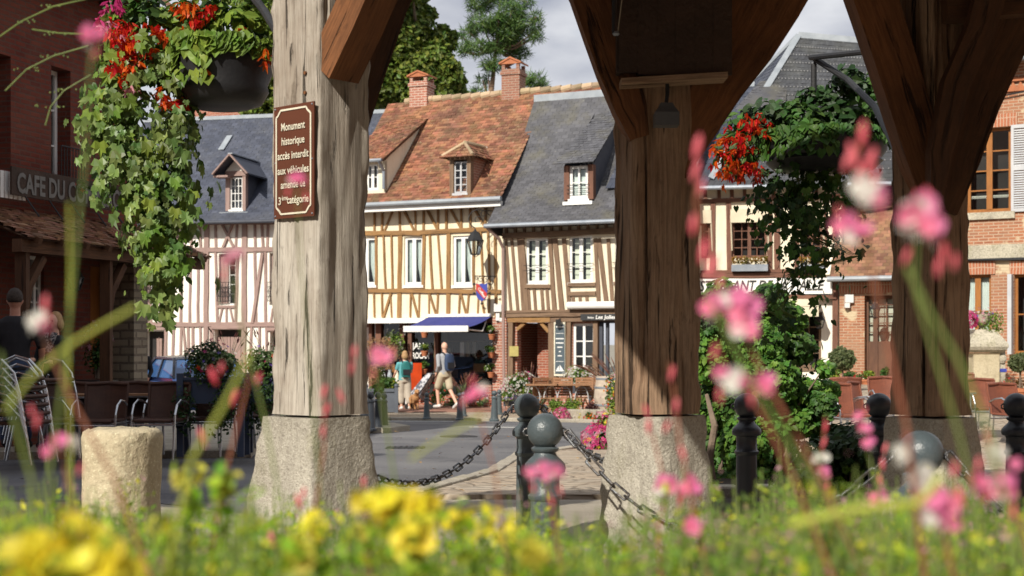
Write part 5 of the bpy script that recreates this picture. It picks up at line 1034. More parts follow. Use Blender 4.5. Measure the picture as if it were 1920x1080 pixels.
# ================================================================== cafe (left, in shade)
H7 = Fac.px(-75, 18.1, 257, 22.0); h7 = thing('cafe_building', 'shaded red brick cafe with dark tiled porch roof and lettered sign, left edge', 'building', tuple(H7.P(2, 0)))
L7 = H7.L; zt7 = H7.uz(150, 12)[1]+.5; wq = [H7.rect(96, 128, 132, 345), (H7.uz(-60, 200)[0], H7.uz(0, 316)[1], H7.uz(20, 200)[0], H7.uz(0, 100)[1])]
zl7 = H7.uz(128, 405)[1]
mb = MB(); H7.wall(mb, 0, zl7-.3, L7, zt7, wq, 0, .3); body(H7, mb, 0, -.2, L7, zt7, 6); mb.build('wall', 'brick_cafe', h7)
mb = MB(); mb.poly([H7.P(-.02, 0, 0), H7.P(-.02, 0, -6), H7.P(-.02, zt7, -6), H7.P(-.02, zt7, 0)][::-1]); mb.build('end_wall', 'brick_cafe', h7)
for r in wq: window(h7, H7, r, 'white_paint', 2, 3, None, fw=.06, rec=.22, mid=.06, sill=False)
r = wq[0]; g = MB()
for k in range(9): u = r[0]-.05+(r[2]-r[0]+.1)*k/8; g.tube([H7.P(u, r[1]+.02, .2), H7.P(u, r[1]+.5, .2)], .008, 6)
for z in (.02, .5): g.tube([H7.P(r[0]-.05, r[1]+z, .2), H7.P(r[2]+.05, r[1]+z, .2)], .012, 6)
g.build('balcony_railing', 'iron_black', h7)
mb = MB(); e = H7.rect(-70, 10, 180, 34, .3)
mb.poly([H7.P(0, zt7-.2, .55), H7.P(L7+.3, zt7-.2, .55), H7.P(L7+.3, zt7+3, -3), H7.P(0, zt7+3, -3)]); mb.poly([H7.P(0, zt7-.25, .55), H7.P(0, zt7-.25, 0), H7.P(L7+.3, zt7-.25, 0), H7.P(L7+.3, zt7-.25, .55)]); mb.poly([H7.P(0, zt7+3, -3), H7.P(L7+.3, zt7+3, -3), H7.P(L7+.3, zt7-.2, -6.5), H7.P(0, zt7-.2, -6.5)]); mb.poly([H7.P(L7, zt7-.3, .5), H7.P(L7, zt7-.3, -6.5), H7.P(L7, zt7+3, -3)]); mb.build('roof', 'roof_tile_brown', h7)
mb = MB()
for i in range(12): u = i*L7/12; H7.box(mb, u, zt7-.38, u+.09, zt7-.24, 0, .5)
mb.build('rafter_ends', 'oak_dark', h7)
# porch roof
zp0 = H7.uz(20, 425)[1]; zp1 = H7.uz(128, 452, 1.3)[1]
zP = zl7-.02; zE = P3(128, 462, H7.P(1.6, 0, 1.1).y).z
mb = MB(); tilequad(mb, H7.P(-.2, zE, 1.15), H7.P(L7+.25, zE, 1.15), H7.P(L7+.25, zP, 0), H7.P(-.2, zP, 0), 30, 13, .03); mb.build('porch_roof', 'roof_tile_brown', h7)
mb = MB(); mb.poly([H7.P(-.2, zE-.02, 1.15), H7.P(L7+.25, zE-.02, 1.15), H7.P(L7+.25, zP-.02, 0), H7.P(-.2, zP-.02, 0)][::-1]); mb.beam(H7.P(-.2, zE-.10, 1.0), H7.P(L7+.2, zE-.10, 1.0), .14, .16)
for i in range(9): u = i*L7/8; mb.beam(H7.P(u, zE-.04, 1.2), H7.P(u, zP-.06, 0), .07, .08)
for u in (H7.uz(48, 600, 1.0)[0], H7.uz(205, 600, 1.0)[0]):
    mb.beam(H7.P(u, 0, .95), H7.P(u, zE-.15, .95), .14, .14)
    mb.sweep([H7.P(u, zE-1.0, .95), H7.P(u+.1, zE-.6, .95), H7.P(u+.4, zE-.22, .95)], .1, .1, H7.n)
mb.build('porch_frame', 'oak_dark', h7)
# ground floor wall in the porch
gl = [H7.rect(62, 480, 88, 600), H7.rect(175, 500, 205, 690)]
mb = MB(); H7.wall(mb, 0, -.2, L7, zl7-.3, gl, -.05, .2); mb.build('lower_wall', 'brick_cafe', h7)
window(h7, H7, gl[0], 'white_paint', 2, 4, None, fw=.05, rec=.05, o=-.05, sill=False, mid=.05); 
mb = MB(); r = gl[1]; H7.box(mb, r[0], -.1, r[2], r[3], -.18, -.12); mb.build('door', 'varnish_wood', h7)
mb = MB(); a = H7.uz(229, 600, .3)[0]; H7.box(mb, a, -.1, H7.uz(255, 600, .3)[0], zE-.1, .0, .5); mb.build('stone_pier', 'stone_rubble', h7)
# lettered sign above the porch
tg = thing('cafe_sign', 'long dark board with pale old fashioned letters standing on the cafe porch roof', 'sign', tuple(H7.P(1.5, zl7, .35)))
r0 = H7.uz(22, 345, .4)[0]; r1 = H7.uz(236, 345, .4)[0]; zs_ = H7.uz(22, 363, .4)[1]; zt_ = zs_+.36
mb = MB(); H7.box(mb, r0, zs_-.01, r1, zt_, .37, .40); mb.build('board', 'plank_dark', tg)
M('letter_silver', (.14, .135, .125), None, 5, .5)
text('CAFE DU COMMERCE', H7.P(r0+.10, zs_+.035, .405), H7.u, (0, 0, 1), .26, 'letter_silver', 'lettering', tg, width=r1-r0-.15, bold=.03, ext=.006, align='LEFT')
for k in range(5): u = r0+.3+(r1-r0-.6)*k/4; mb = MB(); mb.tube([H7.P(u, zs_, .38), H7.P(u, zE+.35, .60)], .012, 6); mb.build('support_rod', 'iron_black', tg)
tf = thing('balcony_fence', 'small white picket fence at the far left on the cafe first floor', 'fence', tuple(H7.P(.8, zl7, .3))); mb = MB()
for i in range(12): u = H7.uz(-50, 330, .3)[0]+i*.09; H7.box(mb, u, zs_-.05, u+.06, zs_+.30, .28, .30)
H7.box(mb, H7.uz(-50, 330, .3)[0], zs_+.05, H7.uz(20, 330, .3)[0], zs_+.09, .26, .278); mb.build('pickets', 'white_paint', tf)
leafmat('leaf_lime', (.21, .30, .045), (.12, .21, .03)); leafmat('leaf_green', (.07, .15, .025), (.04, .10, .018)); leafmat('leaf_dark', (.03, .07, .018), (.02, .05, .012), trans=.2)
leafmat('leaf_ivy', (.19, .26, .075), (.075, .14, .035), rand=.45, hue=.025, trans=.3, rough=.4); leafmat('leaf_bright', (.13, .26, .035), (.055, .15, .022), rand=.3)
leafmat('leaf_tree', (.17, .21, .03), (.075, .125, .02), rand=.5, hue=.03, trans=.3); leafmat('leaf_pine', (.10, .17, .035), (.05, .11, .025), rand=.4, trans=.15)
leafmat('leaf_olive', (.16, .19, .09), (.10, .13, .05)); leafmat('leaf_plum', (.10, .035, .03), (.06, .02, .02)); leafmat('leaf_hydrangea', (.42, .24, .13), (.34, .20, .10), rand=.25)
leafmat('grass_plume', (.26, .13, .09), (.18, .09, .06), rand=.25); leafmat('leaf_yellowgreen', (.34, .36, .04), (.20, .26, .03))
for n_, c_ in (('red', (.68, .03, .012)), ('orange', (.75, .11, .01)), ('magenta', (.62, .05, .22)), ('pink', (.78, .36, .46)), ('white', (.78, .76, .70)), ('yellow', (.92, .80, .06)), ('violet', (.16, .08, .45)), ('palepink', (.80, .50, .60)), ('lemon', (.74, .68, .10))):
    leafmat('petal_'+n_, c_, tuple(x*.8 for x in c_), rand=.2, hue=.012, trans=.4)
M('bark', (.20, .15, .11), (.12, .09, .065), 6, .95, .9, 18); M('bark_pine', (.27, .17, .11), (.17, .11, .08), 6, .95, .9, 18); M('stem_green', (.17, .22, .05), (.12, .17, .04), 8, .6); M('stem_red', (.30, .09, .05), (.22, .10, .05), 8, .6)
T_PET = ([(-.10, 0, 0), (.10, 0, 0), (.22, .6, .1), (0, 1.1, .3), (-.22, .6, .1)], [(0, 1, 2, 4), (4, 2, 3)])
def fl(mb, mi, n, pts, s0, s1, nrm=(0, -.6, .5), tilt=.7, t=None): mb.mi = mi; mb.cloud(t or T_FL5, pts, rng.uniform(s0, s1, n), nrm, tilt)
def bush(name, label, cat, c, r, n, mats, size, flowers=(), tmpl=T_OVAL, clumps=9, group=None, stems=True, parent=None):
    """a rounded plant: leaf clumps, stems and optional flowers [(material, count, size)]"""
    c = Vector(c); t = parent or thing(name, label, cat, (c.x, c.y, c.z-r[2]), group)
    mb = MB(); cl = []
    for k in range(clumps):
        d = rng.normal(size=3); d /= np.linalg.norm(d); q = np.array(c)+d*np.array(r)*(.30+.35*rng.random()); rr = np.array(r)*rng.uniform(.38, .62); cl.append((q, rr))
        p, nv = blob_pts(n//clumps, q, rr, .35); mb.mi = k % len(mats); mb.cloud(tmpl, p, rng.uniform(size*.7, size*1.3, len(p)), nv+np.array([0, 0, .5]), .8)
    mb.build('foliage', list(mats), t)
    if stems:
        s = MB()
        for q, rr in cl: s.tube([(c.x+random.uniform(-.1, .1)*r[0], c.y, c.z-r[2]), (Vector(q)+c)/2-Vector((0, 0, r[2]*.3)), Vector(q)], [.018*max(r)/.5+.004, .012, .004], 5)
        s.build('stem', 'bark', t)
    if flowers:
        mb = MB()
        for i, (m, k, s) in enumerate(flowers):
            q, nv = blob_pts(k, c, (r[0]*1.0, r[1]*1.0, r[2]*1.0), .88); sel = (nv[:, 1] < .5) & (nv[:, 2] > -.55); q = q[sel]; nv = nv[sel]
            mb.mi = i; mb.cloud(T_FL5, q, rng.uniform(s*.8, s*1.25, len(q)), nv, .4)
        mb.build('flowers', ['petal_'+f[0] for f in flowers], t)
    return t
# ------------------------------------------------------------------ trees behind the roofs
def tree(label, base, trunk, crown, n, mat, size, bark, tmpl=T_OVAL, group='trees behind the houses', name='tree'):
    t = thing(name, label, 'tree', base, group); b = Vector(base); mb = MB()
    tk = .45 if 'pine' in name else 1; mb.tube(trunk, [q_*tk for q_ in [.38, .30, .22, .14, .05][:len(trunk)]], 9)
    for (q, r) in crown:
        q = Vector(q); k = random.choice(trunk[1:-1] if len(trunk) > 2 else trunk); k = min(trunk, key=lambda p: abs(p[2]-(q.z-r[2]*.6))); mb.tube([k, (Vector(k)+q)/2+Vector((0, 0, -.2)), q], [.12*tk, .07*tk, .02], 6)
    mb.build('trunk', bark, t); mb = MB()
    for (q, r) in crown:
        m = int(n*(r[0]*r[2])/sum(a[1][0]*a[1][2] for a in crown)); p, nv = blob_pts(m, q, r, .5); mb.cloud(tmpl, p, rng.uniform(size*.7, size*1.3, m), nv+np.array([0, 0, .4]), .9)
    mb.build('crown', mat, t); return t
Yt = 56; b = G(790, Yt)
cr = []
for px, py, rx in ((740, -60, 50), (735, 40, 50), (775, 30, 42), (822, 80, 30), (710, 110, 45), (770, 110, 55), (825, 130, 46), (855, 145, 26), (735, 175, 60), (800, 185, 55), (845, 185, 30), (680, 60, 55), (670, 160, 50), (750, -20, 42)):
    q = P3(px+random.uniform(-6, 6), py, Yt+random.uniform(-2, 2)); r = rx*Yt/F*.98; cr.append((q, (r, r, r*.9)))
    for _ in range(3):
        a = random.uniform(0, 6.28); q2 = q+Vector((math.cos(a)*r*.8, random.uniform(-1, .3)*r, math.sin(a)*r*.8)); cr.append((q2, (r*.42, r*.42, r*.38)))
cr += [(P3(x, y, Yt), (r*Yt/F, r*Yt/F, r*Yt/F)) for x, y, r in ((752, 70, 66), (790, 150, 74), (740, 140, 70), (838, 172, 40), (745, -20, 55), (842, 135, 24))]
tree('tall broad leaved tree with dark and yellow green foliage behind the orange roof', b, [b, P3(788, 400, Yt), P3(785, 200, Yt), P3(782, 60, Yt), P3(780, -50, Yt)], cr, 46000, 'leaf_tree', .21, 'bark', group=None, name='deciduous_tree')
Yp = 52; b = G(930, Yp); cr = []
for px, py, rx, rz in ((935, -20, 45, 28), (900, 10, 28, 18), (960, 20, 30, 20), (985, 48, 34, 17), (1004, 70, 16, 10), (905, 45, 32, 16), (880, 60, 18, 12), (935, 50, 28, 20), (950, 85, 38, 16), (900, 90, 30, 14), (975, 100, 22, 12), (872, 95, 14, 9), (925, 120, 26, 13), (1000, 150, 22, 14), (1015, 160, 12, 8), (905, 150, 14, 8), (895, 172, 12, 7), (955, 60, 30, 20)):
    q = P3(px, py, Yp+random.uniform(-1.2, 1.2)); cr.append((q, (rx*Yp/F, rx*Yp/F*.9, rz*Yp/F)))
    for _ in range(2):
        cr.append((q+Vector((random.uniform(-1, 1)*rx*Yp/F, random.uniform(-.5, .5), random.uniform(-.4, .9)*rz*Yp/F)), (rx*Yp/F*.35, rx*Yp/F*.35, rz*Yp/F*.5)))
tree('tall pine with clumped green branches and bare lower trunk beside the brick chimney', b, [b, P3(922, 300, Yp), P3(920, 185, Yp), P3(930, 90, Yp), P3(940, -30, Yp)], cr, 13000, 'leaf_pine', .23, 'bark_pine', T_BLADE, group=None, name='pine_tree')
Yt = 60; b = G(470, Yt); cr = []
for px, py, rx in ((470, 210, 45), (500, 150, 45), (440, 170, 40), (515, 60, 50), (470, 90, 45), (430, 110, 40), (530, 190, 35), (500, 0, 60)):
    q = P3(px, py, Yt); r = rx*Yt/F; cr.append((q, (r, r, r*.85))); cr.append((q+Vector((random.uniform(-1, 1)*r, -.5, random.uniform(-.6, .9)*r)), (r*.45, r*.45, r*.4)))
tree('leafy tree rising behind the blue slate roof and the hanging basket', b, [b, P3(470, 400, Yt), P3(475, 250, Yt), P3(480, 100, Yt)], cr, 9000, 'leaf_tree', .28, 'bark', group=None, name='deciduous_tree')
# ------------------------------------------------------------------ climbing shrub right of the second post
Ys = 14.2; b = G(1430, Ys, .03)
t = thing('climbing_shrub', 'tall sprawling leafy shrub growing on the low kerb, between the second and third posts', 'shrub', b)
mb = MB(); stems = MB()
for i, (px, py, rx, rz) in enumerate(((1335, 860, 45, 60), (1345, 760, 45, 60), (1330, 660, 40, 60), (1335, 590, 38, 45), (1350, 545, 26, 24), (1400, 830, 50, 60), (1385, 740, 40, 60), (1375, 650, 30, 60), (1450, 850, 45, 50), (1440, 560, 34, 28), (1470, 600, 44, 40), (1430, 640, 45, 45), (1490, 650, 40, 36), (1440, 710, 55, 50), (1500, 740, 44, 36), (1535, 760, 36, 34), (1480, 790, 50, 34), (1550, 730, 22, 20), (1400, 575, 30, 26), (1530, 800, 24, 22), (1410, 900, 60, 26), (1350, 905, 50, 24), (1545, 690, 14, 18))):
    q = P3(px, py, Ys+random.uniform(-.25, .35)); k = Ys/F; r = (rx*k*1.02, .30, rz*k*1.02); m = int(rx*rz*.5); p, nv = blob_pts(m, q, r, .3)
    nv = nv+np.array([-.3, -.3, .7]); mb.mi = 0 if i % 3 else 1; mb.cloud(T_IVY if i % 2 else T_OVAL, p, rng.uniform(.045, .095, m), nv, .7)
    a = G(1380+random.uniform(-40, 60), Ys); stems.tube([a, (a+q)/2+Vector((random.uniform(-.1, .1), 0, 0)), q], [.022, .014, .006], 6)
mb.mi = 2
for px, py, rx, rz in ((1345, 700, 50, 160), (1450, 720, 80, 140), (1400, 860, 110, 60)): q = P3(px, py, Ys+.25); p, nv = blob_pts(1500, q, (rx*Ys/F, .2, rz*Ys/F), .1); mb.cloud(T_OVAL, p, rng.uniform(.05, .1, 1500), nv, .9)
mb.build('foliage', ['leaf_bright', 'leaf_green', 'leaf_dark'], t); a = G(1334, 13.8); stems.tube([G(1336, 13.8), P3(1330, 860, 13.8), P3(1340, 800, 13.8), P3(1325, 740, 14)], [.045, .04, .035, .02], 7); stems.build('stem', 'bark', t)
# dark bush in the shade
Yd = 11.6; t = thing('shade_bush', 'dark leafed bush in shade on the kerb bed between bollards', 'bush', G(1590, Yd))
mb = MB(); stems = MB()
for px, py, rx, rz in ((1540, 860, 55, 40), (1600, 840, 60, 45), (1560, 900, 70, 30), (1650, 870, 60, 40), (1620, 910, 70, 25), (1500, 905, 50, 22), (1690, 890, 40, 30), (1580, 815, 36, 20)):
    q = P3(px, py, Yd+random.uniform(-.2, .3)); k = Yd/F; m = int(rx*rz*.22); p, nv = blob_pts(m, q, (rx*k, .35, rz*k), .3); mb.cloud(T_OVAL, p, rng.uniform(.05, .11, m), nv+np.array([0, 0, .5]), .8); stems.tube([G(1590, Yd), q], [.02, .006], 5)
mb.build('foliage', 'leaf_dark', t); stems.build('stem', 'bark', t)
kb = MB()
for i in range(7):
    xa, xb = 1255+i*66, 1255+(i+1)*66-4; a, b2 = X_(xa, 12.2), X_(xb, 12.2); kb.box(((a+b2)/2, 12.2+random.uniform(-.02, .02), .06), (b2-a, .22, .15+random.uniform(0, .03)))
o = kb.build('stone_kerb', 'kerb_stone'); m_ = o.modifiers.new('bevel', 'BEVEL'); m_.width = .02; m_.segments = 2; tag(o, 'low kerb of old stone blocks along the shaded planting bed', 'kerb')
sheet('planting_soil', [(1.4, 12.35), (3.6, 12.35), (3.8, 15), (1.5, 15.2)], .075, 'soil', .5, .05); sheet('planting_soil', [(1.5, 10.9), (3.7, 10.9), (3.7, 12.05), (1.5, 12.05)], .05, 'soil', .5, .05)
# ------------------------------------------------------------------ hanging baskets
def hanging(label, Y, pot_px, pot_w, ivy, reds, tops, lime, n_scale=1.0, dark=False, seed=1):
    k = Y/F; c = P3(pot_px[0], pot_px[1], Y); t = thing('hanging_basket', label, 'hanging basket', c)
    r = pot_w*k/2; h = pot_px[2]*k; mb = MB(); prof = [(r*.55, -h*.5), (r*.80, -h*.42), (r*.93, -h*.2), (r*.90, -h*.1), (r*.99, h*.1), (r, h*.42), (r*1.03, h*.5), (r*.94, h*.5), (r*.9, h*.35)]
    mb.lathe(c, prof, 28); soften(mb.build('pot', 'pot_black', t), 50)
    mb = MB(); st = MB()
    for i, (px, py, wd, n) in enumerate(ivy):     # trailing ivy, hanging down in front of the pot
        q = P3(px, py, Y-.1); m = int(n*n_scale*(1.9 if not dark else 1.6 if py < 430 else .95)); p = np.array(q)+rng.normal(size=(m, 3))*np.array([wd*k*.42, .10, 22*k]); nv = (p-np.array(q))*np.array([2.5, 2.5, 1])/(wd*k)+np.array([0, -.9, .35])
        mb.mi = 0 if i % 3 else 1; mb.cloud(T_IVY, p, .035+.085*rng.random(m)**1.6*(1 if not dark else .85), nv, .55, spin=(0, 0, -1))
    for s in range(9):
        pts = [P3(a[0]+random.uniform(-.4, .4)*a[2], a[1], Y-.05) for a in sorted(ivy[::3], key=lambda a_: a_[1])]; 
        if len(pts) > 1: st.tube(pts, .004, 4)
    for i, (px, py, wd, n) in enumerate(ivy):  # back layer of darker leaves, shade put into their green
        q = P3(px+8, py, Y+.05); m = int(n*n_scale*(.9 if not dark or py < 420 else .35)); p = np.array(q)+rng.normal(size=(m, 3))*np.array([wd*k*.40, .08, 24*k]); mb.mi = 2; mb.cloud(T_HEART if i % 2 else T_OVAL, p, rng.uniform(.03, .08, m), (0, -.6, .3), .8, spin=(0, 0, -1))
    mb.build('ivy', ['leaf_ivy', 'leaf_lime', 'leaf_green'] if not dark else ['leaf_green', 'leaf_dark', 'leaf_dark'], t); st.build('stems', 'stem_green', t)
    mb = MB()
    for i, (px, py, rx, rz, n) in enumerate(tops):
        q = P3(px, py, Y+random.uniform(-.1, .15)); p, nv = blob_pts(int(n*n_scale*(1 if not dark else 1.7)), q, (rx*k, rx*k*.8, rz*k), .2); mb.mi = i % 2; mb.cloud(T_HEART if i % 2 else T_OVAL, p, rng.uniform(.04, .10, len(p)), nv+np.array([-.2, -.3, .6]), .8)
    nn = 420 if dark else 300; A_ = rng.uniform(math.pi*.85, math.pi*2.15, nn); dz = rng.random(nn)**1.5; pr = np.stack([c.x+r*1.06*np.cos(A_)*(1+.04*dz), c.y+r*1.06*np.sin(A_), c.z+h*.62-h*(.30+.5*(np.cos(A_) < 0))*dz], 1)
    mb.mi = 0; mb.cloud(T_HEART, pr, rng.uniform(.045, .10, nn), np.stack([np.cos(A_), np.sin(A_), 0*A_+.4], 1), .6, spin=(0, 0, -1))
    mb.build('foliage', lime, t)
    for i, (px, py, rx, rz, n, cm) in enumerate(reds):
        mb = MB(); q = P3(px, py, Y-.14); n = int(n*(1.7 if not dark else 1.15)); p = np.array(q)+rng.normal(size=(n, 3))*np.array([rx*k*.5, .07, rz*k*.5]); mb.mi = cm
        for a in p:
            pp = np.repeat([a], 5, 0)+rng.normal(size=(5, 3))*.008; mb.cloud(T_PET, pp, rng.uniform(.03, .055, 5), (0, -.5, -.8), .7, spin=(0, 0, -1))
        mb.build('flower_cluster', ['petal_red', 'petal_orange', 'petal_magenta', 'petal_pink'], t)
    return t
def br(x, y): return (x, y)
L1_ = [(300, 90, 110, 26), (275, 130, 110, 26), (235, 170, 90, 26), (215, 210, 80, 34), (215, 250, 80, 34), (240, 280, 90, 36), (270, 300, 90, 32), (255, 330, 95, 40), (290, 360, 90, 40), (260, 375, 70, 26), (300, 400, 85, 40), (285, 430, 75, 32), (300, 455, 72, 30), (265, 470, 40, 12), (315, 490, 62, 24), (295, 510, 52, 18), (310, 540, 44, 12), (285, 560, 30, 7), (340, 500, 36, 9), (318, 575, 22, 5), (345, 420, 36, 9), (342, 370, 36, 11), (330, 330, 44, 16), (320, 280, 50, 20), (185, 240, 40, 12), (172, 215, 26, 7), (205, 340, 40, 10), (200, 150, 50, 14), (330, 240, 50, 22), (345, 200, 44, 18)]
hanging('lush sunlit hanging basket with long trailing ivy and red flowers, left of the silvery post', 8.6, (415, 150, 105), 190, L1_,
        [(225, 50, 26, 20, 10, 0), (250, 100, 30, 20, 10, 0), (290, 60, 24, 14, 6, 0), (400, 20, 20, 12, 5, 0), (450, 60, 20, 12, 5, 1), (255, 130, 14, 20, 8, 1), (230, 75, 30, 30, 14, 0), (215, 60, 20, 14, 5, 3), (265, 85, 26, 14, 10, 1), (235, 130, 22, 26, 12, 0), (240, 150, 18, 14, 7, 1), (245, 165, 12, 10, 4, 3), (305, 175, 12, 24, 7, 1), (330, 198, 18, 8, 6, 0), (412, 148, 20, 9, 5, 1), (320, 70, 30, 18, 8, 1), (345, 12, 26, 14, 8, 1), (370, 40, 16, 12, 4, 0), (497, 105, 8, 16, 6, 1), (215, 10, 20, 14, 6, 2), (190, 45, 12, 12, 3, 2), (340, 190, 10, 8, 4, 0)],
        [(230, 40, 40, 40, 90), (220, 100, 40, 40, 80), (480, 20, 30, 40, 80), (260, 20, 60, 36, 110), (320, 40, 60, 40, 120), (380, 30, 60, 40, 120), (440, 40, 60, 36, 120), (480, 70, 26, 36, 60), (300, 110, 44, 36, 90), (360, 80, 60, 34, 90), (420, 88, 60, 20, 60), (310, 150, 34, 24, 50), (380, -20, 110, 40, 120), (405, 110, 26, 14, 14), (350, 135, 22, 30, 24), (370, 120, 14, 22, 12)], ['leaf_lime', 'leaf_green'])
L2_ = [(1460, 350, 70, 40), (1520, 350, 80, 44), (1560, 340, 70, 36), (1480, 390, 80, 44), (1530, 400, 80, 44), (1500, 440, 80, 44), (1540, 450, 70, 38), (1460, 420, 50, 22), (1510, 480, 70, 38), (1490, 510, 60, 26), (1530, 500, 50, 20), (1470, 545, 50, 16), (1450, 580, 50, 12), (1520, 560, 60, 14), (1600, 440, 30, 7), (1605, 480, 24, 5), (1590, 390, 30, 9), (1440, 640, 60, 9), (1480, 600, 60, 12), (1500, 650, 50, 7), (1410, 410, 30, 6), (1620, 300, 30, 8)]
hanging('shaded hanging basket with red begonias on its left and ivy trailing down, right of centre', 11.2, (1545, 292, 62), 232, L2_,
        [(1385, 280, 44, 44, 60, 0), (1370, 310, 34, 26, 40, 1), (1360, 270, 26, 20, 24, 1), (1420, 230, 30, 16, 20, 0), (1410, 320, 26, 20, 24, 0), (1440, 250, 16, 14, 8, 1), (1655, 118, 5, 5, 2, 3)],
        [(1400, 240, 44, 34, 110), (1440, 220, 50, 34, 130), (1500, 230, 60, 40, 170), (1560, 220, 60, 50, 190), (1610, 200, 50, 50, 150), (1590, 150, 40, 26, 80), (1640, 160, 20, 34, 50), (1650, 220, 20, 30, 40), (1380, 290, 46, 46, 120), (1530, 180, 40, 20, 60), (1480, 200, 40, 16, 50)], ['leaf_green', 'leaf_dark'], dark=True)
tb = thing('basket_bracket', 'black iron bracket arm holding the shaded basket at the darkest post', 'bracket', P3(1530, 110, 11.2))
mb = MB(); mb.tube([P3(1520, 108, 11.2), P3(1640, 95, 10.2), P3(1740, 85, 7.5)], .022, 8); mb.tube([P3(1528, 110, 11.2), P3(1590, 150, 10.8), P3(1640, 200, 9.8), P3(1672, 262, 8.4), P3(1690, 305, 7.5)], .024, 8); mb.build('arm', 'iron_black', tb)
mb = MB(); mb.tube([P3(1528, 112, 11.2), P3(1527, 262, 11.2)], .010, 6); mb.tube([P3(1526, 120, 11.2), P3(1526, 180, 11.2)], .024, 8); mb.build('hanger', 'iron_black', tb)
tb = thing('basket_bracket', 'black iron bracket arm holding the sunlit basket at the silvery post', 'bracket', P3(505, 40, 8.2))
mb = MB(); mb.tube([P3(520, 60, 7.5), P3(495, 20, 8.0), P3(460, -25, 8.3), P3(420, -50, 8.6)], .024, 8); mb.tube([P3(520, -30, 7.5), P3(415, -52, 8.6)], .02, 8); mb.build('arm', 'iron_black', tb)
mb = MB(); mb.tube([P3(415, -52, 8.6), P3(415, 110, 8.6)], .010, 6); mb.build('hanger', 'iron_black', tb)
# ------------------------------------------------------------------ planting in front of the shops
def pot(c, r, h, mat='terracotta', parent=None, name='pot'): mb = MB(); mb.lathe(c, [(r*.68, 0), (r*.95, h*.8), (r*1.06, h*.82), (r*1.06, h), (r*.9, h), (r*.88, h*.85)], 16); return mb.build(name, mat, parent)
def potted(label, c, r, h, br_, n, mats, size, flowers=(), mat='terracotta', name='potted_plant', group=None, **k):
    t = thing(name, label, 'potted plant', c, group); pot(Vector(c), r, h, mat, t); bush(None, None, None, Vector(c)+Vector((0, 0, h+br_[2]*.75)), br_, n, mats, size, flowers, parent=t, **k); return t
# flower bed in front of the slate house
mb = MB()
for i in range(5): a = G(1064+i*13, 31.6); mb.box((a.x+.09, a.y+random.uniform(-.04, .04), a.z+.11), (.20, .25, .28+random.uniform(-.03, .03)))
o = mb.build('bed_edging', 'kerb_stone'); m_ = o.modifiers.new('bevel', 'BEVEL'); m_.width = .03; m_.segments = 2; tag(o, 'rough stone edging blocks of the small flower bed by the barrel', 'kerb')
for lb, px, py, Y, rx, rz, mats, sz, fls, n in (
    ('rounded light green cushion shrub left of the plum one by the barrel', 1044, 766, 32.0, 20, 21, ['leaf_lime'], .05, (), 900),
    ('yellow green shrub in the flower bed before the cafe chairs', 1076, 764, 32.0, 21, 25, ['leaf_lime', 'leaf_yellowgreen'], .05, (), 800),
    ('dark plum leaved shrub in the flower bed beside the barrel', 1104, 764, 32.0, 20, 27, ['leaf_plum'], .05, (), 900),
    ('bright magenta flower clump at the left foot of the flower bed', 1053, 782, 31.4, 16, 19, ['leaf_green'], .04, (('magenta', 260, .055), ('pink', 100, .05)), 160),
    ('small lemon flowered clump on the stone edging of the bed', 1084, 780, 31.6, 18, 14, ['leaf_yellowgreen'], .05, (('lemon', 80, .05), ('white', 30, .045)), 260),
    ('large magenta flowered clump spilling beside the second post base', 1122, 832, 19.5, 34, 38, ['leaf_lime', 'leaf_green'], .05, (('magenta', 420, .06), ('pink', 160, .055), ('yellow', 60, .05)), 700),
    ('pink and yellow flowered bush behind the large magenta clump', 1142, 800, 21.0, 22, 26, ['leaf_lime', 'leaf_autumn'], .05, (('magenta', 120, .055), ('yellow', 60, .05)), 500),
    ('orange and red flowered tall bush beside the wine barrel', 1150, 745, 31.0, 22, 44, ['leaf_green', 'leaf_lime'], .055, (('orange', 70, .06), ('yellow', 40, .06), ('pink', 40, .055)), 900)):
    k = Y/F; q = P3(px, py, Y); bush('flowering_plant', lb, 'plant', q, (rx*k, rx*k*.8, rz*k), n, mats, sz, fls, clumps=6)
for lb, px, py, rx, rz, Y in (('white and pink flower mass in a box at the brick passage', 978, 726, 40, 28, 35.6), ('white flower mass below the white shop window', 1088, 708, 38, 22, 35.8)):
    k = Y/F; q = P3(px, py, Y); t = thing('flower_box', lb, 'flower box', (q.x, q.y, gz(q.x, q.y)+.07)); mb = MB(); mb.box((q.x, q.y, q.z-rz*k*.9), (rx*k*1.7, .3, .26)); mb.box((q.x-.25, q.y, (q.z-rz*k*.9-.1+gz(q.x, q.y))/2), (.06, .2, q.z-rz*k*.9-gz(q.x, q.y)-.2)); mb.box((q.x+.25, q.y, (q.z-rz*k*.9-.1+gz(q.x, q.y))/2), (.06, .2, q.z-rz*k*.9-gz(q.x, q.y)-.2)); mb.build('box', 'slate_plain', t)
    bush(None, None, None, q, (rx*k, .28, rz*k), 1100, ['leaf_green', 'leaf_lime'], .055, (('white', 420, .055), ('pink', 70 if px < 1000 else 14, .055), ('magenta', 30 if px < 1000 else 6, .05)), parent=t, clumps=8)
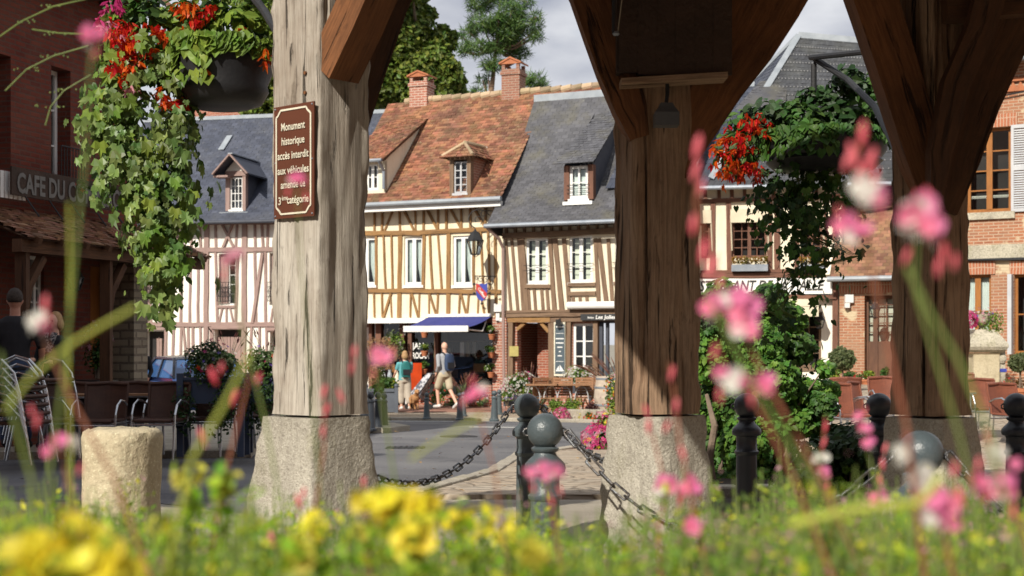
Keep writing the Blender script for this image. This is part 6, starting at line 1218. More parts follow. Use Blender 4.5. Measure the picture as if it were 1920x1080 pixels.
def grass(label, c, h, n, lean=0.0, mat='grass_plume', spread=.5, name='ornamental_grass', side=0):
    t = thing(name, label, 'ornamental grass', c); mb = MB(); c = Vector(c)
    for i in range(n):
        a = random.uniform(-1, 1)*spread+side; hh = h*random.uniform(.75, 1.1); p = [c+Vector((a*hh*s**1.7*1.0, random.uniform(-.1, .1)*s, hh*(s-.28*s*s*abs(a)*1.6))) for s in (0, .3, .55, .75, .9, 1.0)]; mb.tube(p[:5], [.004, .004, .004, .003, .003], 4)
        mb.tube(p[3:], [.005, .016, .004], 5)
    mb.build('plumes', mat, t); mb = MB(); m = n*3; pos = np.array(c)+np.abs(rng.normal(size=(m, 3)))*np.array([0, 0, .1])+rng.normal(size=(m, 3))*np.array([.1, .1, .02]); mb.cloud(([(-.008, 0, 0), (.008, 0, 0), (.005, .8, .1), (0, 1, .3)], [(0, 1, 2, 3)]), pos, rng.uniform(h*.3, h*.55, m), None, 1, spin=(0, 0, 1.6)); mb.build('blades', 'leaf_olive', t); return t
grass('reddish feathery grass standing against the brick passage wall', G(992, 36.2), 1.25, 16, spread=.5, side=-.3)
grass('large drooping purple brown fountain grass at the shop door', G(1172, 34.6), 1.75, 30, spread=.35, side=-.38)
grass('feathery pink brown grass beside the man in shorts', P3(872, 760, 38.6), .95, 26, spread=.6)
for lb, px, py, Y, rx, rz, fls in (('clump of white and violet flowers left of the leftmost wooden chair', 950, 742, 35.2, 20, 18, (('white', 120, .05), ('violet', 30, .05), ('pink', 30, .05))), ('small red and white flowered pot clump beside the brick pier foot', 905, 752, 36.6, 14, 12, (('red', 30, .05), ('white', 30, .05))), ('pink flowered clump at the foot of the wine barrel', 1128, 786, 31.2, 15, 16, (('magenta', 60, .05), ('pink', 60, .05))), ('orange flowered clump between the lemon flowers and the barrel', 1106, 784, 31.0, 12, 10, (('orange', 50, .05), ('red', 20, .05)))):
    k = Y/F; bush('flowering_plant', lb, 'plant', P3(px, py, Y), (rx*k, rx*k*.8, rz*k), 420, ['leaf_lime', 'leaf_green'], .05, fls, clumps=5)
# pots hanging on the posts of the junk shop
gp = 'terracotta pots hanging on the shop posts'
for lb, px, py in (('topmost pot on the shop post by the blue awning', 796, 633), ('second pot down on the shop post, beside the white letters', 796, 668), ('lowest pot on the shop post, above the pushchair', 795, 702), ('top pot of white flowers on the brick pier', 922, 637), ('middle pot of white flowers on the brick pier', 921, 671), ('lowest pot on the brick pier near the paving', 921, 708)):
    q = H2.W(px, py, .25 if px > 900 else .1); potted(lb, q, .10, .15, (.20, .18, .15), 170, ['leaf_lime', 'leaf_green'], .06, (('white', 20, .045),) if px > 900 else (), group=gp, clumps=4, stems=False, name='hanging_pot')
for lb, px, py, rx, rz, fls, off in (('green bush with red flowers at the shop plinth behind the bollard', 822, 738, 26, 24, (('red', 30, .06), ('white', 10, .05)), .5), ('low geranium clump on the plinth right of the man', 893, 735, 22, 18, (('red', 12, .06), ('white', 12, .05)), .4), ('small leafy clump at the foot of the brick pier', 850, 755, 12, 12, (), .3)):
    q = H2.W(px, py, off); k = q.y/F; bush('flowering_plant', lb, 'plant', q, (rx*k, .25, rz*k), 700, ['leaf_green', 'leaf_dark', 'leaf_lime'], .06, fls, clumps=7)
# grey planter box with ferns and the hydrangea
Yq = 36.2; q = G(717, Yq); t = thing('planter_box', 'grey panelled planter box with leafy plants, left of the woman in teal', 'planter', q); k = Yq/F
mb = MB(); w_ = 56*k; z0 = q.z+.08; z1 = P3(717, 728, Yq).z; mb.box((q.x, q.y, (z0+z1)/2), (w_, .6, z1-z0-.06))
for sx in (-1, 1): mb.box((q.x+sx*w_/2, q.y-.3, (q.z+z1)/2), (.09, .09, z1-q.z+.06)); mb.ball((q.x+sx*w_/2, q.y-.3, z1+.07), .06, 8)
for zz in (z0+.03, z1-.04): mb.box((q.x, q.y-.31, zz), (w_-.1, .05, .08))
M('planter_grey', (.10, .115, .14), (.08, .09, .11), 3, .6, .15, 40); mb.build('box', 'planter_grey', t)
bush(None, None, None, P3(722, 718, Yq), (26*k, .35, 14*k), 900, ['leaf_lime', 'leaf_green'], .08, (('yellow', 16, .06),), parent=t, clumps=7)
Yq = 34.5; bush('hydrangea_bush', 'tall hydrangea with faded pinkish flower heads behind the silvery post', 'shrub', P3(708, 690, Yq), (24*Yq/F, .35, 64*Yq/F), 900, ['leaf_green'], .09, clumps=8, parent=(ht := thing('hydrangea_bush', 'tall hydrangea with faded pinkish flower heads behind the silvery post', 'shrub', G(708, Yq))))
mb = MB()
for px, py in ((700, 642), (722, 640), (712, 658), (730, 655), (696, 668), (735, 668), (704, 690), (728, 684), (698, 712), (716, 645), (690, 650)):
    p, nv = blob_pts(110, P3(px, py, Yq-.3), (.17, .15, .12), .7); mb.cloud(T_FL4, p, rng.uniform(.035, .055, 110), nv, .4)
mb.build('flower_heads', 'leaf_hydrangea', ht)
bush('leafy_plant', 'variegated plant hanging in the shop doorway behind the woman', 'plant', H2.W(742, 640, .15), (.32, .2, .55), 500, ['leaf_lime', 'leaf_olive'], .08, (('white', 30, .06),), clumps=6)
# olive trees, pots at the restaurant
def topiary(label, px, pyc, rpx, Y, zb, pyb): 
    k = Y/F; c = P3(px, pyc, Y); t = thing('olive_tree', label, 'olive tree', (c.x, c.y, zb)); mb = MB(); mb.tube([(c.x, c.y, P3(px, pyb, Y).z), (c.x+.02, c.y, c.z-rpx*k*.5), c], [.02, .018, .012], 6); mb.tube([(c.x+.07, c.y, P3(px, pyb, Y).z), (c.x-.05, c.y, c.z)], .010, 5); mb.build('trunk', 'bark', t)
    mb = MB(); p, nv = blob_pts(2200, c, (rpx*k, rpx*k, rpx*k*.9), .25); mb.cloud(T_DIA, p, rng.uniform(.05, .10, 2200), nv, 1.2); mb.build('crown', 'leaf_olive', t)
    pt = P3(px, pyb, Y); pot(Vector((pt.x, pt.y, pt.z-.42)), .22, .42, 'terracotta', t); return t
topiary('small round olive tree in front of the brick annex door jamb', 1579, 673, 25, 30.5, gz(6.9, 30.5), 728)
topiary('olive tree at the right edge before the brick house', 1912, 680, 20, 29.5, gz(10, 29), 728)
for lb, px, py, r, br_, fl_, mats in (('terracotta pot of yellow green herbs on the wall at the annex door', 1627, 733, .17, (.22, .2, .16), (), ['leaf_yellowgreen', 'leaf_lime']), ('low pot with red geraniums left of the herb pot', 1602, 736, .14, (.30, .2, .14), (('red', 26, .05),), ['leaf_green']), ('leafy yellow green potted plant beside the olive tree', 1562, 736, .14, (.3, .2, .22), (), ['leaf_lime', 'leaf_yellowgreen']), ('small green pot plant on the annex step', 1662, 738, .12, (.16, .15, .2), (), ['leaf_green'])):
    Y = 33; q = P3(px, py, Y); potted(lb, q, r, .27, br_, 500, mats, .05, fl_, clumps=5, stems=False)
bush('flowering_plant', 'rust red and green low shrub at the foot of the right olive tree', 'plant', P3(1900, 722, 30), (.35, .3, .25), 500, ['leaf_autumn', 'leaf_green'], .05, (('red', 16, .04),), clumps=5)
mb = MB(); a, b2 = P3(1530, 736, 33), P3(1700, 736, 33); mb.box(((a.x+b2.x)/2, 33, (a.z+gz(7, 33))/2-.1), (b2.x-a.x, .35, a.z-gz(7, 33)+.2)); tag(mb.build('low_wall', 'brick_brown'), 'low brick wall carrying the pots in front of the annex', 'wall')
# ------------------------------------------------------------------ bollards
def bollard(label, px, Y, mat='bollard_paint', group='ball topped iron bollards with chains', zg=None):
    x = X_(px, Y); z0 = gz(x, Y) if zg is None else zg; t = thing('chain_bollard', label, 'bollard', (x, Y, z0), group)
    mb = MB(); mb.lathe((x, Y, z0), [(.115, 0), (.115, .03), (.085, .06), (.075, .12), (.072, .50), (.070, .585), (.082, .595), (.084, .612), (.072, .622), (.070, .70), (.074, .715), (.098, .725), (.102, .745), (.098, .765), (.080, .785), (.058, .805), (.052, .82), (.066, .83), (.068, .842), (.055, .85)], 28); mb.build('shaft', mat, t, smooth=False)
    mb = MB(); mb.ball((x, Y, z0+.925), .088, 28); b = mb.build('ball_finial', mat, t, smooth=True)
    mb = MB()
    for sg in (-1, 1): mb.tube([(x+sg*(.088+.018*math.cos(a)), Y, z0+.92+.018*math.sin(a)) for a in np.linspace(0, 6.2, 10)], .005, 6)
    mb.build('chain_eye', 'chain_steel', t)
    for o in scn.objects:
        if o.parent == t and o.name.startswith('shaft'): soften(o, 50)
    return Vector((x, Y, z0+.92))
B1 = bollard('nearest sharp grey green bollard with ball top, in front of the other left one', 1022, 6.95)
B2 = bollard('grey green bollard just behind and left of the nearest one', 988, 9.7)
B3 = bollard('blurred pale green bollard at the lower right among the pink flowers', 1726, 5.55)
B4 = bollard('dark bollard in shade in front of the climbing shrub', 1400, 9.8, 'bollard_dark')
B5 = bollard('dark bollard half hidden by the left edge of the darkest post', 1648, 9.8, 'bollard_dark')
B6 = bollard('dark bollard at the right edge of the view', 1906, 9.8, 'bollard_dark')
def chain(label, a, b, sag, pitch=.052, r=.0055, lw=.016):
    a = Vector(a); b = Vector(b); K = 400; P = [a.lerp(b, i/K)-Vector((0, 0, sag*4*(i/K)*(1-i/K))) for i in range(K+1)]
    acc = [0]
    for i in range(K): acc.append(acc[-1]+(P[i+1]-P[i]).length)
    n = int(acc[-1]/pitch); mb = MB(); j = 0
    for i in range(n):
        s = (i+.5)*acc[-1]/n
        while acc[j+1] < s: j += 1
        c = P[j]; d = (P[j+1]-P[j]).normalized(); sd = d.cross(Vector((0, 0, 1))).normalized(); up = sd.cross(d); ang = (R(38) if i % 2 else R(-52))+random.uniform(-.15, .15); q = sd*math.cos(ang)+up*math.sin(ang); hl = pitch*.5
        ring = [c+d*(hl+lw*.35*math.cos(t) if math.cos(t) > 0 else -hl+lw*.35*math.cos(t))*1.0+q*lw*math.sin(t) for t in np.linspace(math.pi/2*-1+.001, math.pi*1.5+.001, 13)]
        mb.tube(ring, r, 6, cap=False)
    return tag(mb.build('chain', 'chain_steel', smooth=True), label, 'chain')
chain('chain sagging between the silvery post base and the rear left bollard', P3(692, 890, 7.55), B2-Vector((.11, 0, 0)), .22, .088, .0065, .019)
chain('chain falling from the rear left bollard to the second post base', B2+Vector((.11, 0, 0)), P3(1160, 872, 7.75), .07, .088, .0065, .019)
chain('long sharp chain from the nearest bollard across the second post base to the blurred bollard', B1+Vector((.11, -.01, 0)), B3-Vector((.11, 0, 0)), .42, .095, .0065, .0185)
chain('blurred chain leaving the blurred bollard to the right', B3+Vector((.11, 0, 0)), P3(2150, 1080, 5.3), .12, .095, .0065, .0185)
# small street bollards near the shop
def street_bollard(label, px, pf, h=.60):
    lo, hi = 15, 45
    for _ in range(40):
        Y = (lo+hi)/2; p = G(px, Y, .07)
        if HY+(CAMZ-p.z)*F/Y > pf: lo = Y
        else: hi = Y
    p = G(px, Y, .05); t = thing('street_bollard', label, 'bollard', p, 'small street bollards round the square'); mb = MB(); s = h/.62
    mb.lathe(p, [(r*s, z*s) for r, z in ((.10, 0), (.10, .03), (.078, .05), (.072, .10), (.055, .40), (.052, .44), (.064, .45), (.066, .47), (.05, .485), (.046, .50))], 16); mb.build('shaft', 'bollard_dark' if px < 800 else 'bollard_paint', t, smooth=False)
    mb = MB(); mb.ball(p+Vector((0, 0, .555*s)), .056*s, 14); mb.build('ball_finial', 'bollard_dark' if px < 800 else 'bollard_paint', t, smooth=True)
for lb, px, pf, h in (('first small bollard left of the walking man', 800, 784, .60), ('small bollard just right of the walking man', 862, 786, .60), ('small bollard behind the one right of the man', 869, 779, .58), ('small bollard left of the brick pier foot', 927, 788, .66), ('small bollard behind, at the brick pier foot', 936, 776, .62), ('rightmost of the four clustered bollards by the grey planter', 720, 800, .66), ('second from right of the four clustered bollards', 709, 804, .70), ('third of the four clustered bollards by the post', 695, 806, .70), ('leftmost of the four clustered bollards, touching the post edge', 683, 808, .70)):
    street_bollard(lb, px, pf, h)
sheet('traffic_island', [(-2.95, 25.2), (-2.2, 25.4), (-1.9, 26.5), (-2.3, 27.8), (-3.2, 28)], .10, 'kerb_stone', .5, .1)
# stone drum
x = X_(228, 8.2); t = MB(); rings = []; vs = []
for i in range(26):
    z = i/25*.865
    ring = []
    for k in range(48):
        a = 2*math.pi*k/48; r = .222*(1+.05*noise.noise(Vector((math.cos(a)*2.2, math.sin(a)*2.2, z*3)))+.02*noise.noise(Vector((math.cos(a)*7, math.sin(a)*7, z*9))))
        if z > .84: r *= .965
        ring.append((x+r*math.cos(a), 8.2+r*math.sin(a), z-.02))
    rings.append(ring)
rings.append([(x+(q[0]-x)*.85, 8.2+(q[1]-8.2)*.85, .862+.006*math.sin(k)) for k, q in enumerate(rings[-1])]); t.loft(rings); o = t.build('stone_drum', 'limestone'); soften(o, 50); tag(o, 'short round pale limestone drum standing left of the silvery post', 'stone')
# ------------------------------------------------------------------ chairs
m, tt, b = _nodes('wicker_dark', .5, 0, .5)
def wick(name, ca, cb, cd):
    m, t, b = _nodes(name, .5, 0, .4); v = _coord(t, 'UV'); n = t.nodes.new('ShaderNodeTexBrick'); n.offset = .5; n.inputs['Scale'].default_value = 1; n.inputs['Brick Width'].default_value = .026; n.inputs['Row Height'].default_value = .011; n.inputs['Mortar Size'].default_value = .0016
    n.inputs['Color1'].default_value = c4(ca); n.inputs['Color2'].default_value = c4(cb); n.inputs['Mortar'].default_value = c4(cd); t.links.new(v, n.inputs['Vector']); t.links.new(_mix(t, _ramp(t, _noise(t, v, 5, 3), .3, .8, 0, .5), n.outputs['Color'], cd), b.inputs['Base Color']); _bump(t, b, _ramp(t, n.outputs['Fac'], 0, 1, 1, 0), .8, .006)
wick('wicker_brown', (.13, .055, .03), (.09, .035, .022), (.025, .012, .01)); wick('wicker_red', (.40, .13, .07), (.30, .10, .055), (.10, .035, .025)); wick('wicker_tan', (.36, .19, .10), (.28, .15, .08), (.12, .06, .035))
def cafe_chair(label, wk, group, loc=(0, 0, 0), rz=0):
    """aluminium armchair with woven seat and back, faces +Y"""
    t = thing('cafe_chair', label, 'chair', (0, 0, 0), group)
    mb = MB(); n = 10; rr = []
    for j, (z, y, w) in enumerate(((.42, -.20, .22), (.46, -.215, .235), (.60, -.25, .245), (.75, -.285, .25), (.84, -.305, .25), (.865, -.315, .245), (.86, -.335, .245), (.74, -.31, .25), (.46, -.24, .235), (.42, -.225, .22))):
        rr.append([(w*(k/(n-1)*2-1), y-.05*(1-(k/(n-1)*2-1)**2)*1.0, z) for k in range(n)])
    for j in range(len(rr)):
        a, b2 = rr[j], rr[(j+1) % len(rr)]
        for k in range(n-1): mb.poly([a[k], a[k+1], b2[k+1], b2[k]])
    for s_ in (0, n-1): mb.poly([r_[s_] for r_ in rr])
    mb.tube([(-.25, -.31, .86), (0, -.365, .872), (.25, -.31, .86)], .022, 8); mb.tube([(-.25, -.31, .86), (-.235, -.22, .45)], .018, 8); mb.tube([(.25, -.31, .86), (.235, -.22, .45)], .018, 8); mb.build('backrest', wk, t)
    mb = MB(); mb.box((0, 0, .445), (.46, .44, .035)); mb.tube([(-.22, .22, .445), (.22, .22, .445)], .022, 8); mb.tube([(-.23, -.2, .45), (-.23, .22, .45)], .016, 8); mb.tube([(.23, -.2, .45), (.23, .22, .45)], .016, 8); mb.build('seat', wk, t)
    for sx in (-1, 1):
        mb = MB(); mb.tube([(sx*.25, .24, 0), (sx*.255, .22, .30), (sx*.26, .20, .52), (sx*.262, .14, .63), (sx*.262, .02, .68), (sx*.26, -.12, .665), (sx*.255, -.24, .62)], .013, 8); mb.build('armrest', 'alu', t)
        mb = MB(); mb.tube([(sx*.24, -.34, 0), (sx*.235, -.26, .42), (sx*.24, -.25, .60)], .013, 8); mb.build('leg', 'alu', t)
        mb = MB(); mb.tube([(sx*.235, -.2, .425), (sx*.235, .21, .425)], .011, 8); mb.build('side_rail', 'alu', t)
    for q_ in (((-.25, .21, .40), (.25, .21, .40)), ((-.235, -.27, .38), (.235, -.27, .38))): mb = MB(); mb.tube(q_, .011, 8); mb.build('cross_rail', 'alu', t)
    t.location = loc; t.rotation_euler = (0, 0, rz); return t
c0 = cafe_chair('brown wicker armchair with aluminium arms, nearest to the stone drum', 'wicker_brown', 'brown wicker chairs on the left terrace', G(185, 16.4, .10), R(178))
row = [('brown wicker chair behind the left planter stand', 300, 16.6, 172), ('brown wicker chair between the stack and the first row chair', 120, 17.0, 190), ('brown wicker chair right of the first row chair', 240, 17.3, 176), ('brown wicker chair in the back row, seen over the drum', 215, 18.4, 10), ('brown wicker chair in the back row at the planter', 330, 18.2, -8), ('brown wicker chair half behind the left planter stand', 390, 17.2, 170), ('brown wicker chair nearest the silvery post', 490, 18.2, 165), ('brown wicker chair deep in the terrace left of the bin', 140, 18.8, 0), ('brown wicker chair between the two planter stands', 430, 18.4, 175)]
for lb, px, Y, a in row: dup(c0, G(px, Y, .10), R(a), lb)
c1 = cafe_chair('red wicker armchair in the sun, left of the darkest post', 'wicker_red', 'red wicker chairs on the right terrace', G(1590, 19.6, .06), R(200))
for lb, px, Y, a in (('red wicker chair beside the climbing shrub', 1535, 20.0, 150), ('red wicker chair turned sideways next to the sunlit one', 1637, 20.4, 235), ('red wicker chair seen through the climbing shrub', 1335, 19.5, 180), ('red wicker chair partly behind the darkest post', 1668, 21.5, 180), ('red wicker chair right of the darkest post', 1850, 21.0, 185), ('red wicker chair at the right edge beside the last bollard', 1905, 20.0, 200), ('red wicker chair deep right behind the pink flowers', 1800, 22.5, 170), ('red wicker chair behind the dark bush', 1570, 22.0, 10)):
    dup(c1, G(px, Y, .06), R(a), lb)
# stacked chairs at the left edge
def stack_chair(wk):
    t = thing('stacked_chair', 'aluminium armchair with brown woven seat, lowest of the tilted stack', 'chair', (0, 0, 0), 'stacked aluminium chairs at the left edge')
    for s in (-1, 1):
        mb = MB(); y = s*.26; mb.tube([(.30, y, 0), (.24, y, .30), (.17, y, .52), (.02, y, .66), (-.15, y, .70), (-.30, y, .64), (-.38, y, .50), (-.40, y, .42)], .014, 8); mb.build('armrest', 'alu', t)
        mb = MB(); mb.tube([(-.34, y, 0), (-.24, y, .42), (-.20, y, .50)], .013, 8); mb.build('leg', 'alu', t)
    mb = MB(); mb.box((0, 0, .445), (.44, .46, .035)); mb.tube([(.22, -.23, .45), (.22, .23, .45)], .024, 8); mb.build('seat', wk, t)
    for x_ in (.2, -.2): mb = MB(); mb.tube([(x_, -.25, .42), (x_, .25, .42)], .012, 8); mb.build('cross_rail', 'alu', t)
    return t
s0 = stack_chair('wicker_brown'); sp = G(38, 15.6, .11); s0.location = sp; s0.rotation_euler = (0, 0, R(-14))
for k, lb in enumerate(('second chair from the bottom of the tilted stack', 'third chair from the bottom of the tilted stack', 'fourth chair of the tilted stack', 'fifth chair of the tilted stack, below the top one', 'topmost chair of the tilted stack')):
    dup(s0, sp+Vector((.018*(k+1)*(-1), .012*(k+1), .095*(k+1))), R(-14), lb)
s1 = dup(s0, G(82, 16.3, .11), R(-28), 'lower chair of the second stack behind the tilted one')
dup(s0, G(82, 16.3, .11)+Vector((0, 0, .46)), R(-28), 'upper chair of the second stack behind the tilted one')
def cafe_table(label, px, Y, w_=.65, zb=.1, grp='square tables on the left terrace'):
    p = G(px, Y, zb); t = thing('cafe_table', label, 'table', p, grp); mb = MB(); mb.box(p+Vector((0, 0, .73)), (w_, w_, .03)); mb.build('tabletop', 'chair_wood', t); mb = MB(); mb.box(p+Vector((0, 0, .712)), (w_+.01, w_+.01, .022)); mb.build('edge_band', 'alu', t)
    for sx in (-1, 1):
        for sy in (-1, 1): mb = MB(); mb.tube([p+Vector((sx*w_*.42, sy*w_*.42, 0)), p+Vector((sx*w_*.42, sy*w_*.42, .70))], .016, 8); mb.build('leg', 'alu', t)
cafe_table('square table with metal edge in front of the brown chairs', 178, 17.2); cafe_table('square table with metal edge behind the left planter stand', 275, 17.7); cafe_table('square table on the right terrace behind the darkest post', 1770, 20.6, .7, .06, 'tables on the right terrace')
# planter stands with flowers, left terrace
def planter_stand(label, px0, px1, Y, seed):
    a, b2 = G(px0, Y, .1), G(px1, Y, .1); zt = P3(px0, 700, Y).z; t = thing('planter_stand', label, 'planter', a); M('planter_blue', (.045, .065, .11), (.035, .05, .09), 3, .6) if 'planter_blue' not in MATS else None
    for q in (a, b2):
        for dy in (0, .36): mb = MB(); mb.box((q.x, q.y+dy, (q.z+zt)/2), (.075, .07, zt-q.z)); mb.build('leg', 'planter_blue', t)
    mb = MB(); mb.box(((a.x+b2.x)/2, Y+.18, zt-.22), (b2.x-a.x-.09, .34, .28)); mb.box(((a.x+b2.x)/2, Y+.18, zt-.065), (b2.x-a.x-.06, .38, .03)); mb.build('trough', 'planter_blue', t)
    c = ((a.x+b2.x)/2, Y+.15, zt+.08); w_ = (b2.x-a.x)/2; bush(None, None, None, c, (w_*1.25, .32, .30), 2600, ['leaf_dark', 'leaf_green', 'leaf_olive'], .045, (('white', 90, .03), ('magenta', 22, .05), ('violet', 20, .045), ('red', 14, .05)), parent=t, clumps=10)
    mb = MB()
    for k in range(7):
        q = np.array([a.x+(b2.x-a.x)*random.random(), Y-.12, zt-.2-random.random()*.35]); p, nv = blob_pts(120, q, (.14, .1, .28), .2); mb.cloud(T_OVAL, p, rng.uniform(.03, .06, 120), nv, .8)
    mb.build('trailing_leaves', 'leaf_dark', t)
planter_stand('dark blue planter stand with mixed flowers and white blooms, left of the two', 338, 452, 16.9, 1); planter_stand('dark blue planter stand with dark foliage close to the silvery post', 458, 560, 17.3, 2)

for lb, px, Y in (('dark seed headed grass rising from the left planter stand', 430, 17.0), ('dark seed headed grass rising at the silvery post', 497, 17.3)):
    c = P3(px, 700, Y); t = thing('ornamental_grass', lb, 'ornamental grass', c, None); mb = MB(); m2 = MB()
    for i in range(11):
        a = random.uniform(-.5, .5); h_ = random.uniform(.35, .62); p = [c+Vector((a*h_*s_**1.5, 0, h_*(s_-.12*s_*s_))) for s_ in (0, .4, .7, .9, 1)]; mb.tube(p, .0025, 4); m2.tube([p[3], (p[3]+p[4])/2, p[4]+(p[4]-p[3])*.6], [.003, .010, .003], 5)
    mb.build('stalks', 'leaf_dark', t); m2.build('seed_heads', 'leaf_plum', t)
# lidded bin and porch flowers
q = G(168, 20.3, .1); mb = MB(); mb.box(q+Vector((0, 0, .42)), (.62, .5, .84)); mb.box(q+Vector((0, 0, .86)), (.66, .54, .05)); mb.box(q+Vector((0, -.255, .62)), (.5, .02, .1)); o = mb.build('litter_bin', 'pot_black'); tag(o, 'low black box bin in the shade below the porch', 'bin')
bush('flowering_plant', 'pink and white flowers growing by the cafe door in shade', 'plant', P3(182, 655, 20.4), (.22, .2, .42), 500, ['leaf_dark', 'leaf_green'], .06, (('pink', 26, .06), ('white', 20, .05)), clumps=6)
bush('flowering_plant', 'red flowers in the box on the cafe balcony', 'plant', H7.W(128, 352, .25), (.5, .12, .12), 300, ['leaf_dark'], .05, (('red', 24, .05),), clumps=5)
# ------------------------------------------------------------------ lanterns
def lantern(parent_label, top, r, h, name='street_lantern', cat='lantern'):
    t = thing(name, parent_label, cat, top); T = Vector(top)
    def ring(rr, z, n=6): return [(T.x+rr*math.cos(math.pi*2*k/n+.3), T.y+rr*math.sin(math.pi*2*k/n+.3), T.z+z) for k in range(n)]
    mb = MB(); mb.loft([ring(.02, 0), ring(.03, -.02), ring(.05, -.05), ring(r*.55, -h*.12), ring(r*.60, -h*.14), ring(r*.98, -h*.36), ring(r*1.12, -h*.40), ring(r*1.12, -h*.43)]); mb.build('hood', 'iron_black', t)
    mb = MB(); a, b2 = ring(r, -h*.43), ring(r*.56, -h*.9)
    for k in range(6): mb.tube([a[k], b2[k]], .012, 5); mb.tube([b2[k], b2[(k+1) % 6]], .012, 5)
    for k in range(0, 6, 2): mb.tube([b2[k], (T.x, T.y, T.z-h)], .009, 5)
    mb.tube([(T.x, T.y, T.z-h*.4), (T.x, T.y, T.z-h*.95)], .012, 6); mb.build('cage', 'iron_black', t)
    mb = MB(); mb.loft([ring(r*.54, -h*.89), ring(r*.97, -h*.44)]); mb.build('glass_panes', 'glass', t); return t
q = H2.W(891, 430, .85); tl_ = lantern('black hexagonal street lantern hanging from a scrolled bracket on the ochre house', q, .22, .74)
M('black_iron_thin', (.018, .018, .02), None, 5, .5)
mb = MB(); w0 = H2.W(932, 397, .05); zt_ = w0.z; sp_ = lambda c, r, a0, a1, n=14, sh=.0: [Vector((c.x+(r*(1-sh*i/n))*math.cos(a0+(a1-a0)*i/n), c.y, c.z+(r*(1-sh*i/n))*math.sin(a0+(a1-a0)*i/n))) for i in range(n+1)]
tp_ = Vector((q.x+.12, q.y+.05, zt_)); mb.tube([w0, tp_], .014, 6); mb.tube([tp_]+sp_(Vector((q.x+.08, q.y, zt_-.25)), .25, R(90), R(250))+[q], .014, 6); mb.tube(sp_(Vector((q.x+.07, q.y, zt_-.28)), .13, R(-60), R(230), 16, .5), .011, 6); mb.tube([H2.W(933, 418, .05), (tp_+w0)/2+Vector((-.1, 0, .0))], .012, 6); mb.tube(sp_((tp_+w0)/2+Vector((-.13, 0, -.08)), .08, R(90), R(380), 12, .3), .009, 6); mb.build('bracket', 'black_iron_thin', tl_)
# hanging shield sign
ts_ = thing('hanging_sign', 'small blue and red shield shaped sign on a scrolled iron bracket by the downpipe', 'sign', H2.W(903, 530, .6))
FS = Fac(tuple(H2.P(H2.uz(893, 548, .55)[0], 0, .55)[:2]), tuple((H2.P(H2.uz(893, 548, .55)[0], 0, .55)+H2.u*.4)[:2])); z0 = H2.uz(903, 565, .55)[1]; z1 = H2.uz(903, 531, .55)[1]; W_ = .33; hh = z1-z0
sh = [(0, hh), (.0, hh*.55), (.02, hh*.25), (W_*.25, hh*.1), (W_/2, 0), (W_*.75, hh*.1), (W_-.02, hh*.25), (W_, hh*.55), (W_, hh), (W_*.75, hh*.94), (W_/2, hh*.98), (W_*.25, hh*.94)]
M('sign_blue', (.05, .07, .36), None, 3, .5); M('sign_red', (.50, .04, .03), None, 3, .5)
mb = MB(); mb.loft([[FS.P(u, z0+z, o) for u, z in sh] for o in (-.012, .012)][::-1]); mb.build('shield', 'sign_blue', ts_)
mb = MB(); mb.poly([FS.P(.0, z0+hh*.98, .015), FS.P(0, z0+hh*.62, .015), FS.P(W_*.72, z0+hh*.12, .015), FS.P(W_*.97, z0+hh*.28, .015), FS.P(W_*.97, z0+hh*.45, .015), FS.P(W_*.22, z0+hh*.95, .015)]); mb.build('red_band', 'sign_red', ts_)
dd_ = (FS.P(W_*.85, z0+hh*.22)-FS.P(.06, z0+hh*.80)).normalized(); text('Coiffeur', FS.P(W_*.46, z0+hh*.43, .018), dd_, FS.n.cross(dd_), .075, 'white_paint', 'lettering', ts_, width=.33, bold=.02)
mb = MB(); wz = z1+.2; wl = H2.W(931, 505, .04); wl.z = wz; e_ = FS.P(-.05, wz); mb.tube([wl, e_], .012, 6); mb.tube([wl, Vector((wl.x, wl.y, z0-.25))], .012, 6)
for f_, r_, dz in ((.25, .12, -.14), (.5, .09, -.1), (.72, .08, -.09), (.9, .05, -.06)): c_ = wl.lerp(e_, f_)+Vector((0, 0, dz)); mb.tube(sp_(c_, r_, R(90), R(480), 18, .7), .009, 5)
mb.tube([FS.P(.03, z1), FS.P(.03, wz)], .006, 5); mb.tube([FS.P(W_-.03, z1), FS.P(W_-.03, wz)], .006, 5)
for u_, z_ in ((-.07, z1-.02), (-.07, z0+hh*.45), (W_+.07, z1-.02), (W_+.07, z0+hh*.45), (W_/2, z0-.06)): mb.ball(FS.P(u_, z_), .035, 8); mb.tube([FS.P(u_, z_), FS.P(W_/2+(u_-W_/2)*.75, z_+(.05 if u_ == W_/2 else 0))], .01, 5)
mb.build('bracket', 'black_iron_thin', ts_)
mb = MB(); q = H2.W(933, 577, .12); mb.box(q, (.20, .14, .22)); mb.box(q-Vector((0, 0, .25)), (.10, .12, .2)); mb.box(q-Vector((-.12, 0, .32)), (.16, .1, .1)); tag(mb.build('meter_box', 'white_paint'), 'white electrical box with cables at the corner between the ochre and slate houses', 'electrical box')
q = H5.W(1641, 566, .5); lantern('black porch lantern hanging before the brown annex door', q, .13, .42, 'porch_lantern'); mb = MB(); mb.tube([q, (q.x, q.y, q.z+.55)], .012, 5); mb.build('chain_rod', 'iron_black', [o for o in scn.objects if o.name.startswith('porch_lantern')][0])
lantern('grey lantern on the white restaurant wall', H4.W(1537, 588, .3), .14, .4, 'wall_lantern'); mb = MB(); q = H4.W(1537, 588, .3); mb.tube([q, q+Vector((.1, .15, .05)), q+Vector((.12, .36, -.1))], .015, 5); mb.build('arm', 'iron_black', [o for o in scn.objects if o.name.startswith('wall_lantern')][0])
lantern('dim lantern on the shaded cafe wall under the porch', H7.W(140, 500, .35), .12, .36, 'cafe_lantern'); 
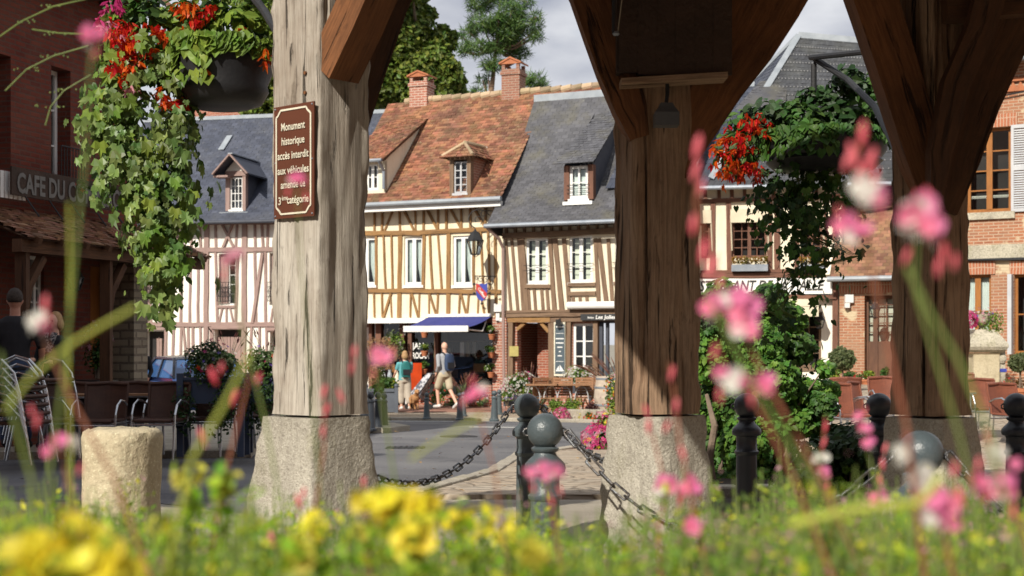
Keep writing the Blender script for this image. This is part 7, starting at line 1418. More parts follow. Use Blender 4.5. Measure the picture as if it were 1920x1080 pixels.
mb = MB(); q = H5.W(1592, 560, .08); mb.box(q, (.20, .12, .2)); mb.box(q-Vector((.05, 0, .17)), (.12, .1, .12)); tag(mb.build('meter_box', 'white_paint'), 'white utility box on the orange brick annex wall', 'electrical box')
# barrel
Yb = 32.6; p = G(1141, Yb, .05); t = thing('wine_barrel', 'pale weathered wine barrel standing in the flower bed', 'barrel', p); M('barrel_wood', (.50, .42, .33), (.38, .31, .25), 7, .85, .3, 30)
mb = MB(); mb.lathe(p, [(.27, 0), (.31, .2), (.335, .45), (.31, .72), (.27, .94), (.25, .94), (.25, .90)], 24); mb.build('staves', 'barrel_wood', t); mb = MB()
for z, r_ in ((.05, .285), (.26, .325), (.66, .325), (.86, .292)): mb.lathe(p+Vector((0, 0, z)), [(r_, 0), (r_+.004, .045)], 24)
mb.build('hoops', 'zinc', t)
# folding wooden chairs and tables before the slate house
def wood_chair(label, loc, rz):
    t = thing('wooden_chair', label, 'chair', (0, 0, 0), 'wooden chairs in front of the slate house'); mb = MB()
    for k in range(6): mb.box((0, -.22+.02*k*0+.0, .50+k*.062), (.42, .018, .05))
    for s in (-1, 1): mb.beam((s*.22, -.2, .40), (s*.22, -.24, .88), .03, .03)
    mb.box((0, -.235, .875), (.48, .03, .05)); mb.build('backrest', 'chair_wood', t); mb = MB()
    for k in range(6): mb.box((0, -.17+k*.07, .43), (.44, .055, .02))
    mb.build('seat', 'chair_wood', t)
    for s in (-1, 1):
        for yy in ((-.2, .2), (.2, -.2)): mb = MB(); mb.beam((s*.22, yy[0], 0), (s*.22, yy[1], .43), .03, .025); mb.build('leg', 'chair_wood', t)
    t.location = loc; t.rotation_euler = (0, 0, rz); return t
w0_ = wood_chair('leftmost wooden chair before the brick passage', G(1002, 33.4, .05), R(40))
for lb, px, Y, a in (('wooden chair facing right beside the first table', 1026, 33.2, 200), ('wooden chair in the middle below the white window', 1050, 33.0, 160), ('wooden chair left of the barrel', 1088, 33.2, 150), ('rightmost wooden chair, next to the barrel', 1110, 33.5, 190)): dup(w0_, G(px, Y, .05), R(a), lb)
for lb, px in (('light wooden table between the leftmost wooden chairs', 1016), ('light wooden table left of the barrel', 1074)):
    p = G(px, 33.1, .05); t = thing('bistro_table', lb, 'table', p, 'small tables in front of the slate house'); mb = MB(); mb.box(p+Vector((0, 0, .74)), (.75, .55, .03)); mb.build('tabletop', 'chair_wood', t)
    for s in (-1, 1): mb = MB(); mb.tube([p+Vector((s*.2+.16*math.cos(a_), -.1, .38+.34*math.sin(a_))) for a_ in np.linspace(0, math.pi, 9)], .012, 5); mb.tube([p+Vector((s*.25, .1, 0)), p+Vector((s*.05, .1, .72))], .012, 5); mb.build('leg', 'grey_paint', t)
# stone fountain pedestal
Yf = 30.5; p = P3(1842, 745, Yf); q0 = p; t = thing('stone_pedestal', 'pale carved stone pedestal with mossy cap carrying a flower urn', 'pedestal', p); k = Yf/F
z = lambda py: P3(1842, py, Yf).z
def sq(hw, zz): return [(p.x+a*hw, Yf+b2*hw, zz) for a, b2 in ((-1, -1), (1, -1), (1, 1), (-1, 1))]
mb = MB(); mb.loft([sq(32*k, z(760)), sq(32*k, z(737)), sq(24*k, z(733)), sq(24*k, z(665)), sq(26*k, z(662))]); mb.build('shaft', 'limestone', t)
mb = MB(); mb.loft([sq(28*k, z(661)), sq(34*k, z(656)), sq(37*k, z(650)), sq(36*k, z(644)), sq(28*k, z(632)), sq(20*k, z(622)), sq(18*k, z(618))]); mb.build('cap', 'carved_stone', t)
mb = MB(); mb.box((p.x+30*k, Yf+.05, z(690)), (.16, .5, z(665)-z(740))); mb.ball((p.x+31*k, Yf-.2, z(672)), .10, 10, (1, .8, 1.2)); mb.build('carved_spout', 'carved_stone', t)
mb = MB(); mb.box((p.x+32*k, Yf-.208, z(694)), (.17, .01, .07)); mb.build('blue_plate', 'sign_blue', t)
tu = thing('flower_urn', 'urn with bright magenta and pale petunias on top of the stone pedestal', 'flower urn', (p.x, Yf, z(618))); mb = MB(); mb.lathe((p.x, Yf, z(618)), [(.10, 0), (.06, .06), (.16, .16), (.22, .30), (.23, .33), (.2, .33)], 16); mb.build('urn', 'carved_stone', tu)
bush(None, None, None, (p.x, Yf, z(596)), (34*k, .3, 20*k), 900, ['leaf_olive', 'leaf_lime'], .05, (('pink', 50, .06), ('violet', 16, .05), ('white', 14, .05)), parent=tu, clumps=7)
mb = MB(); pp, nv = blob_pts(90, (p.x-28*k, Yf-.2, z(600)), (.16, .12, .2), .5); mb.cloud(T_FL5, pp, rng.uniform(.07, .10, 90), nv+np.array([0, -.6, 0]), .3); mb.build('magenta_flowers', 'petal_magenta', tu)
mb = MB(); pp, nv = blob_pts(300, (p.x+18*k, Yf-.2, z(608)), (.22, .12, .28), .3); mb.cloud(T_OVAL, pp, rng.uniform(.04, .06, 300), nv, .5); mb.build('trailing_leaves', 'leaf_lime', tu)
# ------------------------------------------------------------------ cars
M('car_blue', (.10, .20, .50), (.09, .18, .46), 2, .22, 0, spec=.6); M('car_red', (.42, .015, .012), None, 2, .25, spec=.6); M('car_glass', (.04, .10, .24), None, 2, .06, spec=.8); M('tyre_rubber', (.02, .02, .02), None, 8, .85); M('roof_black', (.02, .022, .03), None, 3, .25); M('lamp_red', (.4, .01, .01), None, 3, .2)
def car(label, loc, rz, paint, group='parked cars'):
    t = thing('parked_car', label, 'car', (0, 0, 0), group); W_ = .84   # faces +X
    prof = [(-1.95, .35), (-2.0, .62), (-1.92, .90), (-1.80, .98), (1.05, .98), (1.75, .86), (1.98, .66), (2.0, .38), (1.9, .28), (-1.85, .28)]
    mb = MB(); mb.loft([[(x*(1-.03*abs(s)), y, z) for x, z in prof] for y, s in ((W_*.86, 1), (W_, .2), (W_*1.0, 0), (0, 0), (-W_, 0), (-W_, .2), (-W_*.86, 1))]); mb.build('body', paint, t)
    g0 = [(-1.80, .97), (-1.35, 1.40), (.25, 1.42), (1.05, .98)]
    mb = MB(); mb.loft([[(x, y*(1 if z < 1 else .82), z) for x, z in g0] for y in (W_*.95, 0, -W_*.95)]); mb.build('windows', 'car_glass', t)
    mb = MB(); mb.loft([[(x, y*.84, z+.012-(abs(y) > .5)*.02) for x, z in ((-1.38, 1.395), (-1.2, 1.44), (0, 1.46), (.27, 1.41))] for y in (W_*.99, W_*.5, 0, -W_*.5, -W_*.99)]); mb.build('roof', 'roof_black' if paint == 'car_blue' else paint, t)
    mb = MB()
    for s in (-1, 1):
        for a, b2 in (((-1.80, .97), (-1.36, 1.41)), ((1.05, .98), (.26, 1.42)), ((-.45, .98), (-.45, 1.42))): mb.beam((a[0], s*W_*.955, a[1]), (b2[0], s*W_*.80, b2[1]), .06, .05, (0, 1, 0))
    mb.build('pillars', 'roof_black', t)
    for x in (-1.25, 1.28):
        for s in (-1, 1):
            w_ = MB(); w_.tube([(x, s*.66, .31), (x, s*.85, .31)], .31, 24); wo = w_.build('wheel', 'tyre_rubber', t); w_ = MB(); w_.tube([(x, s*.852, .31), (x, s*.858, .31)], .20, 20); w_.build('rim', 'alu', wo)
    for s in (-1, 1):
        mb = MB(); mb.box((-1.96, s*.62, .80), (.08, .22, .20)); mb.build('tail_light', 'lamp_red', t); mb = MB(); mb.box((1.88, s*.6, .70), (.16, .26, .12)); mb.build('headlight', 'white_paint', t); mb = MB(); mb.box((.72, s*.92, 1.0), (.12, .16, .12)); mb.build('wing_mirror', paint, t)
    mb = MB(); mb.box((-2.0, 0, .42), (.06, 1.5, .14)); mb.build('bumper', 'roof_black', t)
    t.location = loc; t.rotation_euler = (0, 0, rz); return t
car('blue hatchback with dark roof parked before the pink timbered house', G(352, 33.0), R(118), 'car_blue')
car('red car mostly hidden behind the stone pier of the cafe', G(214, 34.5), R(100), 'car_red')
# ------------------------------------------------------------------ people and dog
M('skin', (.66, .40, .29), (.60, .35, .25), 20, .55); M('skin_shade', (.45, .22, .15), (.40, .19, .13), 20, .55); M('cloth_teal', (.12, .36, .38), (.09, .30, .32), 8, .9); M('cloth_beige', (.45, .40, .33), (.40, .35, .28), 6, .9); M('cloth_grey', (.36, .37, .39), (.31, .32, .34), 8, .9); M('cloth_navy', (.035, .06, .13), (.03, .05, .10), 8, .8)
M('cloth_black', (.014, .014, .018), (.02, .02, .024), 8, .9); M('hair_blond', (.42, .26, .12), (.32, .19, .09), 30, .7); M('hair_grey', (.06, .045, .038), (.03, .022, .018), 40, .85, .6, 90); M('shoe_white', (.7, .69, .66), None, 8, .7); M('cloth_khaki', (.50, .43, .31), (.44, .38, .27), 6, .9); M('pack_teal', (.02, .17, .16), (.015, .13, .13), 8, .7); M('fur_tan', (.42, .22, .09), (.32, .16, .07), 14, .9, .6, 50); M('cloth_stripe', (.55, .55, .58), (.12, .13, .16), 14, .9, lo=.48, hi=.52)
M('eye_dark', (.02, .015, .012), None, 3, .3); M('lip', (.45, .10, .08), None, 3, .6)
def remesh(o, v): m = o.modifiers.new('remesh', 'REMESH'); m.mode = 'VOXEL'; m.voxel_size = v; m.use_smooth_shade = True; s = o.modifiers.new('smooth', 'CORRECTIVE_SMOOTH') if False else o.modifiers.new('smooth', 'SMOOTH'); s.factor = .5; s.iterations = 3
def limb(mb, pts, rs):
    mb.tube(pts, rs, 12)
    for p, r in zip(pts, rs): mb.ball(p, r*.99, 10)
def ell(mb, secs):   # torso sections (x, y, z, rx, ry)
    mb.loft([[(x+rx*math.cos(a), y+ry*math.sin(a), z) for a in np.linspace(0, 2*math.pi, 17)[:-1]] for x, y, z, rx, ry in secs])
def person(label, loc, rz, H, sex, legs, arms, clothes, hair, vox=.018, head_turn=0, skin='skin', face=True, lean=0):
    """faces +Y; legs: [(hip,knee,ankle,toe)], arms: [(shoulder,elbow,wrist)] in units of H/1.75 metres"""
    t = thing('person', label, 'person', (0, 0, 0)); k = H/1.75; V = lambda *a: Vector(a)*k
    sw = .20 if sex == 'm' else .175; hw = .155 if sex == 'm' else .17
    mb = MB(); ell(mb, [(0, 0, .86*k, hw*.8*k, .11*k), (0, 0, .95*k, hw*k, .125*k), (0, 0, 1.10*k, hw*.86*k, .11*k), (0, .005*k, 1.28*k, sw*.90*k, .12*k), (0, 0, 1.40*k, sw*.92*k, .10*k), (0, 0, 1.455*k, sw*.5*k, .07*k)])
    mb.tube([V(0, 0, 1.40), V(0, .01, 1.55)], .058*k, 12); mb.ball(V(0, .015, 1.645), .098*k, 16, (.80, .98, 1.15)); mb.ball(V(0, .06, 1.585), .055*k, 10, (.85, .9, .9)); mb.ball(V(0, .115, 1.625), .018*k, 8, (.8, 1.2, 1.3))
    for s in (-1, 1): mb.ball(V(s*.083, .0, 1.635), .024*k, 8, (.4, .8, 1.3))
    for (h_, kn, an, toe) in legs: limb(mb, [V(*h_), V(*kn), V(*an)], [.085*k, .056*k, .038*k]); limb(mb, [V(*an), V(*toe)], [.038*k, .030*k])
    for (s_, e_, w_) in arms:
        limb(mb, [V(*s_), V(*e_), V(*w_)], [.050*k, .040*k, .027*k]); d = (V(*w_)-V(*e_)).normalized(); w3 = V(*w_); sd = d.orthogonal().normalized(); mb.ball(w3+d*.045*k, .036*k, 8)
        for f in range(4): mb.tube([w3+d*.06*k+sd*(f-1.5)*.018*k, w3+d*(.115-.01*abs(f-1.5))*k+sd*(f-1.5)*.019*k, w3+d*(.145-.012*abs(f-1.5))*k+sd*(f-1.5)*.016*k+d.cross(sd)*.015*k], [.0095*k, .009*k, .008*k], 6)
        mb.tube([w3+d*.02*k+sd*.03*k, w3+d*.06*k+sd*.055*k+d.cross(sd)*.01*k], [.011*k, .009*k], 6)
    b = mb.build('body', skin, t); remesh(b, vox*.75)
    if face:
        for s in (-1, 1): mb = MB(); mb.ball(V(s*.032, .098, 1.652), .010*k, 8); mb.build('eye', 'eye_dark', t)
        mb = MB(); mb.ball(V(0, .108, 1.585), .022*k, 8, (1, .3, .35)); mb.build('mouth', 'lip', t)
    for c in clothes:
        mb = MB(); nm, mat = c['name'], c['mat']
        if nm in ('shirt', 'jacket'):
            e = 1.09; ell(mb, [(0, 0, c.get('z0', .93)*k, hw*1.13*k, .145*k), (0, 0, 1.10*k, hw*1.03*k, .132*k), (0, .005*k, 1.28*k, sw*.97*k, .138*k), (0, 0, 1.40*k, sw*1.0*k, .115*k), (0, 0, 1.47*k, sw*.5*k, .08*k)])
            for (s_, e_, w_) in arms:
                f = c.get('sleeve', .5); S_, E_, W2 = V(*s_), V(*e_), V(*w_)
                if f <= .5: limb(mb, [S_, S_.lerp(E_, f*2)], [.066*k, .060*k])
                else: limb(mb, [S_, E_, E_.lerp(W2, f*2-1)], [.064*k, .052*k, .042*k])
        elif nm in ('trousers', 'shorts', 'skirt'):
            ell(mb, [(0, 0, .83*k, hw*1.02*k, .14*k), (0, 0, .95*k, hw*1.10*k, .145*k), (0, 0, 1.03*k, hw*.98*k, .13*k)]); f = c['len']; fl_ = c.get('flare', 0)
            for (h_, kn, an, toe) in legs:
                H_, K_, A_2 = V(*h_), V(*kn), V(*an)
                if f <= .5: limb(mb, [H_, H_.lerp(K_, f*2)], [.105*k, (.088+fl_)*k])
                else: limb(mb, [H_, K_, K_.lerp(A_2, f*2-1)], [.105*k, (.078+fl_)*k, (.062+fl_)*k])
        elif nm == 'shoe':
            for (h_, kn, an, toe) in legs: m2 = MB(); limb(m2, [V(*an)-V(0, 0, .03)+(V(*an)-V(*toe))*.25, V(*toe)+(V(*toe)-V(*an))*.15], [.050*k, .042*k]); o = m2.build('shoe', mat, t); remesh(o, vox*.7)
            continue
        o = mb.build(nm, mat, t); remesh(o, vox)
    if hair:
        mb = MB(); mb.ball(V(0, -.012, 1.672), .104*k, 14, (.86, .98, 1.08))
        if hair[1] == 'bob':
            mb.ball(V(0, -.045, 1.61), .098*k, 12, (1.0, .8, 1.1)); 
            for s in (-1, 1): mb.ball(V(s*.075, .0, 1.61), .045*k, 10, (.6, 1.1, 1.5))
        o = mb.build('hair', hair[0], t, smooth=True)
        if hair[1] == 'bob': remesh(o, vox*.7)
        # keep the face free
        for v in o.data.vertices:
            if v.co.y > .06*k and v.co.z < 1.70*k: v.co.y = .06*k-(v.co.y-.06*k)*.2
            if hair[1] == 'short' and v.co.z < 1.62*k: v.co.z = 1.62*k
    t.location = loc; t.rotation_euler = (0, 0, rz); return t, k
def backpack(t, k, mat, label=None, strap='cloth_black'):
    L0 = t.location.copy(); t.location = (0, 0, 0)
    mb = MB(); mb.loft([[(x*sx*k, (-.13-dy)*k, z*k) for x, dy in ((-1, .0), (-1, .10), (-.8, .155), (.8, .155), (1, .10), (1, .0))] for sx, z in ((.09, .99), (.135, 1.02), (.15, 1.12), (.15, 1.30), (.13, 1.40), (.09, 1.44), (.03, 1.45))]); o = mb.build('backpack', mat, t)
    m_ = o.modifiers.new('subsurf', 'SUBSURF'); m_.levels = 1; m_.render_levels = 2
    mb = MB(); mb.box((0, -.29*k, 1.14*k), (.2*k, .03*k, .16*k))
    for s in (-1, 1): mb.sweep([Vector((s*.09*k, -.15*k, 1.42*k)), Vector((s*.10*k, -.06*k, 1.485*k)), Vector((s*.105*k, .06*k, 1.46*k)), Vector((s*.11*k, .13*k, 1.33*k)), Vector((s*.12*k, .10*k, 1.15*k))], .045*k, .012*k, (0, 1, 0))
    mb.build('strap', strap, o); t.location = L0; return o
def put(px, pf, Y): q = P3(px, pf, Y); return q
# man with navy backpack, mid stride to the left/away
q = put(834, 766, 37.3); t, k = person('man in grey shirt, khaki shorts and white shoes with navy backpack, walking by the shop', (q.x, q.y, q.z), R(38), 1.735, 'm',
   [((-.09, .0, .90), (-.10, .20, .52), (-.09, .16, .09), (-.09, .33, .05)), ((.09, 0, .90), (.10, -.10, .50), (.10, -.40, .14), (.10, -.28, .045))],
   [((-.215, 0, 1.39), (-.25, -.07, 1.13), (-.20, .10, .95)), ((.215, 0, 1.39), (.26, -.04, 1.12), (.24, .12, .93))],
   [dict(name='shirt', mat='cloth_grey', sleeve=.9, z0=.90), dict(name='shorts', mat='cloth_khaki', len=.42, flare=.012), dict(name='shoe', mat='shoe_white')], None)
backpack(t, k, 'cloth_navy')
# woman in teal
q = put(759, 769, 37.6); t, k = person('blond woman in teal top with green backpack and beige cropped trousers, at the shop', (q.x, q.y, q.z), R(14), 1.55, 'f',
   [((-.09, .0, .88), (-.10, .05, .50), (-.10, .0, .09), (-.11, .14, .04)), ((.09, 0, .88), (.10, -.02, .50), (.12, -.12, .10), (.13, .02, .04))],
   [((-.19, 0, 1.38), (-.27, .05, 1.13), (-.30, .22, .98)), ((.19, 0, 1.38), (.22, .12, 1.14), (.10, .28, 1.10))],
   [dict(name='shirt', mat='cloth_teal', sleeve=.30, z0=.88), dict(name='trousers', mat='cloth_beige', len=.80, flare=.028), dict(name='shoe', mat='shoe_white')], ('hair_blond', 'bob'))
backpack(t, k, 'pack_teal')
# waitress and man under the cafe porch, dark figure
q = P3(103, 588, 17.9); zz = q.z-1.68; t, k = person('blond woman in dark jacket with patterned scarf facing the square, under the cafe porch', (q.x, q.y, zz), R(160), 1.68, 'f',
   [((-.09, .0, .88), (-.10, .03, .50), (-.10, .0, .09), (-.11, .14, .04)), ((.09, 0, .88), (.10, .03, .50), (.12, 0, .10), (.13, .14, .04))],
   [((-.19, 0, 1.38), (-.28, .02, 1.12), (-.12, .20, 1.12)), ((.19, 0, 1.38), (.27, .03, 1.12), (.16, .22, 1.14))],
   [dict(name='jacket', mat='cloth_black', sleeve=.95, z0=.80), dict(name='trousers', mat='cloth_black', len=.97), dict(name='shoe', mat='cloth_black')], ('hair_blond', 'bob'), .016, skin='skin')
L0 = t.location.copy(); t.location = (0, 0, 0); mb = MB(); M('scarf_print', (.35, .33, .32), (.03, .03, .04), 40, .9, lo=.47, hi=.53); mb.sweep([Vector((-.07, .09, 1.50))*k, Vector((-.05, .13, 1.40))*k, Vector((-.01, .155, 1.25))*k], .07, .03, (0, 1, 0)); mb.sweep([Vector((.07, .09, 1.50))*k, Vector((.05, .135, 1.40))*k, Vector((.02, .16, 1.25))*k], .07, .03, (0, 1, 0)); mb.build('scarf', 'scarf_print', t); t.location = L0
q = P3(28, 545, 16.6); zz = q.z-1.84; t, k = person('man in black shirt and jeans seen from behind, near the stacked chairs', (q.x, q.y, zz), R(12), 1.84, 'm',
   [((-.09, .0, .90), (-.10, .03, .50), (-.10, .0, .09), (-.11, .14, .04)), ((.09, 0, .90), (.10, .03, .50), (.12, 0, .10), (.13, .14, .04))],
   [((-.215, 0, 1.39), (-.28, -.02, 1.12), (-.20, .16, .98)), ((.215, 0, 1.39), (.29, -.02, 1.12), (.27, .06, .88))],
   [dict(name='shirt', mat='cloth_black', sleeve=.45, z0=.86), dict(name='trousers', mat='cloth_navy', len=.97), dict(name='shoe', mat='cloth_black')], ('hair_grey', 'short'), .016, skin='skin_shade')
q = P3(260, 640, 26.5); zz = gz(-7, 26.5)+.1; H_ = q.z-zz; t, k = person('person in dark coat just visible beside the stone pier', (q.x-.02, q.y, zz), R(200), H_, 'm',
   [((-.09, .0, .90), (-.10, .03, .50), (-.10, .0, .09), (-.11, .14, .04)), ((.09, 0, .90), (.10, .03, .50), (.12, 0, .10), (.13, .14, .04))],
   [((-.215, 0, 1.39), (-.28, -.02, 1.12), (-.20, .16, .98)), ((.215, 0, 1.39), (.29, -.02, 1.12), (.27, .06, .88))],
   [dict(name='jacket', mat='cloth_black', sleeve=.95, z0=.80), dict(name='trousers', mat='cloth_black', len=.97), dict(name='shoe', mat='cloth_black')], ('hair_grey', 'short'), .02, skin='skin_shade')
# dog beside the pushchair
q = P3(777, 768, 37.3); t = thing('dog', 'small tan and brown dog standing beside the pushchair', 'dog', (0, 0, 0)); mb = MB()
mb.tube([(0, -.16, .30), (0, -.05, .31), (0, .10, .33), (0, .17, .36)], [.075, .085, .10, .07], 12); mb.ball((0, -.17, .30), .08, 10); mb.ball((0, .12, .32), .10, 12, (.9, 1, 1.1)); limb(mb, [(0, .15, .38), (0, .22, .46)], [.065, .055]); mb.ball((0, .25, .48), .065, 12, (.9, 1.1, 1)); limb(mb, [(0, .28, .465), (0, .35, .45)], [.04, .026])
for s in (-1, 1):
    limb(mb, [(s*.055, .12, .28), (s*.06, .10, .15), (s*.06, .12, .03)], [.042, .026, .020]); limb(mb, [(s*.06, .12, .02), (s*.06, .16, .018)], [.02, .018]); limb(mb, [(s*.055, -.16, .28), (s*.065, -.12, .18), (s*.065, -.20, .11), (s*.065, -.17, .03)], [.055, .035, .022, .020]); limb(mb, [(s*.065, -.17, .02), (s*.065, -.13, .018)], [.02, .018])
    mb.ball((s*.055, .235, .47), .035, 8, (.4, .8, 1.6))
limb(mb, [(0, -.22, .33), (0, -.31, .40), (0, -.34, .48)], [.024, .018, .010]); o = mb.build('body', 'fur_tan', t); remesh(o, .012)
mb = MB(); mb.ball((0, .378, .455), .014, 8); mb.build('nose', 'eye_dark', t); t.location = q; t.rotation_euler = (0, 0, R(200)); t.scale = (1.0,)*3
# pushchair with a grey striped cover
q = P3(790, 768, 37.7); t = thing('pushchair', 'pushchair draped in a grey striped blanket, next to the dog', 'pushchair', (0, 0, 0))
mb = MB(); mb.loft([[(-.20, .02, .30), (.20, .02, .30), (.20, .34, .26), (-.20, .34, .26)], [(-.21, -.06, .45), (.21, -.06, .45), (.21, .28, .40), (-.21, .28, .40)], [(-.20, -.26, .80), (.20, -.26, .80), (.20, -.04, .78), (-.20, -.04, .78)], [(-.17, -.36, .95), (.17, -.36, .95), (.17, -.22, .97), (-.17, -.22, .97)]]); mb.build('blanket_seat', 'cloth_stripe', t)
mb = MB()
for s in (-1, 1): mb.tube([(s*.22, .30, .08), (s*.22, -.1, .55), (s*.22, -.42, 1.02)], .013, 6); mb.tube([(s*.22, -.30, .08), (s*.22, .05, .45)], .013, 6)
mb.tube([(-.22, -.42, 1.02), (.22, -.42, 1.02)], .018, 6); mb.build('frame', 'iron_black', t)
for s in (-1, 1):
    for y in (-.30, .30): w_ = MB(); w_.tube([(s*.225, y, .085), (s*.25, y, .085)], .085, 14); w_.build('wheel', 'tyre_rubber', t)
t.location = q; t.rotation_euler = (0, 0, R(75)); 
# display things of the junk shop
for lb, px, py, w_, h_, mt, nm, ct in (('small orange panel leaning in the shop doorway behind the woman', 780, 706, .32, .75, 'petal_orange', 'display_panel', 'panel'), ('white display table with goods before the shop, left of the woman', 738, 712, .8, .04, 'white_paint', 'display_table', 'table')):
    q = H2.W(px, py, .35); mb = MB()
    if nm == 'display_panel': mb.box(q, (w_, .03, h_)); mb.beam(q+Vector((0, .25, -h_/2)), q+Vector((0, .02, h_*.3)), .03, .03); tag(mb.build('leaning_board', 'petal_orange'), lb, ct)
    else:
        t = thing(nm, lb, ct, q); mb.box(q, (w_, .5, .04)); mb.box(q-Vector((0, .24, .14)), (w_, .02, .25)); mb.build('tabletop', mt, t)
        for sx in (-1, 1): mb = MB(); mb.box(q+Vector((sx*w_*.45, 0, -.36)), (.04, .4, .70)); mb.build('leg', 'white_paint', t)
        for i in range(4): tag((lambda m2: (m2.lathe(q+Vector((-.3+i*.19, random.uniform(-.1, .1), .02)), [(.05, 0), (.07, .1), (.04, .2), (.045, .26)], 10), m2.build('vase', ['white_paint', 'zinc_pale', 'plaster_ivory', 'glass'][i]))[1])(MB()), ['white vase at the left of the display table', 'grey vase second on the display table', 'ivory vase third on the display table', 'clear glass vase at the right of the display table'][i], 'vase', 'vases on the display table')
# ------------------------------------------------------------------ flower bed in front of the camera
mb = MB()
for a, b2 in (((-1.6, 1.15, .35), (3.2, .06, .7)), ((0, 3.2, .3), (4.2, .06, .6)), ): mb.box((0, a[1], a[2]), (4.6, b2[1], b2[2]))
for s in (-1, 1): mb.box((s*2.27, 2.175, .3), (.06, 1.99, .6))
tag(mb.build('raised_bed', 'planter_grey'), 'raised planter trough holding the foreground flowers', 'planter')
mb = MB(); mb.box((0, 2.175, .30), (4.46, 1.98, .5)); struct(mb.build('bed_soil', 'soil'))
leafmat('petal_rose', (.80, .26, .45), (.74, .16, .36), rand=.2, trans=.4)
leafmat('leaf_front', (.40, .54, .035), (.18, .33, .025), rand=.4, hue=.03, trans=.45); leafmat('leaf_front_dark', (.16, .28, .035), (.10, .20, .03), rand=.35, hue=.02, trans=.4); leafmat('heather_pink', (.50, .27, .30), (.40, .20, .24), rand=.3, trans=.4)
leafmat('leaf_front_yellow', (.72, .70, .05), (.55, .60, .05), rand=.25, hue=.02, trans=.45)
mb = MB(); N = 2000
lp, ln_, ls, lm = [], [], [], []
def topz(x, y, px):
    base = 1012-22*math.sin(px*.004+1.0)-14*math.sin(px*.013+.5)+95*noise.noise(Vector((px*.012, y*1.5, 0)))
    if px < 760: base += 4
    if 1250 < px: base -= 16
    return base
for i in range(N):
    y = 1.25+1.88*(random.random()**.8); px = random.uniform(-120, 2040); x = X_(px, y); ty = topz(x, y, px)+random.gauss(0, 26)-(8 if y > 2.2 else 0); z = P3(px, ty, y).z
    if z > 1.28: z = 1.28
    lean = random.uniform(-.07, .07); base = Vector((x-lean, y+random.uniform(-.03, .03), .54)); top = Vector((x, y, z)); mb.mi = 0; mid = (base+top)/2+Vector((lean*.3, 0, 0))
    if i % 2 == 0: mb.tube([mid, top], [.0025, .0012], 4, cap=False)
    nl_ = 22; k_ = random.random()
    for j in range(nl_):
        f = random.random()*(1.0 if j else 1); p = mid.lerp(top, f)+Vector((random.gauss(0, .018), random.gauss(0, .018), 0)); lp.append(p); lm.append(1 if k_ < (.70 if px < 1150 else .42) else 2 if k_ < (.93 if px < 1150 else .78) else 3); ls.append(random.uniform(.016, .036)*(1.15-.6*f)*(1.0 if k_ < .82 else .55))
for i in range(760):
    y = 1.5+1.6*random.random(); px = random.uniform(-60, 1980); x = X_(px, y); ty = topz(x, y, px)-random.uniform(10, 125)*random.random(); z = P3(px, ty, y).z; lean = random.gauss(0, .05); top = Vector((x, y, z)); mid = Vector((x-lean, y, z-.42)); mb.mi = 0; md = (mid+top)/2+Vector((lean*.2, 0, 0)); mb.tube([mid, md, top], [.0028, .002, .001], 4, cap=False)
    k_ = random.random()
    for j in range(20):
        f = random.random(); p = mid.lerp(top, f)+Vector((random.gauss(0, .012), random.gauss(0, .012), 0)); lp.append(p); lm.append(1 if k_ < (.6 if px < 1150 else .3) else 2 if k_ < (.72 if px < 1150 else .48) else 3); ls.append(random.uniform(.012, .026)*(1.1-.7*f))
lp = np.array(lp); lm = np.array(lm); ls = np.array(ls)
lm = np.where((lm == 1) & (rng.random(len(lm)) < .22), 4, lm)
T_LANCE = ([(0, -.6, 0), (.16, -.1, .05), (.10, .35, .03), (0, .75, -.05), (-.10, .35, .03), (-.16, -.1, .05)], [(0, 1, 2, 3), (0, 3, 4, 5)])
for m_ in (1, 2, 3, 4): sel = lm == m_; mb.mi = m_; mb.cloud(T_LANCE if m_ in (1, 2) else T_DIA, lp[sel], ls[sel], (0, -.3, .6), .9)
o = mb.build('low_bedding_plants', ['stem_green', 'leaf_front', 'leaf_front_dark', 'heather_pink', 'leaf_front_yellow']); o['kind'] = 'stuff'
# yellow snapdragons
T_SNAP = ([(-.5, 0, 0), (.5, 0, 0), (.62, .5, .25), (.2, .75, .1), (-.25, .8, .15), (-.6, .45, .25), (0, .3, -.12)], [(0, 1, 6), (1, 2, 3, 6), (3, 4, 6), (4, 5, 0, 6)])
leafmat('petal_gold', (.85, .40, .02), (.85, .62, .03), rand=.2, trans=.4)
yl = (('big blurred yellow and orange blooms at the lower left corner', 60, 1050, 1.05, 34, 34), ('large yellow bloom cluster at the lower left, tallest', 130, 1025, 1.05, 46, 44), ('orange tinged yellow bloom cluster right of the lower left ones', 195, 1055, 1.05, 36, 34), ('bright yellow cluster below the foot of the silvery post', 735, 945, 1.35, 48, 30), ('yellow cluster with an orange throat right of the brightest one', 790, 960, 1.35, 34, 30), ('pale yellow bloom low in the middle', 775, 1010, 1.25, 26, 30), ('small yellow spikes in front of the near bollard', 905, 985, 1.6, 40, 34), ('golden yellow spike left of the near bollard', 860, 975, 1.5, 26, 26), ('yellow spike at the granite base of the silvery post', 590, 1000, 1.4, 20, 36), ('lone lemon bloom right of the silvery granite base', 670, 1000, 1.5, 16, 20), ('small lemon buds over the bedding left of centre', 420, 905, 1.5, 30, 22), ('greenish yellow buds above the bedding by the stone drum', 350, 895, 1.6, 26, 24), ('tiny yellow flowers beside the near bollard base', 960, 1000, 1.7, 26, 22), ('pale lemon flowers low at the bottom centre', 1000, 1045, 1.25, 20, 22), ('lemon flowers near the bottom left of the middle', 560, 1040, 1.25, 22, 26), ('lemon spike beside the drum', 300, 990, 1.5, 20, 20))
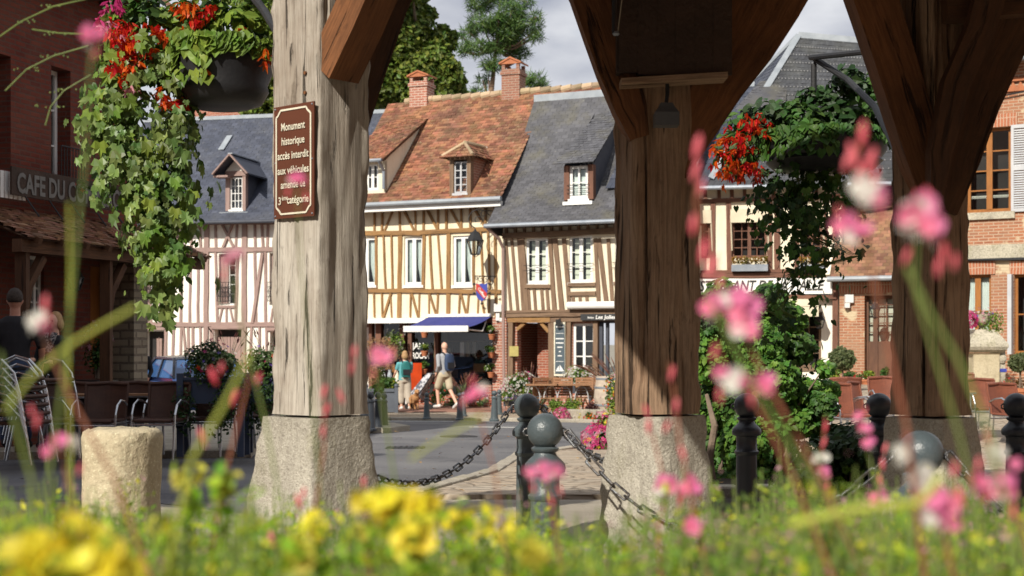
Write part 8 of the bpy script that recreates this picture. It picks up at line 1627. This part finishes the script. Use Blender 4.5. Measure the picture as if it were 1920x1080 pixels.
for i, (lb, px, py, Y, rx, rz) in enumerate(yl):
    k = Y/F; q = P3(px, py, Y); t = thing('yellow_flower', lb, 'flower', (q.x, q.y, .55), 'yellow flowers in the foreground bed'); mb = MB(); mb.tube([(q.x, q.y, .55), (q.x, q.y, q.z+rz*k*.8)], [.004, .003], 6)
    mb.build('stem', 'stem_green', t); mb = MB(); n = int(7+rx*rz/150); p, nv = blob_pts(n*2, q, (rx*k*1.15, rx*k, rz*k*1.1), .2); mb.mi = 0; mb.cloud(T_SNAP, p[:int(n*1.5)], rng.uniform(.011, .023, int(n*1.5))*(.62 if Y > 1.38 else 1), nv[:int(n*1.5)]+np.array([0, -.8, .2]), .6); mb.mi = 1; p2, nv2 = blob_pts(n//4+2, q-Vector((0, 0, rz*k*.4)), (rx*k*.8, rx*k*.6, rz*k*.5), .3); mb.cloud(T_SNAP, p2, rng.uniform(.008, .013, len(p2)), nv2+np.array([0, -.8, .2]), .6)
    mb.build('petals', ['petal_yellow' if i not in (9, 10, 11, 13, 14, 15) else 'petal_lemon', 'petal_gold' if i in (0, 1, 2, 3, 4, 7) else 'petal_lemon'], t)
    mb = MB(); p, nv = blob_pts(26, q-Vector((0, 0, rz*k*1.6)), (.02, .02, .05), .2); mb.cloud(T_OVAL, p, rng.uniform(.012, .022, 26), nv, .8); mb.build('leaves', 'leaf_front', t)
# gaura: wiry stems with pink flowers and red buds
M('bud_red', (.55, .05, .08), (.62, .16, .18), 30, .6)
def gaura(label, Y, stem, flowers, buds, mat='stem_red', r=.0015, col='petal_rose', name='gaura_stem'):
    Y = Y*1.3; k = Y/F; p0 = P3(*stem[0], Y); t = thing(name, label, 'flower', p0, 'tall pink flowered stems in the foreground'); mb = MB(); pts = [P3(x, y, Y) for x, y in stem]
    K = len(pts); mb.tube(pts, [r*(1.25-.5*i/max(1, K-1)) for i in range(K)], 7); mb.build('stem', mat, t)
    for (x, y, s, w_) in flowers:
        mb = MB(); c = P3(x, y, Y-.01); nn = 5
        for q in range(nn):
            a = q/nn*6.28+random.random(); rr = s*k*.45; cc = np.array([[c.x+rr*.5*math.cos(a), c.y+random.uniform(-.006, .006), c.z+rr*.5*math.sin(a)]]); mb.mi = 1 if (w_ or (q == 3 and s > 50)) else 0; mb.cloud(([(-.25, -.3, 0), (.25, -.3, 0), (.5, .2, .12), (.2, .55, .2), (-.2, .55, .2), (-.5, .2, .12), (0, .1, -.08)], [(0, 1, 6), (1, 2, 6), (2, 3, 6), (3, 4, 6), (4, 5, 6), (5, 0, 6)]), cc, s*k*.62, (0, -1, .2), .45)
        for q in range(3): e = c+Vector((random.uniform(-.5, .5), 0, -random.uniform(.3, .7)))*s*k; mb.mi = 1; mb.tube([c, e], .0005, 4)
        mb.build('bloom', [col, 'petal_white'], t)
    for (x, y, s) in buds:
        s *= .8; mb = MB(); c = P3(x, y, Y-.005); d = Vector((random.uniform(-.4, .4), 0, 1)); mb.tube([c-d*s*k*.5, c-d*s*k*.1, c+d*s*k*.25, c+d*s*k*.5], [s*k*.06, s*k*.17, s*k*.14, s*k*.03], 7); mb.build('bud', 'bud_red', t)
    return t
g = gaura
g('tall stem with a large blurred pink bloom pair over the climbing shrub', .95, [(1640, 1130), (1540, 900), (1440, 720), (1380, 600), (1330, 480), (1305, 380), (1312, 290)], [(1338, 578, 52, 0), (1392, 575, 70, 0), (1395, 615, 52, 0), (1360, 560, 30, 1)], [(1308, 275, 60), (1305, 320, 50), (1315, 350, 40), (1320, 470, 60), (1335, 500, 60), (1300, 420, 50), (1350, 530, 40)])
g('stem with white and pale pink blooms below the large pink pair', .92, [(1580, 1130), (1490, 900), (1420, 760), (1365, 700), (1340, 640)], [(1372, 708, 50, 1), (1395, 715, 36, 0), (1432, 722, 46, 0), (1350, 700, 30, 0)], [(1340, 660, 40), (1350, 740, 40), (1410, 745, 40)])
g('stem with tall blurred red bud spike against the shaded basket', .88, [(1740, 1130), (1700, 800), (1655, 600), (1620, 440), (1605, 330), (1612, 260)], [(1622, 355, 60, 1), (1645, 370, 44, 0), (1590, 428, 54, 0), (1620, 432, 30, 0)], [(1618, 250, 60), (1600, 290, 60), (1632, 300, 60), (1610, 330, 54), (1590, 300, 50), (1640, 330, 40), (1650, 400, 40), (1575, 400, 36)])
g('stem with the biggest pale pink bloom in front of the darkest post', .85, [(1870, 1130), (1800, 820), (1745, 640), (1715, 540), (1720, 450)], [(1728, 405, 88, 0), (1745, 425, 64, 0), (1712, 400, 54, 1)], [(1745, 375, 60), (1720, 375, 44), (1770, 470, 46), (1790, 490, 40), (1700, 480, 40), (1760, 500, 46)], 'stem_green', .0013)
g('two small blooms with a red bud left of the dark bollard foot', 1.25, [(1240, 1130), (1235, 1000), (1250, 920), (1225, 820), (1212, 760)], [(1252, 908, 46, 0), (1294, 910, 40, 0), (1240, 915, 24, 1)], [(1216, 800, 36), (1275, 930, 40), (1310, 925, 36), (1300, 985, 44), (1212, 770, 30)])
g('thin red stem with budded tip before the second granite base', 1.1, [(1340, 1130), (1300, 960), (1275, 830), (1262, 720), (1255, 680)], [(1296, 985, 38, 0)], [(1260, 700, 36), (1268, 760, 36), (1280, 850, 36), (1250, 800, 30)])
g('pink bloom pair on a stem over the blurred bollard', .9, [(1800, 1130), (1770, 1000), (1755, 930), (1700, 870)], [(1752, 945, 80, 0), (1730, 900, 56, 1), (1690, 850, 36, 1), (1775, 975, 50, 0)], [(1800, 930, 50), (1820, 900, 50), (1790, 880, 40), (1700, 820, 30)])
g('bright pink bloom at the lower right edge', .95, [(1950, 1130), (1920, 1000), (1880, 900), (1860, 840)], [(1882, 915, 58, 0), (1868, 850, 34, 1), (1835, 905, 38, 0), (1905, 870, 26, 0)], [(1850, 820, 40), (1900, 960, 40), (1835, 870, 36), (1845, 930, 40)])
g('small white and pink blooms before the dark bush', 1.45, [(1580, 1130), (1560, 1000), (1545, 930), (1540, 860), (1548, 780)], [(1530, 860, 22, 1), (1545, 857, 20, 1), (1544, 884, 26, 0), (1535, 887, 16, 1)], [(1548, 800, 26), (1545, 830, 26), (1552, 910, 24)])
g('pink flower near the end of the yellow stem', 1.4, [(1660, 1130), (1655, 1000), (1648, 950)], [(1648, 935, 34, 0), (1636, 938, 22, 0)], [(1655, 870, 30), (1650, 900, 26), (1660, 840, 26)])
g('pale mauve flower cluster above the chain', 1.3, [(1700, 1130), (1640, 900), (1622, 820)], [(1620, 800, 26, 0), (1628, 830, 24, 0), (1610, 780, 20, 0)], [(1622, 770, 20)], 'stem_green')
g('rosy small blooms over the near bollard neck', 1.15, [(1060, 1130), (1040, 980), (1020, 880)], [(1020, 880, 36, 0), (1045, 885, 28, 0), (995, 885, 24, 0), (1030, 895, 20, 1)], [(1000, 915, 26), (1050, 920, 26), (1035, 940, 24)])
g('white bloom with a tall red bud at the left, before the man in black', .95, [(300, 1130), (215, 900), (130, 740), (85, 640), (80, 590)], [(70, 602, 40, 1), (84, 612, 26, 0)], [(86, 570, 46), (90, 600, 40)])
g('pair of magenta blooms right of the stacked chairs', 1.05, [(180, 1130), (140, 960), (118, 860), (110, 820)], [(115, 825, 36, 0), (92, 845, 28, 0), (135, 832, 28, 1)], [(70, 790, 36), (60, 770, 30), (150, 880, 30)])
g('pink bloom in front of the pink timbered house', 1.15, [(560, 1130), (500, 800), (450, 600), (432, 480)], [(432, 482, 30, 0), (445, 478, 24, 0), (425, 490, 22, 0)], [(440, 500, 30), (420, 515, 26)], 'stem_green', .0012, 'petal_pink')
g('small pink flower before the brown sign', 1.2, [(620, 1130), (590, 800), (565, 500), (556, 345)], [(556, 334, 24, 0), (566, 340, 18, 0), (546, 336, 14, 1)], [(540, 360, 24), (575, 370, 22)], 'stem_green', .0008)
g('magenta bloom at the top left in front of the basket', .95, [(60, 1130), (120, 700), (160, 300), (172, 90)], [(172, 66, 36, 0), (186, 62, 24, 0)], [(182, 95, 40), (190, 50, 24)], 'stem_green', .0012)
g('red bud stem crossing the granite base of the silvery post', 1.25, [(560, 1130), (600, 900), (610, 820), (606, 740)], [], [(608, 735, 36), (612, 770, 36), (606, 810, 30), (640, 745, 30), (636, 735, 20)])
g('pair of red buds low on the left of the silvery post', 1.2, [(380, 1130), (420, 900), (455, 760), (470, 700)], [], [(484, 712, 36), (440, 745, 40), (400, 705, 40), (415, 690, 30), (380, 820, 44)])
g('pink blooms before the hydrangea', 1.15, [(760, 1130), (740, 900), (715, 740), (706, 680)], [(710, 668, 34, 0), (724, 672, 24, 0)], [(665, 660, 34), (735, 664, 34), (660, 690, 30), (700, 700, 26)], 'stem_green', .0012)
g('pink bloom beside the walking man', 1.15, [(960, 1130), (930, 900), (900, 780), (890, 745)], [(896, 734, 30, 0), (880, 742, 22, 0), (906, 728, 20, 1)], [(870, 752, 30), (886, 715, 26)], 'stem_red', .001)
g('red buds low before the granite base', 1.3, [(700, 1130), (690, 1000), (680, 920)], [], [(560, 940, 36), (570, 925, 30), (682, 905, 34), (690, 930, 30), (510, 1010, 40)])
for lb, Y, st, rr, mt in (('thick yellow green stem crossing the blurred bollard', 1.0, [(1480, 985), (1560, 965), (1640, 950), (1720, 945), (1745, 920), (1765, 890)], .003, 'stem_yellow'), ('broad blurred green stem in front of the darkest post', 1.0, [(1700, 500), (1745, 590), (1800, 680), (1850, 800), (1900, 1000), (1920, 1130)], .0017, 'stem_green'), ('blurred olive stem from the pink pair to the bedding', 1.1, [(1330, 560), (1400, 700), (1480, 830), (1560, 960), (1640, 1130)], .0015, 'stem_green'),
    ('long pale green stem rising diagonally at the left', 1.1, [(10, 770), (60, 705), (140, 640), (200, 605), (256, 575)], .0016, 'stem_yellow'), ('vertical pale green stem at the left', 1.3, [(140, 1130), (132, 900), (128, 700), (132, 500), (130, 380)], .0011, 'stem_yellow'), ('thin green stem over the cafe chairs', 1.1, [(0, 660), (20, 760), (60, 900), (90, 1130)], .0016, 'stem_green'), ('slanted green stem in front of the blue car', 1.1, [(300, 1130), (360, 860), (420, 760), (470, 660)], .0018, 'stem_yellow'), ('thin diagonal stem before the road', 1.2, [(770, 862), (800, 840), (850, 810), (905, 780)], .0012, 'stem_yellow')):
    if 'stem_yellow' not in MATS: M('stem_yellow', (.36, .38, .05), (.28, .32, .05), 8, .6)
    mb = MB(); mb.tube([P3(x, y, Y) for x, y in st], rr, 8); tag(mb.build('bare_shoot', mt), lb, 'shoot', 'bare stems in the foreground')
for lb, st in (('upper thin arching grass blade at the top left', [(-10, 75), (40, 40), (100, 12), (180, -6)]), ('thin arching grass blade with seeds at the top left', [(10, 170), (50, 130), (100, 105), (165, 86)]), ('short grass blade drooping beside the basket', [(85, 235), (95, 200), (120, 170), (170, 140)]), ('straight thin grass blade at the top left', [(60, 55), (110, 62), (160, 64)])):
    mb = MB(); pts = [P3(x, y, 4.6) for x, y in st]; mb.tube(pts, .0024, 6)
    for p in pts[1:-1]:
        for j in range(8): q = p+Vector((random.uniform(-.05, .05), 0, random.uniform(-.006, .006))); mb.ball(q, .0035, 6)
    tag(mb.build('grass_blade', 'stem_green'), lb, 'grass blade', 'arching grass blades')
